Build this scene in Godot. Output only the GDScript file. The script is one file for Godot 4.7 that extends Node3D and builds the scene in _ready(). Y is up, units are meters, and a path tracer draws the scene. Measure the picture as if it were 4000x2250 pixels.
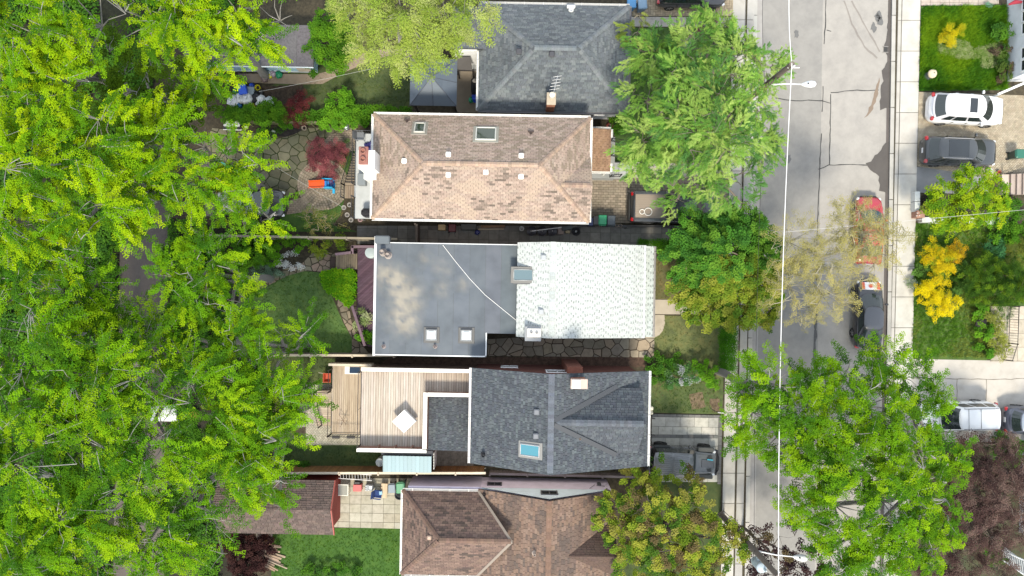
extends Node3D
# A street of small houses seen straight down from a drone. y is up, x runs along the picture's width, z down the picture; metres.

const EYE := 45.0
const FOC := 2700.0
const ROLL := 0.0175

class Solid:
	var v := PackedVector3Array()
	var n := PackedVector3Array()
	var c := PackedColorArray()
	var col := Color(1, 1, 1)

	func tri_n(a: Vector3, b: Vector3, d: Vector3, na: Vector3, nb: Vector3, nd: Vector3) -> void:
		v.append(a); v.append(d); v.append(b)
		n.append(na); n.append(nd); n.append(nb)
		c.append(col); c.append(col); c.append(col)

	func tri(a: Vector3, b: Vector3, d: Vector3) -> void:
		var q := (b - a).cross(d - a)
		if q.length_squared() < 1e-14:
			return
		q = q.normalized()
		tri_n(a, b, d, q, q, q)

	func quad(a: Vector3, b: Vector3, d: Vector3, e: Vector3) -> void:
		tri(a, b, d)
		tri(a, d, e)

	func face_up(pts: PackedVector3Array, up := Vector3.UP) -> void:      # any simple polygon, turned so that it faces up
		var flat := PackedVector2Array()
		for p in pts:
			flat.append(Vector2(p.x, p.z))
		var ix := Geometry2D.triangulate_polygon(flat)
		for k in range(0, ix.size(), 3):
			var a := pts[ix[k]]
			var b := pts[ix[k + 1]]
			var d := pts[ix[k + 2]]
			if (b - a).cross(d - a).dot(up) < 0.0:
				tri(a, d, b)
			else:
				tri(a, b, d)

	func prism(poly: PackedVector2Array, y0: float, y1: float, bottom := false) -> void:
		var top := PackedVector3Array()
		var low := PackedVector3Array()
		for p in poly:
			top.append(Vector3(p.x, y1, p.y))
			low.append(Vector3(p.x, y0, p.y))
		face_up(top)
		if bottom:
			face_up(low, Vector3.DOWN)
		var cw := Geometry2D.is_polygon_clockwise(poly)
		for i in poly.size():
			var j := (i + 1) % poly.size()
			if cw:
				quad(low[i], low[j], top[j], top[i])
			else:
				quad(low[j], low[i], top[i], top[j])

	func box(ctr: Vector3, s: Vector3, bs := Basis()) -> void:
		var p: Array[Vector3] = []
		for k in 8:
			p.append(ctr + bs * (Vector3(1 if k & 1 else -1, 1 if k & 2 else -1, 1 if k & 4 else -1) * s * 0.5))
		quad(p[0], p[2], p[3], p[1]); quad(p[4], p[5], p[7], p[6])
		quad(p[0], p[4], p[6], p[2]); quad(p[1], p[3], p[7], p[5])
		quad(p[2], p[6], p[7], p[3]); quad(p[0], p[1], p[5], p[4])

	func soft_box(ctr: Vector3, s: Vector3, r: float, bs := Basis()) -> void:      # a box with its top edges chamfered
		var h := s * 0.5
		var rings := []
		for e in [[0.0, -h.y], [0.0, h.y - r], [r, h.y]]:
			var ring := PackedVector3Array()
			var k := minf(r, minf(h.x, h.z) * 0.6)
			var hx: float = h.x - e[0]
			var hz: float = h.z - e[0]
			for q in [Vector2(hx - k, hz), Vector2(hx, hz - k), Vector2(hx, -hz + k), Vector2(hx - k, -hz), Vector2(-hx + k, -hz), Vector2(-hx, -hz + k), Vector2(-hx, hz - k), Vector2(-hx + k, hz)]:
				ring.append(ctr + bs * Vector3(q.x, e[1], q.y))
			rings.append(ring)
		loft(rings, true, true, false)

	func loft(rings: Array, cap_start := false, cap_end := false, smooth := true) -> void:      # closed rings, anticlockwise seen from the end they grow towards
		var m: int = rings[0].size()
		var nr := []
		if smooth:
			for r in rings.size():
				var nn := PackedVector3Array()
				for i in m:
					var along: Vector3 = rings[mini(r + 1, rings.size() - 1)][i] - rings[maxi(r - 1, 0)][i]
					var round_: Vector3 = rings[r][(i + 1) % m] - rings[r][(i + m - 1) % m]
					nn.append(round_.cross(along).normalized())
				nr.append(nn)
		for r in rings.size() - 1:
			for i in m:
				var j := (i + 1) % m
				var a: Vector3 = rings[r][i]
				var b: Vector3 = rings[r][j]
				var d: Vector3 = rings[r + 1][j]
				var e: Vector3 = rings[r + 1][i]
				if smooth:
					tri_n(a, b, d, nr[r][i], nr[r][j], nr[r + 1][j])
					tri_n(a, d, e, nr[r][i], nr[r + 1][j], nr[r + 1][i])
				else:
					quad(a, b, d, e)
		for w in [[cap_start, 0, true], [cap_end, rings.size() - 1, false]]:
			if w[0]:
				var ring: PackedVector3Array = rings[w[1]]
				var mid := Vector3.ZERO
				for p in ring:
					mid += p
				mid /= m
				for i in m:
					if w[2]:
						tri(ring[(i + 1) % m], ring[i], mid)
					else:
						tri(ring[i], ring[(i + 1) % m], mid)

	func tube(pts: Array, radii: Array, sides := 6, caps := true) -> void:
		var rings := []
		var side := Vector3(0.31, 0.2, 0.93)
		for i in pts.size():
			var d: Vector3 = (pts[mini(i + 1, pts.size() - 1)] - pts[maxi(i - 1, 0)]).normalized()
			var u := side - d * side.dot(d)
			if u.length() < 0.15:
				u = Vector3(0.9, 0.3, -0.2) - d * Vector3(0.9, 0.3, -0.2).dot(d)
			u = u.normalized()
			side = u
			var w := d.cross(u)
			var ring := PackedVector3Array()
			for k in sides:
				var t := TAU * k / sides
				ring.append(pts[i] + (u * cos(t) + w * sin(t)) * radii[mini(i, radii.size() - 1)])
			rings.append(ring)
		loft(rings, caps, caps)

	func bar(a: Vector3, b: Vector3, r: float, sides := 5) -> void:
		tube([a, b], [r, r], sides)

	func lathe(ctr: Vector3, prof: Array, sides := 16, smooth := true, bs := Basis()) -> void:      # profile points (radius, height), from the bottom up
		var rings := []
		for p in prof:
			var ring := PackedVector3Array()
			for k in sides:
				var t := -TAU * k / sides
				ring.append(ctr + bs * Vector3(cos(t) * p.x, p.y, sin(t) * p.x))
			rings.append(ring)
		loft(rings, true, true, smooth)

	func ring_tube(ctr: Vector3, r: float, thick: float, sides := 18) -> void:
		var pts := []
		for k in sides + 1:
			var t := TAU * k / sides
			pts.append(ctr + Vector3(cos(t) * r, 0, sin(t) * r))
		tube(pts, [thick], 5, false)

	func blob(ctr: Vector3, r: Vector3, noise: FastNoiseLite, rough := 0.25, nu := 14, nv := 8) -> void:
		var rings := []
		for j in nv + 1:
			var ph := -PI / 2 + PI * j / nv
			var ring := PackedVector3Array()
			for k in nu:
				var t := -TAU * k / nu
				var d := Vector3(cos(ph) * cos(t), sin(ph), cos(ph) * sin(t))
				ring.append(ctr + d * r * (1.0 + rough * noise.get_noise_3dv(d * 60.0 + ctr * 7.0)))
			rings.append(ring)
		loft(rings)

	func mesh() -> ArrayMesh:
		var a := []
		a.resize(Mesh.ARRAY_MAX)
		a[Mesh.ARRAY_VERTEX] = v
		a[Mesh.ARRAY_NORMAL] = n
		a[Mesh.ARRAY_COLOR] = c
		var m := ArrayMesh.new()
		m.add_surface_from_arrays(Mesh.PRIMITIVE_TRIANGLES, a)
		return m

var rng := RandomNumberGenerator.new()
var lumps := FastNoiseLite.new()
var taken := {}
var M := {}

# ---- the camera's pixel (of 4000 x 2250) at a known height, as a place in the world
func P(px: float, py: float, h := 0.0) -> Vector3:
	var s := (EYE - h) / FOC
	var dx := (px - 2000.0) * s
	var dz := (py - 1125.0) * s
	return Vector3(dx * cos(ROLL) + dz * sin(ROLL), h, -dx * sin(ROLL) + dz * cos(ROLL))

func G(px: float, py: float, h := 0.0) -> Vector2:
	var p := P(px, py, h)
	return Vector2(p.x, p.z)

func area(pts: Array, h := 0.0) -> PackedVector2Array:
	var out := PackedVector2Array()
	for k in range(0, pts.size(), 2):
		out.append(G(pts[k], pts[k + 1], h))
	return out

func rect(x0: float, z0: float, x1: float, z1: float) -> PackedVector2Array:
	return PackedVector2Array([Vector2(x0, z0), Vector2(x1, z0), Vector2(x1, z1), Vector2(x0, z1)])

func rnd(a: float, b: float) -> float:
	return rng.randf_range(a, b)

func lin(r: float, g: float, b: float) -> Color:
	return Color(r, g, b)

func vary(c: Color, k: float) -> Color:
	var f := 1.0 + rnd(-k, k)
	return Color(c.r * f * (1.0 + rnd(-k, k) * 0.2), c.g * f, c.b * f * (1.0 + rnd(-k, k) * 0.2))

# ---- nodes
func numbered(parent: Node, called: String) -> String:
	var key := str(parent.get_instance_id()) + called
	var k: int = taken.get(key, 0)
	taken[key] = k + 1
	return called if k == 0 else "%s_%03d" % [called, k]

func whole_place(o: Node3D) -> Vector3:
	var p := Vector3.ZERO
	var k: Node = o
	while k is Node3D and k != self:
		p += (k as Node3D).position
		k = k.get_parent()
	return p

func tag(o: Node, label: String, category := "", group := "") -> Node:
	o.set_meta("label", label)
	if category:
		o.set_meta("category", category)
	if group:
		o.set_meta("group", group)
	return o

func thing(called: String, label: String, category: String, at := Vector3.ZERO, group := "") -> Node3D:
	var o := Node3D.new()
	o.name = numbered(self, called)
	add_child(o)
	o.position = at
	tag(o, label, category, group)
	return o

func put(called: String, b: Solid, m: Material, parent: Node3D = self) -> MeshInstance3D:      # commits a solid given in world coordinates, centred on itself
	var o := MeshInstance3D.new()
	o.name = numbered(parent, called)
	parent.add_child(o)
	var box := AABB(b.v[0], Vector3.ZERO)
	for p in b.v:
		box = box.expand(p)
	var mid := box.get_center()
	mid.y = box.position.y
	for i in b.v.size():
		b.v[i] -= mid
	o.mesh = b.mesh()
	o.material_override = null
	o.mesh.surface_set_material(0, m)
	o.position = mid - whole_place(parent)
	return o

func structure(called: String, b: Solid, m: Material) -> MeshInstance3D:
	var o := put(called, b, m)
	o.set_meta("kind", "structure")
	return o

func sheet(called: String, poly: PackedVector2Array, y: float, m: Material, col: Color, parent: Node3D = self, thick := 0.0) -> MeshInstance3D:
	var b := Solid.new()
	b.col = col
	if thick > 0.0:
		b.prism(poly, y - thick, y)
	else:
		var pts := PackedVector3Array()
		for p in poly:
			pts.append(Vector3(p.x, y, p.y))
		b.face_up(pts)
	var o := put(called, b, m, parent)
	if parent == self:
		o.set_meta("kind", "structure")
	return o

# ---- pieces: bricks, tiles, shingles, boards: each a part of its own, up to a limit
# a piece is [outline in the frame's x/z, frame, base, thickness where it starts, thickness where it ends, start, end, colour]
func lay(b: Solid, q: Array) -> void:
	var poly: PackedVector2Array = q[0]
	var fr: Transform3D = q[1]
	b.col = q[7]
	var top := PackedVector3Array()
	var low := PackedVector3Array()
	for p in poly:
		var t: float = q[3] if q[3] == q[4] else lerpf(q[3], q[4], clampf((p.y - q[5]) / (q[6] - q[5]), 0, 1))
		top.append(fr * Vector3(p.x, q[2] + t, p.y))
		low.append(fr * Vector3(p.x, q[2], p.y))
	var cw := Geometry2D.is_polygon_clockwise(poly)
	var m := poly.size()
	for i in range(1, m - 1):
		if cw:
			b.tri(top[0], top[i], top[i + 1])
		else:
			b.tri(top[0], top[i + 1], top[i])
	for i in m:
		var j := (i + 1) % m
		if cw:
			b.quad(low[i], low[j], top[j], top[i])
		else:
			b.quad(low[j], low[i], top[i], top[j])

func poly_size(p: PackedVector2Array) -> float:
	var s := 0.0
	for i in p.size():
		s += p[i].cross(p[(i + 1) % p.size()])
	return absf(s) * 0.5

func emit(called: String, pieces: Array, m: Material, parent: Node3D, most := 300) -> void:
	var order := []
	for q in pieces:
		if q[0].size() < 3:
			continue
		var mid := Vector2.ZERO
		for p in q[0]:
			mid += p
		mid /= q[0].size()
		var w: Vector3 = q[1] * Vector3(mid.x, q[2], mid.y)
		order.append([poly_size(q[0]) / w.distance_squared_to(Vector3(0, EYE, 0)), q])
	order.sort_custom(func(x, y): return x[0] > y[0])
	var rest := Solid.new()
	for k in order.size():
		if k < most:
			var b := Solid.new()
			lay(b, order[k][1])
			if b.v.size():
				put(called, b, m, parent)
		else:
			lay(rest, order[k][1])
	if rest.v.size():
		put(called + "s", rest, m, parent).set_meta("kind", "stuff")

func frame_of(face: PackedVector3Array) -> Transform3D:      # x along the eave, y out of the face, z down the slope
	var nn := Vector3.ZERO
	for i in range(1, face.size() - 1):
		nn += (face[i] - face[0]).cross(face[i + 1] - face[0])
	nn = nn.normalized()
	if nn.y < 0:
		nn = -nn
	var down := Vector3(nn.x, 0, nn.z)
	down = Vector3(0, 0, 1) if down.length() < 0.01 else (down.normalized() - nn * down.normalized().dot(nn)).normalized()
	var along := nn.cross(down)
	var low := face[0]
	for p in face:
		if (p - low).dot(down) > 0:
			low = p
	return Transform3D(Basis(along, nn, down), low)

func in_frame(fr: Transform3D, face: PackedVector3Array) -> PackedVector2Array:
	var inv := fr.affine_inverse()
	var out := PackedVector2Array()
	for p in face:
		var q := inv * p
		out.append(Vector2(q.x, q.z))
	return out

func clipped(poly: PackedVector2Array, cell: PackedVector2Array) -> Array:
	var inside := true
	for p in cell:
		if not Geometry2D.is_point_in_polygon(p, poly):
			inside = false
			break
	if inside:
		return [cell]
	return Geometry2D.intersect_polygons(poly, cell)

func shingles(face: PackedVector3Array, row: float, w0: float, w1: float, tone: Callable, holes: Array = [], t1 := 0.024) -> Array:
	var fr := frame_of(face)
	var poly := in_frame(fr, face)
	var bx := Rect2(poly[0], Vector2.ZERO)
	for p in poly:
		bx = bx.expand(p)
	var out := []
	var z := bx.end.y
	var k := 0
	while z > bx.position.y:
		var x := bx.position.x - rnd(0, w1)
		if absf(w1 - w0) < 0.01:
			x = bx.position.x - (w0 * 0.5 if k % 2 else 0.0)
		while x < bx.end.x:
			var w := rnd(w0, w1)
			var g := 0.009
			var cell := PackedVector2Array([Vector2(x + g, z - row - 0.02), Vector2(x + w - g, z - row - 0.02), Vector2(x + w - g, z), Vector2(x + g, z)])
			for c in clipped(poly, cell):
				var mid: Vector3 = fr * Vector3(x + w / 2, 0, z - row / 2)
				var skip := false
				for h in holes:
					if Geometry2D.is_point_in_polygon(Vector2(mid.x, mid.z), h):
						skip = true
				if not skip:
					out.append([c, fr, 0.004, 0.004, t1 + rnd(-0.005, 0.005), z - row - 0.02, z, tone.call(mid, w)])
			x += w
		z -= row
		k += 1
	return out

func deck_face(b: Solid, face: PackedVector3Array, thick := 0.12) -> void:      # the boards under the shingles
	b.face_up(face)
	var low := PackedVector3Array()
	for p in face:
		low.append(p - Vector3(0, thick, 0))
	b.face_up(low, Vector3.DOWN)
	for i in face.size():
		var j := (i + 1) % face.size()
		b.quad(face[i], face[j], low[j], low[i])

# ---- tiled ground: courses of rectangles inside an outline
func courses(poly: PackedVector2Array, y: float, lw: float, lh: float, bond: float, gap: float, t: float, cols: Array, turn := 0.0, jit := 0.0) -> Array:
	var mid := Vector2.ZERO
	for p in poly:
		mid += p
	mid /= poly.size()
	var fr := Transform3D(Basis(Vector3.UP, turn), Vector3(mid.x, y, mid.y))
	var inv := fr.affine_inverse()
	var pl := PackedVector2Array()
	for p in poly:
		var q := inv * Vector3(p.x, y, p.y)
		pl.append(Vector2(q.x, q.z))
	var bx := Rect2(pl[0], Vector2.ZERO)
	for p in pl:
		bx = bx.expand(p)
	var out := []
	var z := bx.position.y
	var k := 0
	while z < bx.end.y:
		var x := bx.position.x - lw * fposmod(bond * k, 1.0)
		while x < bx.end.x:
			var cell := PackedVector2Array([Vector2(x + gap, z + gap), Vector2(x + lw - gap, z + gap), Vector2(x + lw - gap, z + lh - gap), Vector2(x + gap, z + lh - gap)])
			for c in clipped(pl, cell):
				var th := t + rnd(-jit, jit)
				out.append([c, fr, 0.0, th, th, 0, 1, vary(cols[rng.randi() % cols.size()], 0.07)])
			x += lw
		z += lh
		k += 1
	return out

func herringbone(poly: PackedVector2Array, y: float, w: float, t: float, cols: Array, turn := 0.785) -> Array:
	var mid := Vector2.ZERO
	for p in poly:
		mid += p
	mid /= poly.size()
	var fr := Transform3D(Basis(Vector3.UP, turn), Vector3(mid.x, y, mid.y))
	var inv := fr.affine_inverse()
	var pl := PackedVector2Array()
	var far := 0.0
	for p in poly:
		var q := inv * Vector3(p.x, y, p.y)
		pl.append(Vector2(q.x, q.z))
		far = maxf(far, Vector2(q.x, q.z).length())
	var out := []
	var k := int(far / w) + 4
	var g := 0.008
	for j in range(-k, k):
		for i in range(-k, k):
			var s := posmod(i - j, 4)
			if s != 0 and s != 2:
				continue
			var a := Vector2(i, j) * w
			var sz := Vector2(2, 1) * w if s == 0 else Vector2(1, 2) * w
			if s == 2:
				a.y -= w
			var cell := PackedVector2Array([a + Vector2(g, g), a + Vector2(sz.x - g, g), a + sz - Vector2(g, g), a + Vector2(g, sz.y - g)])
			for c in clipped(pl, cell):
				out.append([c, fr, 0.0, t, t, 0, 1, vary(cols[rng.randi() % cols.size()], 0.08)])
	return out

func crazy(poly: PackedVector2Array, y: float, step: float, gap: float, t: float, cols: Array) -> Array:      # irregular flagstones: cells round scattered seeds
	var bx := Rect2(poly[0], Vector2.ZERO)
	for p in poly:
		bx = bx.expand(p)
	var nx := int(bx.size.x / step) + 3
	var nz := int(bx.size.y / step) + 3
	var seeds := {}
	for i in range(-1, nx):
		for j in range(-1, nz):
			seeds[Vector2i(i, j)] = bx.position + Vector2(i + rnd(0.05, 0.95), j + rnd(0.05, 0.95)) * step
	var out := []
	var fr := Transform3D(Basis(), Vector3(0, y, 0))
	for key in seeds:
		var s: Vector2 = seeds[key]
		var cell := PackedVector2Array([s + Vector2(-2, -2) * step, s + Vector2(2, -2) * step, s + Vector2(2, 2) * step, s + Vector2(-2, 2) * step])
		for di in range(-2, 3):
			for dj in range(-2, 3):
				var o = seeds.get(key + Vector2i(di, dj))
				if o == null or (di == 0 and dj == 0) or cell.size() < 3:
					continue
				var d: Vector2 = (o - s)
				var mid: Vector2 = s + d * 0.5 - d.normalized() * gap * rnd(0.5, 1.3)
				cell = half(cell, mid, d)
		if cell.size() < 3:
			continue
		for c in clipped(poly, cell):
			if poly_size(c) > 0.01:
				var th := t + rnd(-0.008, 0.012)
				out.append([c, fr, 0.0, th, th, 0, 1, vary(cols[rng.randi() % cols.size()], 0.2)])
	return out

func half(poly: PackedVector2Array, at: Vector2, away: Vector2) -> PackedVector2Array:
	var out := PackedVector2Array()
	for i in poly.size():
		var a := poly[i]
		var b := poly[(i + 1) % poly.size()]
		var da := (a - at).dot(away)
		var db := (b - at).dot(away)
		if da <= 0:
			out.append(a)
		if (da < 0 and db > 0) or (da > 0 and db < 0):
			out.append(a.lerp(b, da / (da - db)))
	return out

# ---- materials
func noisy(colors: Array, freq: float, octaves := 5, side := 1024, kind := FastNoiseLite.TYPE_SIMPLEX_SMOOTH, gain := 0.55) -> NoiseTexture2D:
	var f := FastNoiseLite.new()
	f.noise_type = kind
	f.frequency = freq
	f.fractal_octaves = octaves
	f.fractal_gain = gain
	f.seed = taken.size() + M.size() * 7 + 11
	var t := NoiseTexture2D.new()
	t.width = side
	t.height = side
	t.seamless = true
	t.seamless_blend_skirt = 0.15
	t.noise = f
	var g := Gradient.new()
	var offs := PackedFloat32Array()
	var cs := PackedColorArray()
	for k in colors.size():
		offs.append(0.12 + 0.76 * k / (colors.size() - 1.0))
		cs.append((colors[k] as Color).linear_to_srgb())
	g.offsets = offs
	g.colors = cs
	t.color_ramp = g
	return t

func mat(called: String, rough: float, metre := 0.0, tex: Texture2D = null, opts := {}) -> StandardMaterial3D:
	var m := StandardMaterial3D.new()
	m.resource_name = called
	m.vertex_color_use_as_albedo = true
	m.roughness = rough
	if tex:
		m.albedo_texture = tex
		m.uv1_triplanar = true
		m.uv1_world_triplanar = true
		m.uv1_scale = opts.get("scale", Vector3.ONE) / metre
	m.metallic = opts.get("metal", 0.0)
	m.metallic_specular = opts.get("spec", 0.5)
	if opts.has("coat"):
		m.clearcoat_enabled = true
		m.clearcoat = opts.coat
		m.clearcoat_roughness = 0.08
	if opts.has("back"):
		m.backlight_enabled = true
		m.backlight = (opts.back as Color).linear_to_srgb()
	if opts.has("bump"):
		m.heightmap_enabled = true
		m.heightmap_texture = tex
		m.heightmap_scale = opts.bump
	M[called] = m
	return m

func make_materials() -> void:
	var w := lin(1, 1, 1)
	var grain := noisy([lin(0.55, 0.55, 0.55), lin(0.84, 0.84, 0.84), w], 0.02, 6, 1024, FastNoiseLite.TYPE_SIMPLEX_SMOOTH, 0.75)
	var blotch := noisy([lin(0.72, 0.72, 0.7), lin(0.9, 0.9, 0.89), w], 0.012, 6, 1024, FastNoiseLite.TYPE_SIMPLEX_SMOOTH, 0.68)
	mat("rough", 0.95, 5.0, grain)
	mat("stone", 0.9, 6.0, blotch)
	mat("concrete", 0.9, 9.0, noisy([lin(0.78, 0.775, 0.76), lin(0.92, 0.92, 0.915), w], 0.006, 7, 1024, FastNoiseLite.TYPE_SIMPLEX_SMOOTH, 0.62))
	mat("asphalt", 0.92, 11.0, noisy([lin(0.8, 0.8, 0.81), lin(0.91, 0.91, 0.91), w], 0.004, 8, 2048, FastNoiseLite.TYPE_SIMPLEX_SMOOTH, 0.7))
	mat("granules", 0.93, 2.6, grain)
	mat("membrane", 0.7, 10.0, noisy([lin(0.7, 0.72, 0.74), lin(0.86, 0.88, 0.9), lin(1, 1, 1)], 0.006, 6, 1024, FastNoiseLite.TYPE_SIMPLEX_SMOOTH, 0.5))
	mat("soil", 1.0, 7.0, noisy([lin(0.3, 0.3, 0.3), lin(0.62, 0.6, 0.58), w], 0.02, 7, 1024, FastNoiseLite.TYPE_SIMPLEX_SMOOTH, 0.8))
	mat("turf", 1.0, 8.0, noisy([lin(0.35, 0.42, 0.4), lin(0.62, 0.72, 0.6), lin(0.95, 0.86, 0.72)], 0.008, 8, 1024, FastNoiseLite.TYPE_SIMPLEX_SMOOTH, 0.78))
	mat("wood_x", 0.85, 3.0, noisy([lin(0.74, 0.71, 0.69), lin(0.9, 0.885, 0.875), w], 0.016, 5), {"scale": Vector3(0.12, 1.2, 1.2)})
	mat("wood_z", 0.85, 3.0, noisy([lin(0.74, 0.71, 0.69), lin(0.9, 0.885, 0.875), w], 0.016, 5), {"scale": Vector3(1.2, 1.2, 0.12)})
	mat("bark", 0.95, 1.2, grain)
	mat("paint", 0.5)
	mat("plaster", 0.85, 7.0, noisy([lin(0.86, 0.86, 0.85), lin(0.95, 0.95, 0.95), w], 0.008, 5))
	mat("plastic", 0.42)
	mat("car", 0.32, 0.0, null, {"coat": 1.0})
	mat("rubber", 0.85)
	mat("metal", 0.38, 0.0, null, {"metal": 0.85})
	mat("iron", 0.6)
	mat("glass", 0.06, 0.0, null, {"spec": 0.65})
	mat("cloth", 0.9, 2.0, grain)
	mat("leaf", 0.75, 0.0, null, {"back": lin(0.5, 0.55, 0.06), "spec": 0.12})
	mat("dark_leaf", 0.8, 0.0, null, {"back": lin(0.05, 0.09, 0.02), "spec": 0.1})
	mat("purple_leaf", 0.65, 0.0, null, {"back": lin(0.10, 0.03, 0.04), "spec": 0.12})
	mat("petal", 0.7, 0.0, null, {"back": lin(0.3, 0.26, 0.08), "spec": 0.2})

func _ready() -> void:
	# ---- the camera, the sky, the sun, the exposure
	var cam := Camera3D.new()
	cam.name = "camera"
	add_child(cam)
	cam.transform = Transform3D(Basis(Vector3(cos(ROLL), 0, -sin(ROLL)), Vector3(-sin(ROLL), 0, -cos(ROLL)), Vector3.UP), Vector3(0, EYE, 0))
	cam.fov = rad_to_deg(2.0 * atan(1125.0 / FOC))
	cam.near = 0.5
	cam.far = 900.0
	cam.current = true
	var env := Environment.new()
	env.background_mode = Environment.BG_SKY
	var skym := ProceduralSkyMaterial.new()
	skym.sky_top_color = Color(0.71, 0.745, 0.79)
	skym.sky_horizon_color = Color(0.84, 0.85, 0.86)
	skym.sky_curve = 0.2
	skym.sky_energy_multiplier = 1.15
	skym.ground_bottom_color = Color(0.25, 0.26, 0.22)
	skym.ground_horizon_color = Color(0.6, 0.62, 0.6)
	var sky := Sky.new()
	sky.sky_material = skym
	env.sky = sky
	env.tonemap_mode = Environment.TONE_MAPPER_LINEAR
	env.tonemap_exposure = 2.05
	env.sdfgi_enabled = true
	env.ssao_enabled = true
	env.ssil_enabled = true
	var we := WorldEnvironment.new()
	we.name = "world_environment"
	we.environment = env
	add_child(we)
	var sun := DirectionalLight3D.new()
	sun.name = "sun"
	sun.light_energy = 0.9
	sun.light_color = Color(1.0, 0.96, 0.88)
	sun.light_angular_distance = 9.0
	sun.shadow_enabled = true
	add_child(sun)
	var el := deg_to_rad(54.0)
	sun.look_at_from_position(Vector3.ZERO, Vector3(-0.05 * cos(el), -sin(el), -cos(el)))
	rng.seed = 20240511
	lumps.seed = 5
	lumps.frequency = 0.02
	make_materials()
	build_ground()
	build_houses()
	build_yards()
	build_plants()
	build_vehicles()
	build_small_things()

# ---- the setting: ground, road, pavements, drives, lawns
func lawn(pts: Array, col: Color, called := "lawn", y := 0.012) -> PackedVector2Array:
	var poly := area(pts)
	sheet(called, poly, y, M.turf, col)
	return poly

func strip(b: Solid, pts: Array, w: float, y: float) -> void:      # a narrow painted or tarred line through pixels, ragged
	for k in range(0, pts.size() - 3, 2):
		var a := P(pts[k], pts[k + 1], 0.0)
		var e := P(pts[k + 2], pts[k + 3], 0.0)
		var n := maxi(1, int(a.distance_to(e) / 0.35))
		var side := Vector3(-(e - a).z, 0, (e - a).x).normalized()
		var last := a
		var lw := w
		for i in range(1, n + 1):
			var q := a.lerp(e, i / float(n)) + side * (rnd(-0.03, 0.03) if i < n else 0.0)
			var nw := w * rnd(0.55, 1.4)
			var pp := PackedVector3Array([last - side * lw / 2, last + side * lw / 2, q + side * nw / 2, q - side * nw / 2])
			for t in pp.size():
				pp[t].y = y
			b.face_up(pp)
			last = q
			lw = nw

func blot(poly: PackedVector2Array, y: float, called: String, m: Material, col: Color, parent: Node3D) -> void:      # a stain with a wavering edge
	var out := PackedVector2Array()
	for i in poly.size():
		var a := poly[i]
		var e := poly[(i + 1) % poly.size()]
		var k := maxi(1, int(a.distance_to(e) / 0.22))
		for t in k:
			out.append(a.lerp(e, t / float(k)) + Vector2(rnd(-0.06, 0.06), rnd(-0.06, 0.06)))
	if Geometry2D.triangulate_polygon(out).is_empty():
		out = poly
	sheet(called, out, y, m, col, parent)

func base_of(called: String, poly: PackedVector2Array, y: float, m: Material, col: Color) -> MeshInstance3D:
	return sheet(called, poly, y, m, col)

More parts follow.
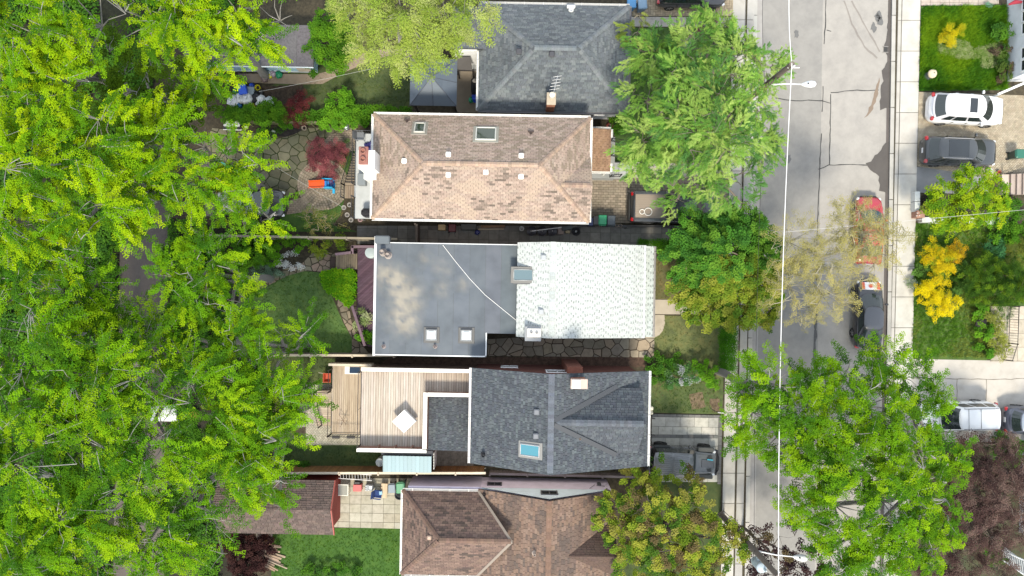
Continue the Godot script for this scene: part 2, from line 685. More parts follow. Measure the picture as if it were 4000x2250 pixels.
func build_ground() -> void:
	var kw0 := G(2960, 0).x          # back of the west kerb, east kerb
	var ke0 := G(3494, 600).x
	sheet("ground", rect(-220, -220, 220, 220), -0.16, M.soil, lin(0.09, 0.085, 0.06))
	var wl := PackedVector2Array([G(2955, -600), G(2905, 2850), Vector2(-200, 90), Vector2(-200, -90)])
	var el := PackedVector2Array([G(3505, -600), Vector2(200, -90), Vector2(200, 90), G(3452, 2850)])
	sheet("terrain", wl, 0.0, M.soil, lin(0.075, 0.066, 0.042), self, 0.155)
	sheet("terrain", el, 0.0, M.soil, lin(0.085, 0.072, 0.048), self, 0.155)
	# the road: greyer lane to the west, paler concrete lane to the east, tar seams, patches, damp gutter
	var road := sheet("road", PackedVector2Array([G(2950, -600, -0.12), G(3512, -600, -0.12), G(3460, 2850, -0.12), G(2896, 2850, -0.12)]), -0.12, M.asphalt, lin(0.24, 0.232, 0.222))
	sheet("east_lane", PackedVector2Array([G(3226, -600), G(3496, -600), G(3444, 2850), G(3176, 2850)]), -0.116, M.asphalt, lin(0.305, 0.29, 0.268), road)
	sheet("road_patch", area([3248, 366, 3442, 350, 3436, 640, 3243, 643]), -0.112, M.asphalt, lin(0.315, 0.3, 0.28), road)
	sheet("worn_gutter_strip", area([2968, -600, 2992, -600, 2941, 2850, 2914, 2850]), -0.111, M.concrete, lin(0.30, 0.29, 0.28), road)
	sheet("wet_gutter", area([3482, -600, 3497, -600, 3446, 2850, 3430, 2850]), -0.1085, M.asphalt, lin(0.1, 0.09, 0.085), road)
	var seams := [[3230, -60, 3228, 60, 3222, 170], [3218, 335, 3214, 435], [3212, 520, 3206, 640, 3201, 750, 3196, 900, 3192, 1100], [3030, 380, 3070, 388, 3110, 392, 3160, 389, 3215, 392, 3248, 402], [3248, 366, 3247, 500, 3243, 643], [3200, 660, 3240, 643, 3330, 641, 3400, 644], [3248, 360, 3330, 352, 3436, 350], [3232, 115, 3250, 120]]
	for s in seams:
		var b := Solid.new()
		b.col = lin(0.055, 0.055, 0.058)
		strip(b, s, 0.055, -0.107)
		put("tar_seam", b, M.rough, road)
	for s in [[3192, 1190, 3188, 1290, 3184, 1430], [3180, 1500, 3176, 1800]]:
		var b := Solid.new()
		b.col = lin(0.1, 0.1, 0.1)
		strip(b, s, 0.17, -0.107)
		put("tar_seam", b, M.rough, road)
	var damp := lin(0.085, 0.075, 0.072)
	for s in [[3476, -40, 3494, -40, 3492, 230, 3478, 232, 3462, 218, 3452, 190, 3464, 120, 3470, 50], [3470, 240, 3492, 240, 3488, 415, 3440, 428, 3436, 352, 3452, 320, 3446, 275], [3474, 430, 3487, 430, 3484, 500, 3468, 505], [3460, 560, 3486, 540, 3480, 760, 3436, 748, 3432, 690, 3380, 640, 3400, 628, 3430, 600], [3460, 1340, 3472, 1330, 3468, 1420, 3420, 1410, 3425, 1360]]:
		blot(area(s, -0.12), -0.104, "damp_patch", M.membrane if false else M.asphalt, damp, road)
	blot(area([3428, 330, 3440, 300, 3436, 350, 3424, 400, 3405, 440, 3380, 460, 3400, 420]), -0.106, "rust_stain", M.asphalt, lin(0.2, 0.155, 0.12), road)
	for s in [[3300, 0, 3330, 90, 3380, 180, 3430, 225], [3330, 0, 3372, 80, 3420, 160, 3440, 200]]:
		var b := Solid.new()
		b.col = lin(0.22, 0.2, 0.185)
		strip(b, s, 0.1, -0.108)
		put("faded_tyre_mark", b, M.asphalt, road)
	var ob := Solid.new()
	ob.col = lin(0.13, 0.13, 0.13)
	for s in [[3434, 62], [3426, 70], [3437, 85], [3412, 107], [3112, 132], [3080, 620]]:
		var o := PackedVector3Array()
		for k in 14:
			o.append(P(s[0], s[1], -0.1) + Vector3(cos(k * TAU / 14) * rnd(0.1, 0.24), 0, sin(k * TAU / 14) * rnd(0.16, 0.4)))
		ob.face_up(o)
	put("oil_spot", ob, M.asphalt, road)
	# kerbs: stones of about three metres, a real step
	for s in [[2950, 2901, 2966, 2917, "west"], [3492, 3443, 3507, 3457, "east"]]:
		var b0 := Solid.new()
		b0.col = lin(0.2, 0.195, 0.19)
		b0.prism(PackedVector2Array([G(s[0], -500), G(s[2], -500), G(s[3], 2750), G(s[1], 2750)]), -0.13, -0.04)
		var kb := structure("kerb", b0, M.concrete)
		var k := -480.0
		while k < 2740:
			var b := Solid.new()
			b.col = vary(lin(0.36, 0.35, 0.33), 0.06)
			var f0: float = (k + 1.5 + 500) / 3250
			var f1: float = (k + 178.5 + 500) / 3250
			b.prism(PackedVector2Array([G(lerpf(s[0], s[1], f0), k + 1.5), G(lerpf(s[2], s[3], f0), k + 1.5), G(lerpf(s[2], s[3], f1), k + 178.5), G(lerpf(s[0], s[1], f1), k + 178.5)]), -0.125, 0.03)
			put("kerb_stone", b, M.concrete, kb)
			k += 180
	# pavements of concrete slabs
	var paving := [[2862, 2815, 2914, 2864, 118.0, 0.022, lin(0.42, 0.4, 0.365)], [2919, 2869, 2948, 2899, 118.0, 0.02, lin(0.35, 0.34, 0.32)], [3508, 3459, 3522.4, 3472.4, 120.0, 0.02, lin(0.4, 0.385, 0.36)], [3523.4, 3473.4, 3596, 3545, 120.0, 0.024, lin(0.44, 0.425, 0.395)]]
	for s in paving:
		var b0 := Solid.new()
		b0.col = lin(0.16, 0.15, 0.135)
		b0.prism(PackedVector2Array([G(s[0], 0), G(s[2], 0), G(s[3], 2250), G(s[1], 2250)]), -0.1, 0.007)
		var pv := structure("pavement", b0, M.concrete)
		var pieces := []
		var k := -40.0
		var cols := [s[6]]
		while k < 2290:
			var f0: float = k / 2250
			var f1: float = (k + s[4]) / 2250
			var gp := 1.3
			pieces.append([PackedVector2Array([G(lerpf(s[0], s[1], f0) + 1, k + gp), G(lerpf(s[2], s[3], f0) - 1, k + gp), G(lerpf(s[2], s[3], f1) - 1, k + s[4] - gp), G(lerpf(s[0], s[1], f1) + 1, k + s[4] - gp)]), Transform3D(), 0.007, s[5] + rnd(0, 0.01), s[5], 0, 1, vary(s[6], 0.06)])
			k += s[4]
		emit("slab", pieces, M.concrete, pv)
	sheet("forest_floor", area([-300, -300, 900, -300, 860, 120, 640, 140, 560, 560, 475, 560, 440, 2500, -300, 2500]), 0.008, M.soil, lin(0.03, 0.032, 0.018))
	sheet("forest_floor", area([664, 850, 960, 905, 940, 1390, 1060, 1500, 1000, 1640, 1000, 1820, 860, 1860, 1000, 2100, 940, 2400, 646, 2400]), 0.008, M.soil, lin(0.035, 0.034, 0.02))
	# lawns (mown or rough), with the earth that shows
	lawn([1170, 262, 1330, 215, 1600, 205, 1604, 430, 1010, 440, 1040, 350], lin(0.085, 0.105, 0.04))
	lawn([1330, 545, 1400, 560, 1350, 760, 1330, 840, 1300, 880, 1400, 905, 1060, 905, 1090, 850, 1290, 760, 1320, 700], lin(0.07, 0.13, 0.03))
	lawn([960, 1160, 1040, 1105, 1130, 1060, 1200, 1060, 1262, 1065, 1290, 1140, 1340, 1260, 1380, 1330, 1390, 1392, 900, 1400, 900, 1200], lin(0.12, 0.19, 0.055))
	lawn([1030, 1398, 1310, 1400, 1300, 1520, 1060, 1520], lin(0.095, 0.12, 0.045))
	lawn([1000, 1668, 1500, 1735, 1500, 1825, 1000, 1825], lin(0.07, 0.095, 0.035))
	lawn([1060, 2062, 1580, 2062, 1580, 2260, 1060, 2260], lin(0.06, 0.13, 0.02))
	lawn([2550, 1010, 2640, 1010, 2830, 1030, 2830, 1172, 2550, 1168], lin(0.17, 0.145, 0.07))
	lawn([2550, 1232, 2830, 1236, 2826, 1475, 2540, 1470, 2552, 1400], lin(0.17, 0.175, 0.075))
	lawn([2540, 1475, 2826, 1475, 2822, 1618, 2540, 1612], lin(0.115, 0.145, 0.055))
	lawn([2460, 108, 2850, 108, 2850, 640, 2400, 640, 2400, 480], lin(0.07, 0.12, 0.03))
	lawn([2560, 1880, 2816, 1880, 2810, 2260, 2400, 2260], lin(0.07, 0.09, 0.035))
	lawn([3597, 26, 3930, 20, 3936, 352, 3589, 356], lin(0.07, 0.16, 0.02))
	lawn([3570, 872, 4060, 880, 4060, 1200, 3850, 1410, 3556, 1398], lin(0.085, 0.14, 0.03))
	lawn([3540, 1730, 4060, 1730, 4060, 2300, 3536, 2300], lin(0.075, 0.075, 0.045))
	# bare earth and mulch, each with a wavering edge
	for s in [[[1520, 1398, 2520, 1392, 2520, 1432, 1900, 1440, 1460, 1440], lin(0.12, 0.075, 0.055)], [[1000, 498, 1150, 498, 1190, 512, 1120, 535, 1050, 535], lin(0.035, 0.03, 0.028)], [[1010, 340, 1180, 330, 1200, 400, 1040, 420], lin(0.085, 0.06, 0.045)], [[2690, 1540, 2740, 1530, 2760, 1590, 2700, 1600], lin(0.22, 0.17, 0.11)], [[2770, 1560, 2812, 1560, 2812, 1610, 2780, 1600], lin(0.2, 0.15, 0.1)], [[3600, 765, 3945, 765, 3945, 850, 3600, 845], lin(0.035, 0.028, 0.022)]]:
		blot(area(s[0]), 0.018, "bare_earth", M.soil, s[1], self)
	# paths, drives and yards
	var grey := lin(0.33, 0.32, 0.3)
	sheet("rear_lane", area([475, 560, 660, 560, 650, 1500, 640, 2260, 440, 2260, 460, 1500]), 0.014, M.asphalt, lin(0.1, 0.086, 0.075))
	sheet("garden_path", area([930, 288, 1235, 290, 1300, 275, 1390, 215, 1480, 195, 1640, 190, 1640, 215, 1480, 225, 1340, 285, 1260, 328, 1180, 330, 930, 322]), 0.03, M.concrete, lin(0.27, 0.215, 0.165), self, 0.03)
	sheet("side_yard", area([1780, 215, 1890, 215, 1890, 440, 1780, 440]), 0.02, M.concrete, lin(0.24, 0.2, 0.155), self, 0.03)
	# brick drive in front of the top house, with a row of slabs below it
	yard("driveway", area([2470, -60, 2864, -60, 2862, 64, 2470, 62]), 0.012, lin(0.13, 0.115, 0.09), "herring", 0.16, [lin(0.33, 0.27, 0.19), lin(0.29, 0.24, 0.17), lin(0.36, 0.3, 0.215)], "paver")
	yard("slab_path", area([2462, 66, 2860, 68, 2860, 106, 2462, 104]), 0.012, lin(0.16, 0.15, 0.13), [1.0, 1.0, 0.0], 0.0, [lin(0.34, 0.32, 0.29)], "slab")
	# drive of the brown-roofed house
	yard("driveway", area([2310, 698, 2842, 690, 2842, 872, 2310, 872]), 0.012, lin(0.12, 0.105, 0.085), [0.32, 0.165, 0.5], 0.0, [lin(0.25, 0.21, 0.165), lin(0.22, 0.185, 0.145), lin(0.28, 0.235, 0.185)], "paver")
	sheet("entrance_path", area([2380, 632, 2850, 640, 2850, 688, 2380, 696]), 0.03, M.concrete, lin(0.38, 0.345, 0.3), self, 0.03)
	# alley of slabs between the two middle houses
	yard("alley", area([1395, 882, 2850, 882, 2850, 972, 2050, 962, 1395, 952]), 0.01, lin(0.1, 0.095, 0.085), [0.66, 0.6, 0.0], 0.0, [lin(0.17, 0.165, 0.15), lin(0.2, 0.19, 0.17), lin(0.15, 0.145, 0.135)], "slab")
	# the white house: front walk, curved apron, flagstones along the side
	sheet("front_walk", area([2545, 1170, 2840, 1174, 2840, 1229, 2545, 1227]), 0.035, M.concrete, lin(0.40, 0.355, 0.29), self, 0.03)
	sheet("front_apron", area([2520, 1230, 2595, 1230, 2597, 1262, 2590, 1290, 2576, 1308, 2556, 1319, 2520, 1321]), 0.033, M.concrete, lin(0.40, 0.355, 0.29), self, 0.03)
	yard("side_path", area([1905, 1325, 2030, 1318, 2556, 1322, 2555, 1396, 1905, 1390]), 0.012, lin(0.1, 0.075, 0.055), "crazy", 0.62, [lin(0.27, 0.235, 0.185), lin(0.24, 0.21, 0.17), lin(0.3, 0.25, 0.19)], "flagstone")
	yard("garden_path", area([1000, 1100, 1090, 1060, 1180, 1030, 1220, 990, 1280, 985, 1312, 992, 1312, 1048, 1262, 1062, 1200, 1056, 1120, 1078, 1040, 1120, 1004, 1132]), 0.014, lin(0.08, 0.07, 0.045), "crazy", 0.45, [lin(0.24, 0.2, 0.135), lin(0.26, 0.195, 0.15), lin(0.21, 0.19, 0.13)], "flagstone")
	yard("garden_path", area([1300, 1140, 1322, 1168, 1366, 1205, 1372, 1250, 1400, 1330, 1450, 1390, 1375, 1392, 1375, 1320, 1345, 1260, 1318, 1190]), 0.014, lin(0.08, 0.07, 0.045), "crazy", 0.45, [lin(0.215, 0.18, 0.135), lin(0.235, 0.185, 0.14)], "flagstone")
	# flagstone patio behind the brown-roofed house, with mossy joints, its brick circle and brick apron
	yard("patio", area([830, 500, 990, 520, 1060, 548, 1140, 530, 1200, 500, 1370, 498, 1300, 520, 1215, 590, 1195, 650, 1165, 690, 1160, 750, 1120, 775, 1118, 830, 950, 830, 800, 760, 780, 600]), 0.012, lin(0.045, 0.07, 0.016), "crazy", 0.58, [lin(0.125, 0.12, 0.075), lin(0.15, 0.14, 0.092), lin(0.11, 0.11, 0.07)], "flagstone")
	ring_paving(P(1262, 722, 0.014), 1.62)
	yard("patio", area([1255, 560, 1290, 528, 1345, 505, 1392, 500, 1392, 590, 1345, 590, 1320, 560, 1280, 590]), 0.024, lin(0.1, 0.085, 0.07), [0.22, 0.13, 0.5], 0.0, [lin(0.24, 0.2, 0.155), lin(0.27, 0.22, 0.175)], "paver")
	yard("patio", area([1122, 785, 1190, 770, 1215, 800, 1260, 818, 1230, 832, 1180, 830, 1122, 838]), 0.024, lin(0.1, 0.085, 0.07), [0.22, 0.13, 0.5], 0.0, [lin(0.24, 0.2, 0.155), lin(0.27, 0.22, 0.175)], "paver")
	sheet("rear_parking", area([800, 745, 1119, 748, 1119, 840, 800, 845]), 0.02, M.concrete, lin(0.18, 0.165, 0.13))
	# herringbone pad behind the grey house, gravel by its shed
	yard("patio", area([1192, 1500, 1310, 1500, 1410, 1500, 1410, 1738, 1196, 1738]), 0.014, lin(0.16, 0.15, 0.115), "herring", 0.125, [lin(0.36, 0.335, 0.27), lin(0.33, 0.31, 0.25), lin(0.39, 0.365, 0.295)], "paver")
	sheet("garden_path", area([860, 1635, 1192, 1620, 1192, 1668, 860, 1672]), 0.016, M.concrete, lin(0.2, 0.19, 0.165))
	sheet("gravel_bed", area([1690, 1740, 1850, 1740, 1850, 1830, 1690, 1830]), 0.016, M.soil, lin(0.24, 0.22, 0.19))
	# stone drive of the grey house with darker borders
	yard("driveway", area([2545, 1628, 2806, 1632, 2802, 1882, 2545, 1882]), 0.014, lin(0.14, 0.14, 0.13), [0.93, 0.62, 0.5], 0.0, [lin(0.43, 0.42, 0.385), lin(0.4, 0.395, 0.365), lin(0.46, 0.445, 0.4)], "slab")
	for s in [[2545, 1616, 2818, 1622, 2818, 1632, 2545, 1627], [2545, 1696, 2803, 1699, 2803, 1712, 2545, 1709], [2806, 1632, 2820, 1632, 2814, 1890, 2801, 1890]]:
		yard("drive_border", area(s), 0.05, lin(0.1, 0.1, 0.1), [0.4, 0.6, 0.0], 0.0, [lin(0.155, 0.155, 0.15), lin(0.175, 0.17, 0.165)], "paver")
	# slab patio behind the lowest house
	yard("patio", area([1280, 1868, 1620, 1868, 1620, 2066, 1288, 2058]), 0.014, lin(0.13, 0.115, 0.08), [0.735, 0.58, 0.0], 0.0, [lin(0.36, 0.335, 0.265), lin(0.33, 0.3, 0.235), lin(0.39, 0.365, 0.3)], "slab")
	# across the street: drives, path, terrace
	yard("front_path", area([3597, -40, 3900, -40, 3900, 16, 3800, 22, 3597, 22]), 0.02, lin(0.2, 0.17, 0.15), [0.62, 0.9, 0.0], 0.0, [lin(0.42, 0.36, 0.32), lin(0.4, 0.35, 0.31)], "slab")
	yard("driveway", area([3588, 360, 4090, 376, 4090, 690, 3850, 690, 3582, 650]), 0.014, lin(0.16, 0.14, 0.1), "herring", 0.115, [lin(0.36, 0.31, 0.235), lin(0.33, 0.28, 0.21), lin(0.39, 0.34, 0.26)], "paver")
	sheet("driveway", area([3578, 652, 3860, 660, 3860, 760, 3574, 752]), 0.018, M.concrete, lin(0.21, 0.215, 0.22))
	var cd := sheet("driveway", area([3556, 1402, 4090, 1412, 4090, 1722, 3545, 1730]), 0.02, M.concrete, lin(0.42, 0.395, 0.36))
	for s in [[3556, 1478, 3860, 1482, 4080, 1478], [3738, 1480, 3736, 1600], [3852, 1482, 3850, 1640], [3700, 1600, 3860, 1606]]:
		var b := Solid.new()
		b.col = lin(0.15, 0.13, 0.1)
		strip(b, s, 0.035, 0.026)
		put("joint", b, M.rough, cd)
	yard("terrace", area([3868, 1196, 4090, 1196, 4090, 1412, 3868, 1412]), 0.03, lin(0.25, 0.22, 0.18), [0.9, 0.9, 0.0], 0.0, [lin(0.46, 0.4, 0.325), lin(0.43, 0.38, 0.31)], "slab")

func yard(called: String, poly: PackedVector2Array, y: float, under: Color, how, step: float, cols: Array, piece: String) -> void:
	var base := sheet(called, poly, y, M.soil if how is String and how == "crazy" else M.rough, under)
	var pieces := []
	if how is Array:
		pieces = courses(poly, y + 0.001, how[0], how[1], how[2], 0.011, 0.024, cols, 0.0, 0.004)
	elif how == "crazy":
		pieces = crazy(poly, y + 0.001, step, 0.032, 0.026, cols)
	else:
		pieces = herringbone(poly, y + 0.001, step, 0.024, cols, 0.785 if step < 0.13 else 0.0)
	emit(piece, pieces, M.stone, base)

func ring_paving(ctr: Vector3, r: float) -> void:
	var b0 := Solid.new()
	b0.col = lin(0.1, 0.085, 0.065)
	b0.lathe(ctr, [Vector2(r, -0.02), Vector2(r, 0.012)], 40, false)
	var base := structure("patio", b0, M.rough)
	var pieces := []
	var rr := 0.16
	while rr < r - 0.02:
		var n := maxi(6, int(TAU * (rr + 0.07) / 0.19))
		var off := rnd(0, 1)
		for k in n:
			var a0 := TAU * (k + off) / n + 0.012 / rr
			var a1 := TAU * (k + 1 + off) / n - 0.012 / rr
			var q := PackedVector2Array([Vector2(cos(a0), sin(a0)) * rr, Vector2(cos(a0), sin(a0)) * (rr + 0.135), Vector2(cos(a1), sin(a1)) * (rr + 0.135), Vector2(cos(a1), sin(a1)) * rr])
			pieces.append([q, Transform3D(Basis(), ctr), 0.012, 0.024, 0.024, 0, 1, vary([lin(0.25, 0.21, 0.16), lin(0.28, 0.23, 0.18), lin(0.22, 0.185, 0.14)][rng.randi() % 3], 0.08)])
		rr += 0.152
	emit("paver", pieces, M.stone, base)

# ---- houses
func on_face(face: PackedVector3Array, px: float, py: float) -> Vector3:      # where the sight line through a pixel meets a roof face
	var pl := Plane(frame_of(face).basis.y, face[0])
	var eye := Vector3(0, EYE, 0)
	var hit = pl.intersects_ray(eye, P(px, py, 0) - eye)
	return hit if hit != null else P(px, py, 3)

func tones(cols: Array, k := 0.06) -> Array:
	var out := []
	for c in cols:
		out.append(vary(c, k))
	return out

func roof(house: Node3D, faces: Array, row: float, w0: float, w1: float, tone: Callable, under: Color, most := 300, called := "roof", t1 := 0.024) -> MeshInstance3D:
	var b := Solid.new()
	b.col = under
	for f in faces:
		deck_face(b, f)
	var r := put(called, b, M.granules, house)
	var all := []
	for f in faces:
		all.append_array(shingles(f, row, w0, w1, tone, [], t1))
	emit("shingle", all, M.granules, r, most)
	return r

func caps(r: Node3D, a: Vector3, e: Vector3, col: Color, step := 0.24, w := 0.3) -> void:      # a row of ridge caps
	var d := (e - a).normalized()
	var side := d.cross(Vector3.UP).normalized()
	var up := side.cross(d)
	var n := int(a.distance_to(e) / step)
	for k in n:
		var o := a + d * (k + 0.5) * step + up * 0.03
		var b := Solid.new()
		b.col = vary(col, 0.16)
		var h := d * step * 0.53
		var lift := up * 0.014
		b.quad(o - h + side * w / 2 - up * 0.035, o + h + side * w / 2 - up * 0.035 + lift, o + h + up * 0.03 + lift, o - h + up * 0.03)
		b.quad(o - h + up * 0.03, o + h + up * 0.03 + lift, o + h - side * w / 2 - up * 0.035 + lift, o - h - side * w / 2 - up * 0.035)
		b.tri(o + h + side * w / 2 - up * 0.035 + lift, o + h - side * w / 2 - up * 0.035 + lift, o + h + up * 0.03 + lift)
		put("ridge_cap", b, M.granules, r)

func gutter(house: Node3D, a: Vector3, e: Vector3, col: Color, w := 0.11) -> void:
	var d := (e - a).normalized()
	var b := Solid.new()
	b.col = col
	var bs := Basis(d, Vector3.UP, d.cross(Vector3.UP))
	var mid := (a + e) / 2
	var l := a.distance_to(e)
	b.box(mid + Vector3(0, -0.05, 0) + bs.z * w * 0.5, Vector3(l, 0.012, w), bs)
	b.box(mid + Vector3(0, 0.0, 0) + bs.z * w, Vector3(l, 0.1, 0.016), bs)
	b.box(mid + bs.z * 0.005, Vector3(l, 0.1, 0.012), bs)
	var k := 0.6
	while k < l:
		b.box(a + d * k + bs.z * w * 0.5 + Vector3(0, 0.047, 0), Vector3(0.035, 0.012, w + 0.03), bs)
		k += 1.15
	put("gutter", b, M.paint, house)

func wall(house: Node3D, poly: PackedVector2Array, y0: float, y1: float, col: Color, m: Material = null, called := "wall") -> MeshInstance3D:
	var b := Solid.new()
	b.col = col
	b.prism(poly, y0, y1)
	return put(called, b, m if m else M.plaster, house)

func skylight(house: Node3D, fr: Transform3D, w: float, l: float, lift: float, frame: Color, glass: Color, bar := 0.07) -> Node3D:
	var b := Solid.new()
	b.col = frame
	var bs := fr.basis
	for s in [-1, 1]:
		b.soft_box(fr * Vector3(s * (w / 2 - bar / 2), lift / 2, 0), Vector3(bar, lift, l), 0.02, bs)
		b.soft_box(fr * Vector3(0, lift / 2, s * (l / 2 - bar / 2)), Vector3(w - bar * 2, lift - 0.004, bar), 0.02, bs)
	var sk := put("skylight", b, M.paint, house)
	var g := Solid.new()
	g.col = glass
	g.box(fr * Vector3(0, lift - 0.05, 0), Vector3(w - bar * 2 + 0.02, 0.02, l - bar * 2 + 0.02), bs)
	put("pane", g, M.glass, sk)
	var f := Solid.new()
	f.col = lin(frame.r * 0.5, frame.g * 0.48, frame.b * 0.45)
	f.soft_box(fr * Vector3(0, 0.02, 0), Vector3(w + 0.28, 0.05, l + 0.28), 0.02, bs)
	put("flashing", f, M.paint, sk)
	return sk

func vent(house: Node3D, at: Vector3, s: float, h: float, col: Color, fr := Basis()) -> void:
	var b := Solid.new()
	b.col = lin(col.r * 0.75, col.g * 0.75, col.b * 0.75)
	b.soft_box(at + Vector3(0, h * 0.3, 0), Vector3(s * 0.8, h * 0.8, s * 0.8), 0.01, fr)
	var v := put("roof_vent", b, M.paint, house)
	var c := Solid.new()
	c.col = col
	c.soft_box(at + Vector3(0, h * 0.8, 0), Vector3(s, h * 0.4, s), 0.05, fr)
	put("vent_cap", c, M.paint, v)

func pipe_vent(house: Node3D, at: Vector3, r: float, h: float, col: Color) -> void:
	var b := Solid.new()
	b.col = col
	b.lathe(at, [Vector2(r * 2.0, 0.0), Vector2(r * 1.9, 0.02), Vector2(r, 0.09), Vector2(r, h), Vector2(r * 0.7, h), Vector2(r * 0.68, h - 0.1)], 14)
	put("vent_pipe", b, M.paint, house)

func bricks(parent: Node3D, x0: float, z0: float, x1: float, z1: float, y0: float, y1: float, cols: Array, most := 80) -> MeshInstance3D:      # a brick stack: mortar core, brick courses a little proud of it
	var b := Solid.new()
	b.col = lin(0.34, 0.31, 0.28)
	b.prism(rect(x0 + 0.012, z0 + 0.012, x1 - 0.012, z1 - 0.012), y0, y1)
	var ch := put("chimney", b, M.stone, parent)
	var pieces := []
	var y := y0
	var k := 0
	while y < y1 - 0.03:
		for side in 4:
			var l := (x1 - x0) if side % 2 == 0 else (z1 - z0)
			var o: Vector3 = [Vector3(x0, 0, z1), Vector3(x1, 0, z1), Vector3(x1, 0, z0), Vector3(x0, 0, z0)][side]
			var dx: Vector3 = [Vector3(1, 0, 0), Vector3(0, 0, -1), Vector3(-1, 0, 0), Vector3(0, 0, 1)][side]
			var nn: Vector3 = [Vector3(0, 0, 1), Vector3(1, 0, 0), Vector3(0, 0, -1), Vector3(-1, 0, 0)][side]
			var fr := Transform3D(Basis(dx, nn, Vector3.DOWN), o - nn * 0.012)
			var x := -0.11 if k % 2 else 0.0
			while x < l:
				var a := maxf(x + 0.006, 0.0)
				var e := minf(x + 0.214, l)
				if e - a > 0.03:
					pieces.append([rect(a, -(y + 0.071), e, -(y + 0.008)), fr, 0.0, 0.014, 0.014, 0, 1, vary(cols[rng.randi() % cols.size()], 0.12)])
				x += 0.22
		y += 0.079
		k += 1
	emit("brick", pieces, M.stone, ch, most)
	return ch

func hip_faces(x0: float, z0: float, x1: float, z1: float, he: float, a: float, e: float, zr: float, hr: float) -> Array:
	var nw := Vector3(x0, he, z0)
	var ne := Vector3(x1, he, z0)
	var se := Vector3(x1, he, z1)
	var sw := Vector3(x0, he, z1)
	var ra := Vector3(a, hr, zr)
	var re := Vector3(e, hr, zr)
	return [PackedVector3Array([nw, ne, re, ra]), PackedVector3Array([sw, se, re, ra]), PackedVector3Array([nw, sw, ra]), PackedVector3Array([ne, se, re])]

func window(house: Node3D, fr: Transform3D, w: float, h: float, frame := Color(0.75, 0.76, 0.77), mullions := 1) -> void:      # fr: x along the wall, y out of it, z down it
	var b := Solid.new()
	b.col = frame
	for s in [-1, 1]:
		b.box(fr * Vector3(s * w / 2, 0.025, 0), Vector3(0.08, 0.07, h + 0.08), fr.basis)
		b.box(fr * Vector3(0, 0.022, s * h / 2), Vector3(w - 0.08, 0.06, 0.08), fr.basis)
	for k in mullions:
		b.box(fr * Vector3(-w / 2 + w * (k + 1) / (mullions + 1), 0.02, 0), Vector3(0.05, 0.05, h - 0.08), fr.basis)
	var wd := put("window", b, M.paint, house)
	var g := Solid.new()
	g.col = lin(0.02, 0.025, 0.03)
	g.box(fr * Vector3(0, 0.008, 0), Vector3(w - 0.06, 0.016, h - 0.06), fr.basis)
	put("pane", g, M.glass, wd)

func rail(parent: Node3D, a: Vector3, e: Vector3, h: float, col: Color, gap := 0.14, rise := 0.0) -> void:      # a railing: posts, rails, balusters
	var b := Solid.new()
	b.col = col
	var d := e - a
	var l := d.length()
	for y in [0.1, h]:
		b.bar(a + Vector3(0, y, 0), e + Vector3(0, y + rise, 0), 0.022)
	var r := put("railing", b, M.iron, parent)
	var n := int(l / gap)
	var pb := Solid.new()
	pb.col = col
	for k in range(0, n + 1):
		var q := a + d * k / maxf(n, 1)
		pb.bar(q + Vector3(0, 0.08, 0), q + Vector3(0, h, 0), 0.011, 4)
	put("balusters", pb, M.iron, r)
	for q in [a, e]:
		var p := Solid.new()
		p.col = col
		p.box(q + Vector3(0, h / 2 + 0.03, 0), Vector3(0.06, h + 0.06, 0.06))
		put("post", p, M.iron, r)

func boards(parent: Node3D, poly: PackedVector2Array, y: float, w: float, along_x: bool, cols: Array, called := "board", turn := 0.0, most := 300, t := 0.03) -> void:
	var fr_turn := turn + (0.0 if along_x else PI / 2)
	var pieces := courses(poly, y, 60.0, w, 0.0, 0.008, t, cols, fr_turn, 0.004)
	emit(called, pieces, M.wood_x if along_x else M.wood_z, parent, most)

func build_houses() -> void:
	house_grey_hip()
	gazebo()
	house_brown_hip()
	house_white_gable()
	house_slate_gable()
	house_lavender()
	garages()
	houses_across()

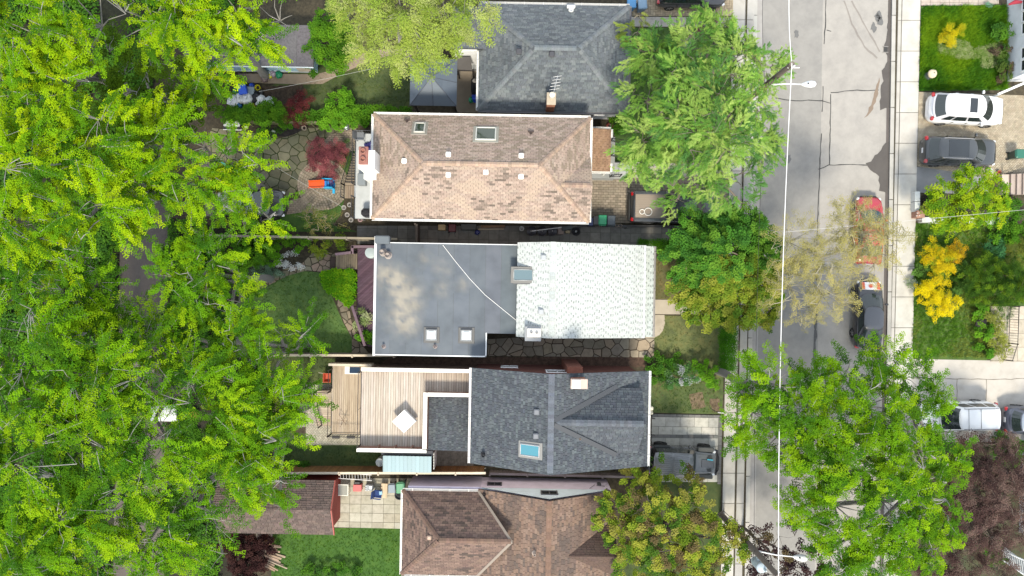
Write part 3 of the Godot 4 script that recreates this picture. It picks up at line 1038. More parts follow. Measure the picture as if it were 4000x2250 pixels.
func house_grey_hip() -> void:
	var he := 3.3
	var hr := 5.4
	var nw := G(1874, 14, he)
	var se := G(2452, 441, he)
	var ra := G(2088, 186, hr)
	var re := G(2262, 186, hr)
	var hs := thing("house", "dark grey hip-roofed house at the top with a brick chimney and rooftop aerial", "house", Vector3((nw.x + se.x) / 2, 0, (nw.y + se.y) / 2), "houses of the street")
	var faces := hip_faces(nw.x, nw.y, se.x, se.y, he, ra.x, re.x, ra.y, hr)
	var ex0 := G(1766, 60, he).x      # the lower rear wing to the west
	var ez := G(1800, 196, he).y
	var cols := [lin(0.105, 0.12, 0.134), lin(0.125, 0.142, 0.155), lin(0.09, 0.103, 0.118), lin(0.15, 0.168, 0.178), lin(0.115, 0.13, 0.148)]
	var tone := func(p: Vector3, _w: float) -> Color:
		return vary(cols[rng.randi() % 5], 0.05) * (1.0 + 0.28 * lumps.get_noise_2d(p.x * 9, p.z * 9))
	var r := roof(hs, faces, 0.14, 0.24, 0.36, tone, lin(0.06, 0.068, 0.076))
	var wf := PackedVector3Array([Vector3(ex0, he - 0.25, nw.y + 0.1), Vector3(nw.x + 1.2, he - 0.25, nw.y + 0.1), Vector3(nw.x + 1.2, he + 0.28, ez), Vector3(ex0, he + 0.28, ez)])
	roof(hs, [wf], 0.14, 0.24, 0.36, tone, lin(0.04, 0.045, 0.05), 60, "rear_roof")
	for s in [[faces[0][0], faces[0][3]], [faces[0][1], faces[0][2]], [faces[1][0], faces[0][3]], [faces[1][1], faces[0][2]], [faces[0][3], faces[0][2]]]:
		caps(r, s[0], s[1], lin(0.15, 0.168, 0.182))
	wall(hs, rect(nw.x + 0.4, nw.y + 0.4, se.x - 0.4, se.y - 0.4), 0, he - 0.02, lin(0.62, 0.63, 0.66))
	wall(hs, rect(ex0 + 0.1, nw.y + 0.4, nw.x + 0.41, ez - 0.05), 0, he - 0.3, lin(0.72, 0.73, 0.74))
	var gc := lin(0.5, 0.5, 0.5)
	gutter(hs, Vector3(nw.x, he, se.y), Vector3(se.x, he, se.y), lin(0.12, 0.12, 0.13))
	gutter(hs, Vector3(se.x, he, nw.y), Vector3(nw.x, he, nw.y), gc)
	gutter(hs, Vector3(se.x, he, se.y), Vector3(se.x, he, nw.y), lin(0.14, 0.14, 0.15))
	gutter(hs, Vector3(nw.x, he, ez), Vector3(nw.x, he, se.y), lin(0.6, 0.6, 0.6))
	for p in [[2027, 204], [2155, 214]]:
		vent(hs, on_face(faces[1], p[0], p[1]), 0.34, 0.2, lin(0.05, 0.05, 0.055))
	# chimney with pale mortar cap, clay pot, aerial
	var cp := on_face(faces[1], 2150, 412)
	var cx := cp.x - 0.03
	var cz := cp.z
	var ch := bricks(hs, cx - 0.24, cz - 0.33, cx + 0.24, cz + 0.33, cp.y - 0.3, cp.y + 1.45, [lin(0.33, 0.13, 0.08), lin(0.28, 0.11, 0.07), lin(0.36, 0.17, 0.11)], 150)
	var cb := Solid.new()
	cb.col = lin(0.42, 0.36, 0.28)
	cb.soft_box(Vector3(cx, cp.y + 1.5, cz), Vector3(0.54, 0.1, 0.72), 0.03)
	put("chimney_cap", cb, M.concrete, ch)
	var pb := Solid.new()
	pb.col = lin(0.62, 0.58, 0.5)
	pb.lathe(Vector3(cx + 0.03, cp.y + 1.55, cz - 0.12), [Vector2(0.17, 0), Vector2(0.15, 0.3), Vector2(0.17, 0.34), Vector2(0.02, 0.38)], 14)
	put("chimney_pot", pb, M.stone, ch)
	var ab := Solid.new()
	ab.col = lin(0.55, 0.55, 0.56)
	var at := Vector3(cx + 0.12, cp.y + 1.5, cz - 0.34)
	ab.bar(at, at + Vector3(0, 1.3, -0.05), 0.018)
	ab.bar(at + Vector3(-0.05, 1.25, 0.3), at + Vector3(0.15, 1.25, -0.6), 0.02)
	for k in 5:
		ab.bar(at + Vector3(-0.3 + k * 0.05, 1.27, 0.2 - k * 0.18), at + Vector3(0.25 + k * 0.03, 1.27, 0.12 - k * 0.18), 0.012)
	put("aerial", ab, M.metal, ch)
	# exhaust hood near the north eave, blue-grey flue at the corner
	var hp := on_face(faces[0], 2230, 36)
	var hb := Solid.new()
	hb.col = lin(0.62, 0.63, 0.64)
	hb.soft_box(hp + Vector3(0, 0.12, -0.1), Vector3(0.5, 0.2, 0.18), 0.04)
	hb.lathe(hp + Vector3(0, 0, 0.1), [Vector2(0.17, 0), Vector2(0.15, 0.26), Vector2(0.1, 0.26), Vector2(0.08, 0.1)], 14)
	put("exhaust_hood", hb, M.paint, hs)
	# pale wall panel strip and its meter box on the south side
	var bx := Solid.new()
	bx.col = lin(0.68, 0.69, 0.72)
	bx.soft_box(Vector3(se.x - 1.5, 1.3, se.y - 0.3), Vector3(0.7, 0.8, 0.2), 0.03)
	put("meter_box", bx, M.paint, hs)
	window(hs, Transform3D(Basis(Vector3.RIGHT, Vector3.BACK, Vector3.DOWN), Vector3(nw.x + 3.5, 1.7, se.y - 0.4)), 1.2, 1.0)
	# dark awning roof over the back door
	var dr := Solid.new()
	dr.col = lin(0.022, 0.018, 0.017)
	var a0 := G(1784, 222, 2.3)
	var a1 := G(1838, 222, 2.3)
	var a2 := G(1846, 276, 2.0)
	var a3 := G(1786, 272, 2.0)
	dr.face_up(PackedVector3Array([Vector3(a0.x, 2.35, a0.y), Vector3(a1.x, 2.35, a1.y), Vector3(a2.x, 2.05, a2.y), Vector3(a3.x, 2.05, a3.y)]))
	dr.box(Vector3((a2.x + a3.x) / 2, 2.0, a2.y), Vector3(a2.x - a3.x, 0.1, 0.06))
	for q in [a2, a3]:
		dr.box(Vector3(q.x, 1.0, q.y - 0.06), Vector3(0.08, 2.0, 0.08))
	put("door_canopy", dr, M.iron, hs)

func gazebo() -> void:
	var h0 := 2.25
	var h1 := 2.85
	var h2 := 3.35
	var c := P(1694, 316, h2)
	var hw := (G(1785, 300, h0).x - G(1602, 300, h0).x) / 2
	var cx := (G(1785, 320, h0).x + G(1602, 320, h0).x) / 2
	var cz := (G(1694, 228, h0).y + G(1694, 415, h0).y) / 2
	var g := thing("gazebo", "square garden gazebo with a two-tiered grey metal roof beside the dark grey house", "gazebo", Vector3(cx, 0, cz))
	var col := lin(0.105, 0.13, 0.165)
	var k := 0
	for tier in [[hw, h0, 0.62, h1], [0.72, h1 - 0.09, 0.0, h2]]:
		for side in 4:
			var t := side * PI / 2
			var bs := Basis(Vector3.UP, t)
			for hf in 2:
				var b := Solid.new()
				b.col = vary(col, 0.04)
				var s := -1.0 if hf == 0 else 1.0
				var gp := 0.01
				var a := Vector3(s * tier[0], tier[1], tier[0])
				var e := Vector3(s * gp, tier[1], tier[0])
				var f := Vector3(s * gp, tier[3], maxf(tier[2], 0.02))
				var d := Vector3(s * maxf(tier[2], 0.012), tier[3], maxf(tier[2], 0.02))
				var pts := PackedVector3Array()
				for q in [a, e, f, d]:
					pts.append(Vector3(cx, 0, cz) + bs * q)
				b.face_up(pts)
				var low := PackedVector3Array()
				for q in pts:
					low.append(q - Vector3(0, 0.03, 0))
				b.face_up(low, Vector3.DOWN)
				b.quad(pts[0], low[0], low[1], pts[1]) if hf == 0 else b.quad(pts[1], low[1], low[0], pts[0])
				put("roof_panel", b, M.paint, g)
			var rb := Solid.new()
			rb.col = lin(0.075, 0.09, 0.115)
			rb.bar(Vector3(cx, 0, cz) + bs * Vector3(tier[0], tier[1] + 0.012, tier[0]), Vector3(cx, 0, cz) + bs * Vector3(maxf(tier[2], 0.01), tier[3] + 0.012, maxf(tier[2], 0.01)), 0.022)
			rb.bar(Vector3(cx, 0, cz) + bs * Vector3(0, tier[1] + 0.01, tier[0]), Vector3(cx, 0, cz) + bs * Vector3(0, tier[3] + 0.01, tier[2]), 0.018)
			put("roof_rib", rb, M.paint, g)
			k += 1
	for s in [[-1, -1], [1, -1], [1, 1], [-1, 1]]:
		var b := Solid.new()
		b.col = lin(0.05, 0.045, 0.042)
		b.box(Vector3(cx + s[0] * (hw - 0.2), h0 / 2, cz + s[1] * (hw - 0.2)), Vector3(0.12, h0, 0.12))
		put("post", b, M.iron, g)
	var bb := Solid.new()
	bb.col = lin(0.05, 0.05, 0.055)
	for s in [-1, 1]:
		bb.box(Vector3(cx, h0 - 0.06, cz + s * (hw - 0.05)), Vector3(hw * 2, 0.1, 0.06))
		bb.box(Vector3(cx + s * (hw - 0.05), h0 - 0.06, cz), Vector3(0.06, 0.1, hw * 2 - 0.22))
	put("beam", bb, M.iron, g)

func house_brown_hip() -> void:
	var he := 5.4
	var hr := 7.6
	var nw := G(1460, 446, he)
	var se := G(2300, 868, he)
	var ra := G(1652, 641, hr)
	var re := G(2108, 641, hr)
	var hs := thing("house", "wide hip-roofed house with worn pinkish-brown shingles, two skylights and six white vents", "house", Vector3((nw.x + se.x) / 2, 0, (nw.y + se.y) / 2), "houses of the street")
	var faces := hip_faces(nw.x, nw.y, se.x, se.y, he, ra.x, re.x, (ra.y + re.y) / 2, hr)
	var cols := [lin(0.35, 0.265, 0.218), lin(0.32, 0.242, 0.2), lin(0.375, 0.29, 0.24), lin(0.305, 0.23, 0.19), lin(0.34, 0.268, 0.22)]
	var zr := (ra.y + re.y) / 2
	var tone := func(p: Vector3, _w: float) -> Color:
		var c: Color = vary(cols[rng.randi() % 5], 0.06)
		var worn := lumps.get_noise_2d(p.x * 11 + 40, p.z * 16) + 0.45 * lumps.get_noise_2d(p.x * 45, p.z * 45)
		if p.z > zr + 0.1 and worn > 0.08 and rng.randf() < 0.16 + worn * 0.7:      # algae-dark tabs on the lower slope
			c = c.lerp(lin(0.11, 0.088, 0.072), rnd(0.35, 0.9))
		elif p.z > zr and worn < -0.2:
			c = c.lerp(lin(0.42, 0.33, 0.25), 0.5)
		elif p.z < zr and rng.randf() < 0.35:
			c = c.lerp(lin(0.19, 0.155, 0.11), 0.6)
		return c
	var r := roof(hs, faces, 0.135, 0.30, 0.30, tone, lin(0.10, 0.075, 0.06))
	for s in [[faces[0][0], faces[0][3]], [faces[0][1], faces[0][2]], [faces[1][0], faces[0][3]], [faces[1][1], faces[0][2]], [faces[0][3], faces[0][2]]]:
		caps(r, s[0], s[1], lin(0.38, 0.275, 0.21), 0.2, 0.26)
	# the small street gable that breaks out of the east face
	var fe: PackedVector3Array = faces[3]
	var gx := G(2312, 720, 6.3).x
	var ga := on_face(fe, 2192, 722)
	var gz := ga.z
	var top := ga.y
	var ge := Vector3(gx, top, gz)
	var gn := Vector3(gx, he + 0.02, G(2305, 613, he).y)
	var gs := Vector3(gx, he + 0.02, gz + (gz - gn.z))
	var vn := Vector3(nw.x + 0.0, 0, 0)
	vn = Vector3(se.x - 0.05, he + 0.02, gn.z)
	var vs := Vector3(se.x - 0.05, he + 0.02, gs.z)
	var r2 := roof(hs, [PackedVector3Array([ga, ge, gn, vn]), PackedVector3Array([ga, ge, gs, vs])], 0.135, 0.30, 0.30, tone, lin(0.10, 0.075, 0.06), 60, "street_gable_roof")
	caps(r2, ga, ge, lin(0.33, 0.235, 0.18), 0.2, 0.26)
	var gb := Solid.new()
	gb.col = lin(0.5, 0.47, 0.42)
	gb.tri(ge + Vector3(-0.3, -0.1, 0), gs + Vector3(-0.3, -0.1, 0), gn + Vector3(-0.3, -0.1, 0))
	put("gable_wall", gb, M.plaster, hs)
	wall(hs, rect(nw.x + 0.4, nw.y + 0.4, se.x - 0.4, se.y - 0.4), 0, he - 0.03, lin(0.34, 0.25, 0.2), M.stone)
	var white := lin(0.74, 0.73, 0.71)
	gutter(hs, Vector3(nw.x, he, se.y), Vector3(se.x, he, se.y), white)
	gutter(hs, Vector3(se.x, he, nw.y), Vector3(nw.x, he, nw.y), white)
	gutter(hs, Vector3(se.x, he, se.y), Vector3(se.x, he, nw.y), white)
	gutter(hs, Vector3(nw.x, he, nw.y), Vector3(nw.x, he, se.y), white)
	# porch roof to the east
	var h3 := 3.1
	var p0 := G(2308, 503, h3)
	var p1 := G(2384, 671, h3)
	var pf := PackedVector3Array([Vector3(p0.x - 0.3, h3 + 0.28, p0.y), Vector3(p1.x, h3, p0.y), Vector3(p1.x, h3, p1.y), Vector3(p0.x - 0.3, h3 + 0.28, p1.y)])
	roof(hs, [pf], 0.135, 0.30, 0.30, func(_p, _w): return vary([lin(0.30, 0.185, 0.115), lin(0.27, 0.165, 0.105), lin(0.33, 0.21, 0.135)][rng.randi() % 3], 0.06), lin(0.1, 0.07, 0.055), 80, "porch_roof")
	gutter(hs, Vector3(p1.x, h3 - 0.02, p1.y), Vector3(p1.x, h3 - 0.02, p1.y - 0.5), white)
	gutter(hs, Vector3(p1.x, h3 - 0.02, p0.y + 0.5), Vector3(p1.x, h3 - 0.02, p0.y), white)
	gutter(hs, Vector3(p0.x, h3 - 0.02, p1.y), Vector3(p1.x, h3 - 0.02, p1.y), white)
	gutter(hs, Vector3(p1.x, h3 - 0.02, p0.y), Vector3(p0.x, h3 - 0.02, p0.y), white)
	for z in [p0.y + 0.2, p1.y - 0.2]:
		var b := Solid.new()
		b.col = lin(0.6, 0.6, 0.58)
		b.box(Vector3(p1.x - 0.15, h3 / 2 - 0.05, z), Vector3(0.14, h3 - 0.1, 0.14))
		put("porch_post", b, M.paint, hs)
	var pfl := sheet("porch_floor", PackedVector2Array([Vector2(se.x - 0.5, p0.y), Vector2(G(2402, 600, 0.9).x, p0.y), Vector2(G(2402, 600, 0.9).x, G(2400, 697, 0.9).y), Vector2(se.x - 0.5, G(2400, 697, 0.9).y)]), 0.9, M.concrete, lin(0.27, 0.28, 0.285), hs, 0.88)
	for k in 4:
		var sx := G(2402, 600, 0.9).x + k * 0.3
		sheet("step", rect(sx, G(2400, 636, 0.7).y, sx + 0.3, G(2400, 694, 0.7).y), 0.72 - k * 0.18, M.concrete, vary(lin(0.36, 0.37, 0.37), 0.05), pfl, 0.7 - k * 0.18)
	var black := lin(0.012, 0.012, 0.013)
	rail(hs, P(2385, 610, 0.9), P(2432, 616, 0.9), 0.9, black)
	rail(hs, P(2385, 552, 0.9), P(2450, 562, 0.9), 0.9, black)
	rail(hs, P(2382, 692, 0.9), P(2420, 690, 0.9), 0.9, black)
	# skylights and vents
	for s in [[1640, 502, 0.62, 0.78, lin(0.45, 0.44, 0.4)], [1898, 526, 1.16, 1.02, lin(0.5, 0.5, 0.46)]]:
		var fr := frame_of(faces[0])
		fr.origin = on_face(faces[0], s[0], s[1])
		skylight(hs, fr, s[2], s[3], 0.13, s[4], lin(0.03, 0.045, 0.03), 0.075)
	for p in [[1580, 630, 2], [1752, 605, 0], [2036, 610, 0], [1752, 684, 1], [1898, 674, 1], [2035, 691, 1]]:
		vent(hs, on_face(faces[p[2]], p[0], p[1]), 0.29, 0.19, lin(0.76, 0.75, 0.72))
	for p in [[1591, 470], [2074, 517]]:
		var q := on_face(faces[0], p[0], p[1])
		var b := Solid.new()
		b.col = lin(0.07, 0.05, 0.045)
		b.soft_box(q + Vector3(0, 0.06, -0.04), Vector3(0.34, 0.1, 0.1), 0.03)
		b.lathe(q + Vector3(0, 0, 0.08), [Vector2(0.09, 0), Vector2(0.07, 0.16), Vector2(0.045, 0.16), Vector2(0.04, 0.06)], 10)
		put("exhaust_hood", b, M.paint, hs)
	# white chimney breast on the west wall with two clay flues
	var c0 := G(1436, 588, 6.9)
	var c1 := G(1474, 690, 6.3)
	var hb := Solid.new()
	hb.col = lin(0.74, 0.73, 0.72)
	hb.prism(rect(nw.x - 0.42, c0.y + 0.06, nw.x + 0.48, c1.y - 0.28), 0, 7.3)
	hb.prism(rect(nw.x - 0.4, c1.y - 0.281, nw.x + 0.3, c1.y + 0.08), 0, 5.9)
	var cw := put("chimney", hb, M.plaster, hs)
	var hb2 := Solid.new()
	hb2.col = lin(0.27, 0.12, 0.1)
	hb2.soft_box(Vector3(nw.x - 0.12, 7.36, (c0.y + c1.y) / 2 - 0.3), Vector3(0.52, 0.13, 0.98), 0.03)
	put("chimney_cap", hb2, M.stone, cw)
	for k in 2:
		var fb := Solid.new()
		fb.col = lin(0.33, 0.15, 0.12)
		fb.lathe(Vector3(nw.x - 0.12, 7.42, (c0.y + c1.y) / 2 - 0.52 + k * 0.44), [Vector2(0.16, 0), Vector2(0.15, 0.16), Vector2(0.11, 0.16), Vector2(0.1, 0.02)], 12)
		put("flue", fb, M.stone, cw)
	# raised balcony behind, with stairs down into the garden
	var hd := 2.3
	var d0 := G(1388, 519, hd)
	var d1 := G(1392, 853, hd)
	var bf := sheet("balcony", rect(d0.x, d0.y, nw.x + 0.45, d1.y), hd, M.plaster, lin(0.40, 0.42, 0.43), hs, 0.2)
	var pst := Solid.new()
	pst.col = lin(0.25, 0.25, 0.25)
	for z in [d0.y + 0.15, (d0.y + d1.y) / 2, d1.y - 0.15]:
		pst.box(Vector3(d0.x + 0.15, hd / 2 - 0.1, z), Vector3(0.14, hd - 0.2, 0.14))
	put("balcony_posts", pst, M.paint, bf)
	var rc := lin(0.03, 0.03, 0.033)
	rail(bf, Vector3(d0.x + 0.05, hd, d0.y + 0.05), Vector3(nw.x + 0.3, hd, d0.y + 0.05), 0.95, rc)
	rail(bf, Vector3(d0.x + 0.05, hd, d0.y + 0.05), Vector3(d0.x + 0.05, hd, G(1390, 723, hd).y), 0.95, rc)
	rail(bf, Vector3(d0.x + 0.05, hd, G(1390, 772, hd).y), Vector3(d0.x + 0.05, hd, d1.y), 0.95, rc)
	var sw0 := G(1348, 600, hd).x
	var n := 12
	var z0 := G(1360, 600, 0).y
	var z1 := G(1360, 724, hd).y
	var st := Solid.new()
	st.col = lin(0.08, 0.07, 0.06)
	st.quad(Vector3(sw0 + 0.02, 0, z0), Vector3(sw0 + 0.02, 0, z1), Vector3(sw0 + 0.02, hd - 0.1, z1), Vector3(sw0 + 0.02, 0.05, z0))
	st.quad(Vector3(d0.x - 0.02, 0, z1), Vector3(d0.x - 0.02, 0, z0), Vector3(d0.x - 0.02, 0.05, z0), Vector3(d0.x - 0.02, hd - 0.1, z1))
	var stair := put("stairs", st, M.iron, hs)
	for k in n:
		var y := hd * (k + 1) / n
		var za := lerpf(z0, z1, k / float(n))
		var b := Solid.new()
		b.col = vary(lin(0.24, 0.195, 0.14), 0.1)
		b.soft_box(Vector3((sw0 + d0.x) / 2, y - 0.03, za + 0.11), Vector3(d0.x - sw0, 0.05, 0.17), 0.012)
		put("tread", b, M.wood_x, stair)
	boards(stair, rect(sw0 - 0.04, z1 + 0.02, d0.x, G(1360, 775, hd).y), hd - 0.03, 0.14, false, [lin(0.25, 0.2, 0.145), lin(0.22, 0.17, 0.12)], "landing_board")
	rail(stair, Vector3(sw0, 0, z0), Vector3(sw0, hd, z1), 0.9, rc)
	rail(stair, Vector3(sw0, hd, z1), Vector3(sw0, hd, G(1360, 775, hd).y), 0.9, rc)

func house_white_gable() -> void:
	var hf := 3.3
	var he := 3.0
	var hr := 4.7
	var hw := 3.75
	var hs := thing("house", "low house in the middle with a white shingled roof and a flat grey rear roof", "house", P(2000, 1140, 0), "houses of the street")
	# flat rear roof: membrane strips
	var fz0 := G(1700, 951, hf).y
	var fz1 := G(1700, 1389, hf).y
	var fx0 := G(1464, 1170, hf).x
	var fx1 := G(1899, 1340, hf).x
	var fx2 := G(2020, 1150, hf).x
	var fz2 := G(1960, 1303, hf).y
	var outline := PackedVector2Array([Vector2(fx0, fz0), Vector2(fx2, fz0), Vector2(fx2, fz2), Vector2(fx1, fz2), Vector2(fx1, fz1), Vector2(fx0, fz1)])
	var b := Solid.new()
	b.col = lin(0.09, 0.1, 0.11)
	b.prism(outline, hf - 0.25, hf, true)
	var fr := put("flat_roof", b, M.membrane, hs)
	var pieces := []
	var x := fx0
	var fi := Transform3D(Basis(), Vector3(0, hf, 0))
	while x < fx2:
		for c in Geometry2D.intersect_polygons(outline, rect(x + 0.012, fz0 - 0.1, x + 0.938, fz1 + 0.1)):
			for part in split_l(c, fz2):
				pieces.append([part, fi, 0.0, 0.012, 0.012, 0, 1, vary(lin(0.1, 0.116, 0.137), 0.05)])
		x += 0.95
	emit("membrane_strip", pieces, M.membrane, fr)
	dusty(fr, fx0 + 0.1, fz0 + 0.1, fx1 - 0.1, fz1 - 0.1, hf + 0.0165)
	var ux := G(1522, 940, hf + 0.25).x
	var up := Solid.new()
	up.col = lin(0.12, 0.14, 0.16)
	up.soft_box(Vector3((fx0 + ux) / 2, hf + 0.06, fz0 - 0.16), Vector3(ux - fx0, 0.5, 0.5), 0.06)
	put("roof_upstand", up, M.membrane, fr)
	var drip := lin(0.62, 0.64, 0.66)
	for e in [[Vector3(fx0, hf, fz0 - 0.3), Vector3(fx0, hf, fz1), 0.14], [Vector3(fx0, hf, fz1), Vector3(fx1, hf, fz1), 0.07], [Vector3(fx1, hf, fz1), Vector3(fx1, hf, fz2), 0.07], [Vector3(fx0 + 0.9, hf, fz0), Vector3(fx2, hf, fz0), 0.05]]:
		var d := Solid.new()
		d.col = drip
		d.box((e[0] + e[1]) / 2 + Vector3(0, 0.0, 0), Vector3(absf(e[1].x - e[0].x) + e[2], 0.09, absf(e[1].z - e[0].z) + e[2]))
		put("metal_edge", d, M.paint, fr)
	var o2 := outline.duplicate()
	wall(hs, PackedVector2Array([Vector2(fx0 + 0.3, fz0 + 0.15), Vector2(fx2, fz0 + 0.15), Vector2(fx2, fz2 - 0.15), Vector2(fx1 - 0.15, fz2 - 0.15), Vector2(fx1 - 0.15, fz1 - 0.15), Vector2(fx0 + 0.3, fz1 - 0.15)]), 0, hf - 0.26, lin(0.32, 0.33, 0.35))
	for p in [[1686, 1308, 0.68], [1822, 1310, 0.7]]:      # two domed skylights
		var t := Transform3D(Basis(), P(p[0], p[1], hf + 0.02))
		var sk := skylight(hs, t, p[2], p[2], 0.22, lin(0.2, 0.21, 0.22), lin(0.6, 0.64, 0.66), 0.08)
		var dm := Solid.new()
		dm.col = lin(0.62, 0.66, 0.67)
		var s: float = p[2] / 2 - 0.09
		dm.loft([ring4(t.origin + Vector3(0, 0.19, 0), s), ring4(t.origin + Vector3(0, 0.25, 0), s * 0.92), ring4(t.origin + Vector3(0, 0.28, 0), s * 0.5)], false, true)
		put("dome", dm, M.plastic, sk)
	for p in [[1499, 1353], [1700, 1353]]:
		pipe_vent(hs, P(p[0], p[1], hf), 0.07, 0.32, lin(0.3, 0.25, 0.24))
	for p in [[1490, 984, 0.155, 0.62], [1512, 996, 0.15, 0.4]]:
		var v := Solid.new()
		v.col = lin(0.32, 0.28, 0.26)
		var q := P(p[0], p[1], hf + p[3])
		q.y = hf
		v.lathe(q, [Vector2(p[2] * 1.6, 0), Vector2(p[2] * 1.5, 0.04), Vector2(p[2], 0.1), Vector2(p[2], p[3]), Vector2(p[2] * 0.78, p[3]), Vector2(p[2] * 0.75, p[3] - 0.15)], 18)
		put("flue_pipe", v, M.paint, hs)
	# white shingled gable
	var wx0 := G(2019, 1130, hw).x
	var rx := G(2158, 1130, hr).x
	var ex := G(2514, 1130, he + 0.05).x
	var gz0 := G(2160, 948, 4.0).y
	var gz1 := G(2160, 1319, 4.0).y
	var west := PackedVector3Array([Vector3(wx0, hw, gz0), Vector3(rx, hr, gz0), Vector3(rx, hr, gz1), Vector3(wx0, hw, gz1)])
	var east := PackedVector3Array([Vector3(ex, he, gz0), Vector3(rx, hr, gz0), Vector3(rx, hr, gz1), Vector3(ex, he, gz1)])
	var flip := [0]
	var tone := func(_p: Vector3, w: float) -> Color:
		return vary(lin(0.5, 0.53, 0.525), 0.05) if w > 0.17 else vary(lin(0.32, 0.35, 0.345), 0.15)
	var b2 := Solid.new()
	b2.col = lin(0.28, 0.31, 0.3)
	deck_face(b2, west)
	deck_face(b2, east)
	var rf := put("roof", b2, M.granules, hs)
	emit("shingle", laminate(west, tone) + laminate(east, tone), M.granules, rf)
	caps(rf, Vector3(rx, hr, gz0), Vector3(rx, hr, gz1), lin(0.5, 0.53, 0.525), 0.22, 0.32)
	flip.clear()
	var gw := Solid.new()
	gw.col = lin(0.5, 0.5, 0.5)
	for z in [gz0 + 0.1, gz1 - 0.1]:
		gw.prism(rect(wx0 + 0.1, z - 0.05, ex - 0.2, z + 0.05), 0, he - 0.15)
		gw.face_up(PackedVector3Array([Vector3(wx0, hw - 0.2, z - 0.05), Vector3(rx, hr - 0.2, z - 0.05), Vector3(ex, he - 0.2, z - 0.05), Vector3(ex, he - 0.2, z + 0.05), Vector3(rx, hr - 0.2, z + 0.05), Vector3(wx0, hw - 0.2, z + 0.05)]))
	gw.prism(rect(wx0 + 0.1, gz0 + 0.1, ex - 0.4, gz1 - 0.1), 0, he - 0.16)
	put("wall", gw, M.plaster, hs)
	gutter(hs, Vector3(ex, he, gz1), Vector3(ex, he, gz0), lin(0.6, 0.62, 0.63), 0.12)
	# low canopy strip along the front
	var px0 := G(2517, 1140, 2.6).x
	var px1 := G(2552, 1140, 2.5).x
	var pz0 := G(2540, 962, 2.5).y
	var pz1 := G(2540, 1316, 2.5).y
	var pf := PackedVector3Array([Vector3(px0 - 0.1, 2.65, pz0), Vector3(px1, 2.5, pz0), Vector3(px1, 2.5, pz1), Vector3(px0 - 0.1, 2.65, pz1)])
	var b3 := Solid.new()
	b3.col = lin(0.28, 0.31, 0.3)
	deck_face(b3, pf)
	var cr := put("canopy_roof", b3, M.granules, hs)
	emit("shingle", laminate(pf, func(_p, w): return vary(lin(0.5, 0.55, 0.54), 0.05) if w > 0.17 else vary(lin(0.26, 0.3, 0.29), 0.15)), M.granules, cr, 80)
	gutter(hs, Vector3(px1, 2.5, pz1), Vector3(px1, 2.5, pz0), lin(0.28, 0.27, 0.26))
	var pk := Solid.new()
	pk.col = lin(0.45, 0.44, 0.42)
	for z in [pz0 + 0.2, P(2550, 1170, 0).z, P(2550, 1230, 0).z, pz1 - 0.2]:
		pk.box(Vector3(px1 - 0.2, 1.2, z), Vector3(0.12, 2.4, 0.12))
	put("canopy_posts", pk, M.paint, hs)
	# the window-like skylight that straddles both roofs, two box vents, the boxed chimney
	var t2 := frame_of(west)
	t2.origin = on_face(west, 2052, 1074) + Vector3(0, 0.0, 0)
	var cb := Solid.new()
	cb.col = lin(0.11, 0.115, 0.12)
	var cz0 := G(2050, 1041, 4.0).y
	var cz1 := G(2050, 1110, 4.0).y
	var cx0 := G(2004, 1074, 4.0).x
	var cx1 := G(2094, 1074, 4.2).x
	cb.prism(rect(cx0, cz0, cx1, cz1), hf, 4.12)
	put("skylight_kerb", cb, M.membrane, hs)
	var t3 := Transform3D(Basis(), Vector3((cx0 + cx1) / 2 - 0.08, 4.12, (cz0 + cz1) / 2 - 0.02))
	skylight(hs, t3, 1.18, 0.7, 0.1, lin(0.3, 0.31, 0.31), lin(0.10, 0.15, 0.17), 0.06)
	for p in [[2123, 1006], [2113, 1218]]:
		var q := on_face(west, p[0], p[1])
		vent(hs, q, 0.33, 0.2, lin(0.33, 0.35, 0.37))
	var bc := P(2086, 1300, 4.7)
	var g0 := G(2052, 1336, 3.2)
	var gb := Solid.new()
	gb.col = lin(0.27, 0.28, 0.3)
	gb.prism(rect(bc.x - 0.52, bc.z - 0.35, bc.x + 0.42, bc.z + 0.5), 0, 4.55)
	var bch := put("chimney", gb, M.plaster, hs)
	var gc := Solid.new()
	gc.col = lin(0.62, 0.61, 0.59)
	gc.soft_box(Vector3(bc.x, 4.62, bc.z), Vector3(0.8, 0.14, 0.52), 0.03)
	put("chimney_cap", gc, M.concrete, bch)
	for k in 2:
		pipe_vent(bch, Vector3(bc.x - 0.16 + k * 0.32, 4.69, bc.z - 0.03 + k * 0.02), 0.06, 0.16, lin(0.5, 0.5, 0.5))
	# white cable lying across the flat roof
	var cab := []
	for p in [[1730, 957], [1780, 1022], [1836, 1090], [1895, 1152], [1960, 1205], [2018, 1252]]:
		cab.append(P(p[0], p[1], hf + 0.04))
	var cbl := Solid.new()
	cbl.col = lin(0.62, 0.62, 0.62)
	cbl.tube(cab, [0.022], 6)
	put("roof_cable", cbl, M.plastic, hs)

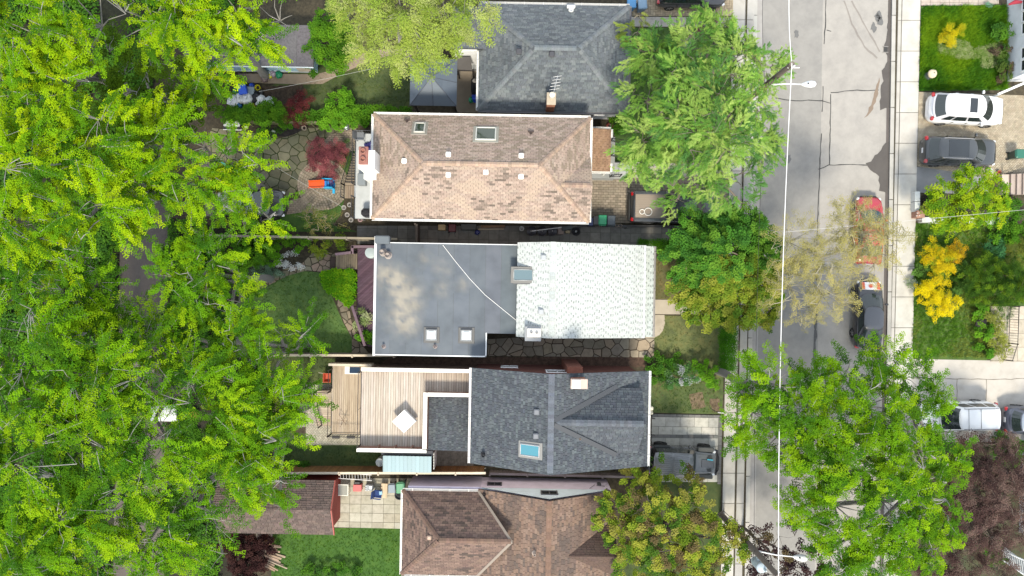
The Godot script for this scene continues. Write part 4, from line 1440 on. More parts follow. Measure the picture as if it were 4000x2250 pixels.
func dusty(parent: Node3D, x0: float, z0: float, x1: float, z1: float, y: float) -> void:      # dried puddle dust on the flat roof: it thins out to nothing
	var b := Solid.new()
	var spots := []
	for s in [[1500, 1070, 1.0], [1550, 1090, 0.9], [1575, 1140, 1.3], [1600, 1170, 1.0], [1570, 1245, 1.2], [1600, 1270, 0.8], [1730, 1050, 0.7], [1725, 1130, 0.7], [1810, 1110, 0.6], [1660, 1010, 0.6], [1690, 1330, 0.5]]:
		var q := G(s[0], s[1], y)
		spots.append([q, s[2]])
	var mask := func(p: Vector2) -> float:
		var v := 0.0
		for s in spots:
			v += exp(-p.distance_squared_to(s[0]) / (0.42 * s[1] * s[1])) * (0.9 if s[1] > 0.75 else 0.45)
		return clampf(v * (0.75 + 1.1 * lumps.get_noise_2d(p.x * 70, p.y * 70)), 0, 1)
	var st := 0.16
	var low := lin(0.1, 0.116, 0.137)
	var top := lin(0.27, 0.245, 0.205)
	var x := x0
	while x < x1 - st:
		var z := z0
		while z < z1 - st:
			var c := [Vector2(x, z), Vector2(x, z + st), Vector2(x + st, z + st), Vector2(x + st, z)]
			var w := []
			for p in c:
				w.append(mask.call(p))
			if w.max() > 0.04:
				for t in [[0, 1, 2], [0, 2, 3]]:
					for k in [0, 2, 1]:
						b.v.append(Vector3(c[t[k]].x, y, c[t[k]].y))
						b.n.append(Vector3.UP)
						b.c.append(low.lerp(top, w[t[k]]))
			z += st
		x += st
	put("dust_stain", b, M.membrane, parent)

func split_l(c: PackedVector2Array, zcut: float) -> Array:      # keep pieces convex where the roof outline steps back
	if c.size() <= 4:
		return [c]
	var out := []
	out.append_array(Geometry2D.intersect_polygons(c, rect(-100, -100, 100, zcut)))
	out.append_array(Geometry2D.intersect_polygons(c, rect(-100, zcut, 100, 100)))
	return out

func ring4(o: Vector3, s: float) -> PackedVector3Array:
	var r := PackedVector3Array()
	for k in 12:
		var t := -TAU * k / 12
		var d := Vector3(cos(t), 0, sin(t))
		var m := maxf(absf(d.x), absf(d.z))
		r.append(o + d / lerpf(1.0, m, 0.75) * s)
	return r

func laminate(face: PackedVector3Array, tone: Callable) -> Array:      # rows that alternate a wide pale tab and a short dark, recessed one
	var fr := frame_of(face)
	var poly := in_frame(fr, face)
	var bx := Rect2(poly[0], Vector2.ZERO)
	for p in poly:
		bx = bx.expand(p)
	var out := []
	var z := bx.end.y
	var row := 0.15
	while z > bx.position.y:
		var x := bx.position.x - rnd(0, 0.3)
		var dark := false
		while x < bx.end.x:
			var w := rnd(0.1, 0.16) if dark else rnd(0.2, 0.34)
			var cell := rect(x + 0.003, z - row - 0.02, x + w - 0.003, z)
			if dark:
				cell = rect(x, z - row * rnd(0.34, 0.46), x + w, z)
			for c in clipped(poly, cell):
				out.append([c, fr, 0.004, 0.004, 0.008 if dark else 0.013 + rnd(-0.002, 0.002), z - row - 0.02, z, tone.call(Vector3.ZERO, w)])
			if dark:      # the covered part of the tab behind it
				for c in clipped(poly, rect(x, z - row - 0.02, x + w, z - row * 0.46)):
					out.append([c, fr, 0.003, 0.004, 0.008, z - row - 0.02, z, tone.call(Vector3.ZERO, 0.3)])
			x += w
			dark = not dark
		z -= row
	return out

func house_slate_gable() -> void:
	var he := 5.0
	var hr := 7.3
	var w0 := G(1839, 1620, he).x
	var e0 := G(2532, 1620, he).x
	var rx := G(2152, 1650, hr).x
	var z0 := G(1840, 1437, he).y
	var z1 := G(1836, 1809, he).y
	var hs := thing("house", "slate grey gabled house with a street-side cross gable, brick chimney and blue skylight", "house", Vector3((w0 + e0) / 2, 0, (z0 + z1) / 2), "houses of the street")
	var cols := [lin(0.066, 0.077, 0.091), lin(0.078, 0.091, 0.105), lin(0.056, 0.066, 0.08), lin(0.096, 0.112, 0.124), lin(0.07, 0.08, 0.098)]
	var tone := func(_p: Vector3, _w: float) -> Color:
		return vary(cols[rng.randi() % 5], 0.1)
	var west := PackedVector3Array([Vector3(w0, he, z0), Vector3(rx, hr, z0), Vector3(rx, hr, z1), Vector3(w0, he, z1)])
	var east := PackedVector3Array([Vector3(e0, he, z0), Vector3(rx, hr, z0), Vector3(rx, hr, z1), Vector3(e0, he, z1)])
	var r := roof(hs, [west, east], 0.14, 0.1, 0.3, tone, lin(0.04, 0.046, 0.054))
	caps(r, Vector3(rx, hr, z0), Vector3(rx, hr, z1), lin(0.12, 0.135, 0.165), 0.2, 0.34)
	# cross gable to the street
	var gz := G(2400, 1655, 7.2).y
	var hg := 7.15
	var a := Vector3(rx + 0.25, hg, gz)
	var e := Vector3(G(2523, 1660, hg).x, hg, gz)
	var hd := 5.75
	var nz := G(2430, 1516, hd).y
	var sz := G(2430, 1767, hd).y
	var slope := (hr - he) / (e0 - rx)
	var vx := rx + (hr - hd) / slope
	var n1 := Vector3(vx, hd, nz)
	var n2 := Vector3(G(2508, 1518, hd).x, hd, nz)
	var s1 := Vector3(vx, hd, sz)
	var s2 := Vector3(G(2490, 1768, hd).x, hd, sz)
	var cols2 := [lin(0.07, 0.08, 0.095), lin(0.085, 0.098, 0.112), lin(0.06, 0.07, 0.085)]
	var r2 := roof(hs, [PackedVector3Array([a, e, n2, n1]), PackedVector3Array([a, e, s2, s1])], 0.16, 0.2, 0.34, func(_p, _w): return vary(cols2[rng.randi() % 3], 0.09), lin(0.035, 0.04, 0.05), 160, "cross_gable_roof")
	caps(r2, a, e, lin(0.095, 0.108, 0.13), 0.22, 0.34)
	var gw := Solid.new()
	gw.col = lin(0.24, 0.22, 0.19)
	for z in [nz + 0.3, sz - 0.3]:
		gw.box(Vector3((vx + s2.x) / 2 - 0.1, 5.2, z), Vector3(s2.x - vx - 0.2, 1.0, 0.12))
	gw.tri(e + Vector3(-0.35, -0.15, 0), s2 + Vector3(-0.15, -0.15, -0.3), n2 + Vector3(-0.35, -0.15, 0.3))
	gw.prism(rect(s2.x - 0.4, nz + 0.36, s2.x - 0.3, sz - 0.36), 4.4, hd - 0.1)
	put("gable_wall", gw, M.plaster, hs)
	for k in [[a, n1], [a, s1]]:      # dark valley metal
		var b := Solid.new()
		b.col = lin(0.045, 0.05, 0.055)
		var d: Vector3 = (k[1] - k[0])
		var out := Vector3(-absf(d.z), 0, signf(d.z) * absf(d.x)).normalized() * 0.14
		b.box((k[0] + k[1]) / 2 + Vector3(0, 0.07 + 0.14 * 0.2, 0) + out, Vector3(d.length(), 0.05, 0.26), Basis(d.normalized(), Vector3.UP, d.normalized().cross(Vector3.UP)).orthonormalized())
		put("valley", b, M.paint, hs)
	var brick := lin(0.17, 0.062, 0.045)
	wall(hs, rect(w0 + 0.15, z0 + 0.3, e0 - 0.3, z1 - 0.3), 0, he - 0.12, brick, M.stone)
	var pale := Solid.new()  # unseen pale panel, added to bounce sunlight onto the lavender wall opposite
	pale.col = lin(0.72, 0.7, 0.66)
	pale.box(Vector3((w0 + e0) / 2, 2.4, z1 - 0.28), Vector3(e0 - w0 - 0.5, 4.7, 0.03))
	put("added_bounce_panel", pale, M.plaster, hs)
	var tri := Solid.new()
	tri.col = brick
	for z in [z0 + 0.3, z1 - 0.3]:
		var s := 1.0 if z > (z0 + z1) / 2 else -1.0
		var p := [Vector3(w0 + 0.15, he - 0.1, z), Vector3(e0 - 0.3, he - 0.1, z), Vector3(rx, hr - 0.16, z)]
		if s > 0:
			tri.tri(p[0], p[1], p[2])
		else:
			tri.tri(p[1], p[0], p[2])
	put("gable_end", tri, M.stone, hs)
	window(hs, Transform3D(Basis(Vector3.LEFT, Vector3.FORWARD, Vector3.DOWN), Vector3(G(2170, 1440, 2).x, 3.6, z0 + 0.3)), 1.3, 1.1)
	window(hs, Transform3D(Basis(Vector3.LEFT, Vector3.FORWARD, Vector3.DOWN), Vector3(G(1990, 1440, 2).x, 1.6, z0 + 0.3)), 1.0, 0.9)
	gutter(hs, Vector3(e0, he, z1), Vector3(e0, he, z0), lin(0.6, 0.6, 0.6), 0.12)
	gutter(hs, Vector3(w0, he, z0), Vector3(w0, he, z1), lin(0.6, 0.58, 0.58), 0.12)
	# brick chimney rising from a breast on the north wall
	var cp := on_face(east, 2252, 1492)
	var ct := hr + 0.45
	var cc := P(2262, 1499, ct)
	var ch := bricks(hs, cc.x - 0.4, cc.z - 0.22, cc.x + 0.4, cc.z + 0.2, 5.6, ct, [lin(0.26, 0.11, 0.07), lin(0.22, 0.085, 0.055), lin(0.3, 0.14, 0.09)], 150)
	var cb := Solid.new()
	cb.col = lin(0.46, 0.36, 0.31)
	cb.soft_box(Vector3(cc.x, ct + 0.05, cc.z), Vector3(0.92, 0.1, 0.54), 0.02)
	put("chimney_cap", cb, M.concrete, ch)
	var cl := Solid.new()
	cl.col = lin(0.68, 0.66, 0.64)
	cl.soft_box(Vector3(cc.x - 0.16, ct + 0.13, cc.z), Vector3(0.48, 0.07, 0.46), 0.02)
	put("chimney_lid", cl, M.paint, ch)
	wall(hs, rect(G(2205, 1430, 2.5).x, z0 - 0.12, G(2262, 1430, 2.5).x, z0 + 0.31), 0, he - 0.25, lin(0.23, 0.085, 0.055), M.stone, "chimney_breast")
	# vents, blue skylight, flue
	for p in [[2096, 1608], [2093, 1702]]:
		vent(hs, on_face(west, p[0], p[1]), 0.32, 0.2, lin(0.13, 0.14, 0.16))
	var t := frame_of(west)
	t.origin = on_face(west, 2072, 1758)
	skylight(hs, t, 0.66, 1.18, 0.15, lin(0.42, 0.43, 0.44), lin(0.05, 0.2, 0.26), 0.05)
	pipe_vent(hs, on_face(west, 1889, 1775), 0.085, 0.4, lin(0.03, 0.03, 0.032))
	var sp := on_face(PackedVector3Array([a, e, s2]), 2264, 1711)
	pipe_vent(hs, sp, 0.06, 0.3, lin(0.35, 0.26, 0.2))
	# iron brackets, lamp and box on the street front
	for s in [1634, 1700]:
		var b := Solid.new()
		b.col = lin(0.015, 0.015, 0.016)
		var q := P(2537, s, 2.6)
		b.bar(q, q + Vector3(0.35, 0.0, 0.02), 0.03)
		b.bar(q + Vector3(0, -0.4, 0), q + Vector3(0.3, 0, 0), 0.02)
		put("iron_bracket", b, M.iron, hs)
	var lb := Solid.new()
	lb.col = lin(0.5, 0.48, 0.4)
	var lq := P(2543, 1594, 2.2)
	lb.soft_box(lq, Vector3(0.22, 0.4, 0.24), 0.05)
	lb.soft_box(lq + Vector3(0.02, -0.15, 0.3), Vector3(0.24, 0.3, 0.2), 0.05)
	put("meter_box", lb, M.paint, hs)
	# rear wing: flat shingled roof, roof deck with white parapet, lower deck
	var hf := 3.0
	var f0 := G(1660, 1545, hf)
	var f1 := G(1845, 1760, hf)
	wall(hs, rect(f0.x, f0.y, w0 + 0.15, f1.y), 0, hf - 0.12, brick, M.stone)
	var ff := PackedVector3Array([Vector3(f0.x, hf, f0.y), Vector3(w0 + 0.14, hf + 0.25, f0.y), Vector3(w0 + 0.14, hf + 0.25, f1.y), Vector3(f0.x, hf, f1.y)])
	roof(hs, [ff], 0.14, 0.1, 0.3, tone, lin(0.04, 0.046, 0.054), 140, "rear_roof")
	var dx0 := G(1408, 1600, 3.3).x
	var dz0 := G(1500, 1440, 3.3).y
	var dz1 := G(1500, 1746, 3.3).y
	var dxe := G(1652, 1700, 3.3).x
	var dzs := G(1760, 1536, 3.3).y
	var dk := PackedVector2Array([Vector2(dx0, dz0), Vector2(w0, dz0), Vector2(w0, dzs), Vector2(dxe, dzs), Vector2(dxe, dz1), Vector2(dx0, dz1)])
	wall(hs, PackedVector2Array([Vector2(dx0 + 0.3, dz0 + 0.1), Vector2(w0 + 0.1, dz0 + 0.1), Vector2(w0 + 0.1, dzs - 0.02), Vector2(dxe - 0.02, dzs - 0.02), Vector2(dxe - 0.02, dz1 - 0.1), Vector2(dx0 + 0.3, dz1 - 0.1)]), 0, 3.12, lin(0.3, 0.2, 0.16), M.stone)
	var db := Solid.new()
	db.col = lin(0.06, 0.05, 0.04)
	db.prism(dk, 3.13, 3.22, true)
	var rd := put("roof_deck", db, M.wood_z, hs)
	boards(rd, PackedVector2Array([Vector2(dx0, dz0), Vector2(dxe, dz0), Vector2(dxe, dz1), Vector2(dx0, dz1)]), 3.225, 0.15, false, [lin(0.44, 0.385, 0.33), lin(0.41, 0.355, 0.3), lin(0.48, 0.43, 0.375), lin(0.46, 0.41, 0.36)], "deck_board", 0.0, 100)
	boards(rd, PackedVector2Array([Vector2(dxe + 0.005, dz0), Vector2(w0, dz0), Vector2(w0, dzs), Vector2(dxe + 0.005, dzs)]), 3.225, 0.15, false, [lin(0.38, 0.32, 0.265), lin(0.34, 0.285, 0.235), lin(0.42, 0.36, 0.3)], "deck_board", 0.0, 60)
	var white := lin(0.72, 0.71, 0.66)
	var ph := 4.05
	for s in [[dx0, dz1 - 0.06, dxe + 0.3, dz1 + 0.1], [dxe + 0.1, dzs - 0.1, dxe + 0.3, dz1 - 0.061], [dxe + 0.301, dzs - 0.1, w0 - 0.02, dzs + 0.06], [dx0 + 0.1, dz0 - 0.06, w0 - 0.02, dz0 + 0.1]]:
		var hh: float = 3.62 if s[1] < dz0 else ph
		var pb := Solid.new()
		pb.col = lin(0.3, 0.17, 0.13)
		pb.prism(rect(s[0], s[1] + 0.02, s[2], s[3] - 0.02), 3.1, hh)
		var pw := put("parapet", pb, M.wood_x, rd)
		var pc := Solid.new()
		pc.col = white
		pc.prism(rect(s[0] - 0.02, s[1] - 0.03, s[2] + 0.02, s[3] + 0.03), hh, hh + 0.045, true)
		put("parapet_cap", pc, M.paint, pw)
	var k := dx0 + 1.2
	while k < dxe - 0.3:
		var b := Solid.new()
		b.col = lin(0.24, 0.13, 0.1)
		b.box(Vector3(k, 3.63, dz1 - 0.1), Vector3(0.09, 0.8, 0.08))
		put("parapet_post", b, M.paint, rd)
		k += 1.0
	var dg := lin(0.03, 0.025, 0.024)
	rail(rd, Vector3(dx0 + 0.03, 3.25, dz0 + 0.15), Vector3(dx0 + 0.03, 3.25, dz1 - 0.12), 0.95, dg, 1.55)
	# lower deck and its steps
	var h2 := 0.85
	var l0 := G(1297, 1440, h2)
	var l1 := G(1412, 1698, h2)
	var lo := Solid.new()
	lo.col = lin(0.2, 0.16, 0.12)
	lo.prism(rect(l0.x, l0.y - 0.3, dx0 + 0.4, l1.y), 0, h2)
	var ld := put("lower_deck", lo, M.wood_z, hs)
	boards(ld, rect(l0.x, l0.y - 0.3, dx0 + 0.39, l1.y), h2 + 0.002, 0.13, false, [lin(0.42, 0.345, 0.26), lin(0.39, 0.315, 0.235), lin(0.46, 0.38, 0.295)], "deck_board", 0.0, 60)
	var m0 := G(1236, 1524, 0.45)
	var m1 := G(1297, 1664, 0.45)
	var lo2 := Solid.new()
	lo2.col = lin(0.2, 0.16, 0.12)
	lo2.prism(rect(m0.x, m0.y, l0.x - 0.01, m1.y), 0, 0.45)
	var ls := put("deck_step", lo2, M.wood_x, hs)
	boards(ls, rect(m0.x, m0.y, l0.x - 0.012, m1.y), 0.452, 0.14, true, [lin(0.42, 0.35, 0.27), lin(0.39, 0.32, 0.24), lin(0.46, 0.39, 0.305)], "deck_board", 0.0, 60)
	var y2 := h2 + 0.03
	rail(ld, Vector3(l0.x + 0.04, y2, G(1300, 1572, h2).y), Vector3(l0.x + 0.04, y2, l1.y - 0.04), 0.95, dg, 1.4)
	rail(ld, Vector3(l0.x + 0.04, y2, l1.y - 0.04), Vector3(dx0 + 0.3, y2, l1.y - 0.04), 0.95, dg, 0.16)
	rail(ld, Vector3(l0.x + 0.04, y2, l0.y), Vector3(l0.x + 0.04, y2, G(1300, 1515, h2).y), 0.95, dg, 1.4)
	rail(ls, P(1240, 1585, 0.45), P(1258, 1660, 0.45), 0.9, dg, 0.15)
	rail(ls, P(1240, 1525, 0.45), P(1292, 1528, 0.45), 0.85, dg, 1.2)
	var pcap := Solid.new()      # plank along the deck's north edge
	pcap.col = lin(0.6, 0.53, 0.42)
	pcap.prism(rect(l0.x, l0.y - 0.42, dx0 + 0.3, l0.y - 0.28), 0.86, 1.75)
	put("privacy_board", pcap, M.wood_x, ld)
	for s in [1312, 1371]:
		var w := Solid.new()
		w.col = lin(0.02, 0.022, 0.026)
		var q := P(s, 1708, 0.06)
		w.box(q, Vector3(0.5, 0.06, 0.16))
		put("basement_grille", w, M.iron, ld)

func house_lavender() -> void:
	# the lowest house: brown shingles, lavender and pale blue north walls
	var he := 2.5
	var hr := 4.7
	var w0 := G(1868, 1900, he).x
	var e0 := G(2396, 1911, he).x
	var rx := G(2146, 1955, hr).x
	var z0 := G(1868, 1902, he).y + 0.13
	var z1 := z0 + 10.0
	var hs := thing("house", "brown-shingled house at the bottom with lavender and pale blue north walls", "house", Vector3(rx, 0, z0 + 4), "houses of the street")
	var cols := [lin(0.195, 0.132, 0.102), lin(0.17, 0.115, 0.09), lin(0.225, 0.155, 0.12), lin(0.125, 0.092, 0.077), lin(0.21, 0.14, 0.105)]
	var tone := func(p: Vector3, _w: float) -> Color:
		var c: Color = vary(cols[rng.randi() % 5], 0.07)
		if lumps.get_noise_2d(p.x * 24, p.z * 9) > 0.22:
			c = c.lerp(lin(0.1, 0.075, 0.066), 0.55)
		return c
	var west := PackedVector3Array([Vector3(w0, he, z0), Vector3(rx, hr, z0), Vector3(rx, hr, z1), Vector3(w0, he, z1)])
	var east := PackedVector3Array([Vector3(e0, he, z0), Vector3(rx, hr, z0), Vector3(rx, hr, z1), Vector3(e0, he, z1)])
	var r := roof(hs, [west, east], 0.15, 0.2, 0.36, tone, lin(0.085, 0.06, 0.045), 200)
	caps(r, Vector3(rx, hr, z0), Vector3(rx, hr, z1), lin(0.2, 0.125, 0.09), 0.22, 0.32)
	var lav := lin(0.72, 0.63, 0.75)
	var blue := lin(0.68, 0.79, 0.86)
	var wz := G(2100, 1868, 0).y
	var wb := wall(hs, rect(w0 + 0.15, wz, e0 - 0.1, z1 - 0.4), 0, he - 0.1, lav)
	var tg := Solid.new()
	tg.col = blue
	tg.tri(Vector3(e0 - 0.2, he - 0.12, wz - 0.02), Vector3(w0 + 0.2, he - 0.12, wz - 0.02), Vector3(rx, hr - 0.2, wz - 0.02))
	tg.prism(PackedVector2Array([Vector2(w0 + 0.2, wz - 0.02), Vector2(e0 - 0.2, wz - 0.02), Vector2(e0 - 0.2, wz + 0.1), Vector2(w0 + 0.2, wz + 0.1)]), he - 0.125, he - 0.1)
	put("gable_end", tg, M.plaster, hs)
	var face := Basis(Vector3.LEFT, Vector3.FORWARD, Vector3.DOWN)
	window(hs, Transform3D(face, Vector3(G(1932, 1894, 1.5).x, 1.55, wz)), 0.85, 0.65, lin(0.1, 0.09, 0.1))
	window(hs, Transform3D(face, Vector3(G(2145, 1938, 3.2).x, 3.3, wz - 0.02)), 0.95, 0.7, lin(0.1, 0.1, 0.11))
	var sv := Solid.new()      # services on the wall: meter, pipes
	sv.col = lin(0.06, 0.06, 0.065)
	var q := Vector3(G(2340, 1890, 1.3).x, 1.3, wz - 0.06)
	sv.soft_box(q, Vector3(0.24, 0.3, 0.14), 0.03)
	sv.bar(q + Vector3(-0.2, 0.3, 0), q + Vector3(0.3, 0.5, 0), 0.02)
	sv.bar(q + Vector3(-0.3, 0.2, 0), q + Vector3(-0.7, 1.0, 0), 0.015)
	put("meter_box", sv, M.paint, hs)
	# rear hip
	var hh := 2.5
	var hhr := 4.55
	var n0 := G(1574, 1914, hh)
	var sw := G(1562, 2243, hh)
	var rz := G(1850, 2113, hhr).y
	var ra := Vector3(G(1716, 2112, hhr).x, hhr, rz)
	var re := Vector3(G(1998, 2116, hhr).x, hhr, rz)
	var cols2 := [lin(0.175, 0.118, 0.096), lin(0.15, 0.1, 0.083), lin(0.195, 0.132, 0.106), lin(0.13, 0.087, 0.073)]
	var tone2 := func(p: Vector3, _w: float) -> Color:
		var c: Color = vary(cols2[rng.randi() % 4], 0.08)
		if rng.randf() < 0.12 + 0.3 * lumps.get_noise_2d(p.x * 10, p.z * 12):
			c = c.lerp(lin(0.05, 0.04, 0.036), 0.7)
		return c
	var jn := Vector3(w0 + 0.02, hh, n0.y)
	var js := Vector3(w0 + 0.02, hh, sw.y)
	var nf := PackedVector3Array([Vector3(n0.x, hh, n0.y), jn, re, ra])
	var sf := PackedVector3Array([Vector3(n0.x, hh, sw.y), js, re, ra])
	var wf := PackedVector3Array([Vector3(n0.x, hh, n0.y), Vector3(n0.x, hh, sw.y), ra])
	var r2 := roof(hs, [nf, sf, wf], 0.15, 0.33, 0.33, tone2, lin(0.05, 0.04, 0.034), 200, "rear_roof")
	for s in [[nf[0], ra], [sf[0], ra], [ra, re]]:
		caps(r2, s[0], s[1], lin(0.17, 0.11, 0.085), 0.2, 0.28)
	for s in [[jn, re], [js, re]]:      # pale valley strips
		var b := Solid.new()
		b.col = lin(0.22, 0.185, 0.155)
		var d: Vector3 = s[1] - s[0]
		b.box((s[0] + s[1]) / 2 + Vector3(0.02, 0.06, 0), Vector3(d.length(), 0.03, 0.15), Basis(d.normalized(), Vector3.UP, d.normalized().cross(Vector3.UP)).orthonormalized())
		put("valley", b, M.paint, hs)
	wall(hs, rect(n0.x + 0.3, wz - 0.05, w0 + 0.15, sw.y - 0.3), 0, hh - 0.1, lin(0.55, 0.5, 0.6))
	var white := lin(0.66, 0.65, 0.63)
	gutter(hs, jn, Vector3(n0.x, hh, n0.y), white)
	gutter(hs, Vector3(n0.x, hh, n0.y), Vector3(n0.x, hh, sw.y), white)
	gutter(hs, Vector3(n0.x, hh, sw.y), js, white)
	vent(hs, on_face(wf, 1678, 2098), 0.26, 0.18, lin(0.36, 0.26, 0.2))
	var pv := on_face(west, 1893, 1930)
	pipe_vent(hs, pv, 0.07, 0.3, lin(0.04, 0.035, 0.035))
	pipe_vent(hs, on_face(west, 2088, 2160), 0.08, 0.35, lin(0.4, 0.33, 0.28))
	# small street dormer, mostly under the tree
	var dz := G(2300, 2172, 4.0).y
	var da := Vector3(G(2212, 2172, 4.1).x, 4.05, dz)
	var de := Vector3(G(2412, 2178, 4.0).x, 4.05, dz)
	var dn := Vector3(de.x, he + 0.1, dz - 1.6)
	var ds := Vector3(de.x, he + 0.1, dz + 1.6)
	roof(hs, [PackedVector3Array([da, de, dn, Vector3(e0 - 0.2, he + 0.1, dz - 1.6)]), PackedVector3Array([da, de, ds, Vector3(e0 - 0.2, he + 0.1, dz + 1.6)])], 0.15, 0.2, 0.36, func(_p, _w): return vary(lin(0.1, 0.065, 0.052), 0.12), lin(0.05, 0.036, 0.03), 40, "dormer_roof")

func garages() -> void:
	# brown gabled garage with red boards, bottom left
	var he := 2.4
	var hr := 3.25
	var x0 := G(850, 1990, he).x
	var x1 := G(1292, 1990, hr).x
	var z0 := G(1200, 1876, he).y
	var z1 := G(1200, 2086, he).y
	var zr := G(1200, 1990, hr).y
	var g := thing("garage", "low garage with dark brown shingles and red-painted walls, left of the slab patio", "garage", Vector3((x0 + x1) / 2, 0, zr))
	var north := PackedVector3Array([Vector3(x0, he, z0), Vector3(x1, he, z0), Vector3(x1, hr, zr), Vector3(x0, hr, zr)])
	var south := PackedVector3Array([Vector3(x0, he, z1), Vector3(x1, he, z1), Vector3(x1, hr, zr), Vector3(x0, hr, zr)])
	var cols := [lin(0.12, 0.088, 0.078), lin(0.1, 0.074, 0.066), lin(0.14, 0.102, 0.09)]
	roof(g, [north, south], 0.14, 0.2, 0.42, func(_p, _w): return vary(cols[rng.randi() % 3], 0.1), lin(0.03, 0.024, 0.022), 220, "roof", 0.034)
	var red := lin(0.26, 0.045, 0.035)
	wall(g, rect(x0 + 0.3, z0 + 0.25, x1 - 0.2, z1 - 0.25), 0, he, red, M.wood_x)
	var b := Solid.new()
	b.col = lin(0.33, 0.075, 0.06)
	for s in [[z0, zr], [z1, zr]]:
		var p := Vector3(x1 + 0.02, he - 0.03, s[0])
		var q := Vector3(x1 + 0.02, hr - 0.03, s[1])
		var d: Vector3 = (q - p)
		b.box((p + q) / 2, Vector3(d.length(), 0.17, 0.05), Basis(d.normalized(), Vector3.UP, d.normalized().cross(Vector3.UP)).orthonormalized())
	put("barge_board", b, M.paint, g)
	var e := Solid.new()
	e.col = red
	e.tri(Vector3(x1 - 0.19, he, z1 - 0.25), Vector3(x1 - 0.19, he, z0 + 0.25), Vector3(x1 - 0.19, hr - 0.13, zr))
	put("gable_end", e, M.wood_z, g)
	# flat dark garage with pale blue walls, top left
	var hf := 2.0
	var a0 := G(720, 90, hf)
	var a1 := G(1224, 262, hf)
	var f := thing("garage", "flat-roofed garage with pale blue walls and dark felt roof, top left under the maple", "garage", Vector3((a0.x + a1.x) / 2, 0, (a0.y + a1.y) / 2))
	var rb := Solid.new()
	rb.col = lin(0.1, 0.095, 0.1)
	rb.prism(rect(a0.x, a0.y, a1.x, a1.y), hf - 0.12, hf, true)
	var fr := put("roof", rb, M.membrane, f)
	emit("felt_strip", courses(rect(a0.x + 0.02, a0.y + 0.02, a1.x - 0.02, a1.y - 0.02), hf, 1.0, 9.0, 0.0, 0.01, 0.012, [lin(0.115, 0.11, 0.118)]), M.rough, fr)
	var bl := lin(0.33, 0.52, 0.62)
	wall(f, rect(a0.x + 0.3, a0.y + 0.3, a1.x - 0.28, a1.y - 0.28), 0, hf - 0.13, bl)
	var tr := Solid.new()
	tr.col = lin(0.55, 0.62, 0.66)
	tr.box(Vector3((a0.x + a1.x) / 2, hf - 0.06, a1.y + 0.02), Vector3(a1.x - a0.x, 0.13, 0.04))
	tr.box(Vector3((a0.x + a1.x) / 2 - 0.3, 0.15, a1.y - 0.26), Vector3(a1.x - a0.x, 0.2, 0.04))
	put("fascia", tr, M.paint, f)
	var dr := Solid.new()
	dr.col = lin(0.5, 0.44, 0.36)
	dr.box(Vector3(G(1180, 285, 1.0).x, 0.92, a1.y - 0.27), Vector3(0.85, 1.8, 0.05))
	put("door", dr, M.paint, f)
	# lean-to shed with a pale blue metal roof against the board fence
	var sh := 2.2
	var s0 := G(1497, 1780, sh)
	var s1 := G(1686, 1847, sh - 0.1)
	var s := thing("shed", "narrow garden shed with a pale blue ribbed metal roof by the board fence", "shed", Vector3((s0.x + s1.x) / 2, 0, (s0.y + s1.y) / 2))
	wall(s, rect(s0.x + 0.08, s0.y + 0.05, s1.x - 0.08, s1.y - 0.1), 0, sh - 0.2, lin(0.2, 0.22, 0.23), M.paint)
	var n := 12
	for k in n:
		var p := Solid.new()
		p.col = vary(lin(0.2, 0.3, 0.34), 0.06)
		var xa := lerpf(s0.x, s1.x, k / float(n))
		var xb := lerpf(s0.x, s1.x, (k + 1) / float(n)) - 0.02
		p.face_up(PackedVector3Array([Vector3(xa, sh, s0.y), Vector3(xb, sh, s0.y), Vector3(xb, sh - 0.1, s1.y), Vector3(xa, sh - 0.1, s1.y)]))
		p.box(Vector3(xa, sh - 0.035, (s0.y + s1.y) / 2), Vector3(0.03, 0.03, s1.y - s0.y), Basis(Vector3.RIGHT, atan(0.1 / (s1.y - s0.y))))
		put("roof_panel", p, M.paint, s)
	var s2 := G(1490, 1757, 2.0)
	var sb := Solid.new()
	sb.col = lin(0.06, 0.065, 0.075)
	sb.prism(rect(s2.x, s2.y, s1.x + 0.05, s0.y - 0.02), 0, 2.02)
	var s3 := put("bin_store", sb, M.paint, s)
	emit("felt_strip", courses(rect(s2.x, s2.y, s1.x + 0.05, s0.y - 0.02), 2.022, 0.62, 2.0, 0.0, 0.01, 0.012, [lin(0.075, 0.08, 0.09), lin(0.06, 0.066, 0.075)]), M.rough, s3)

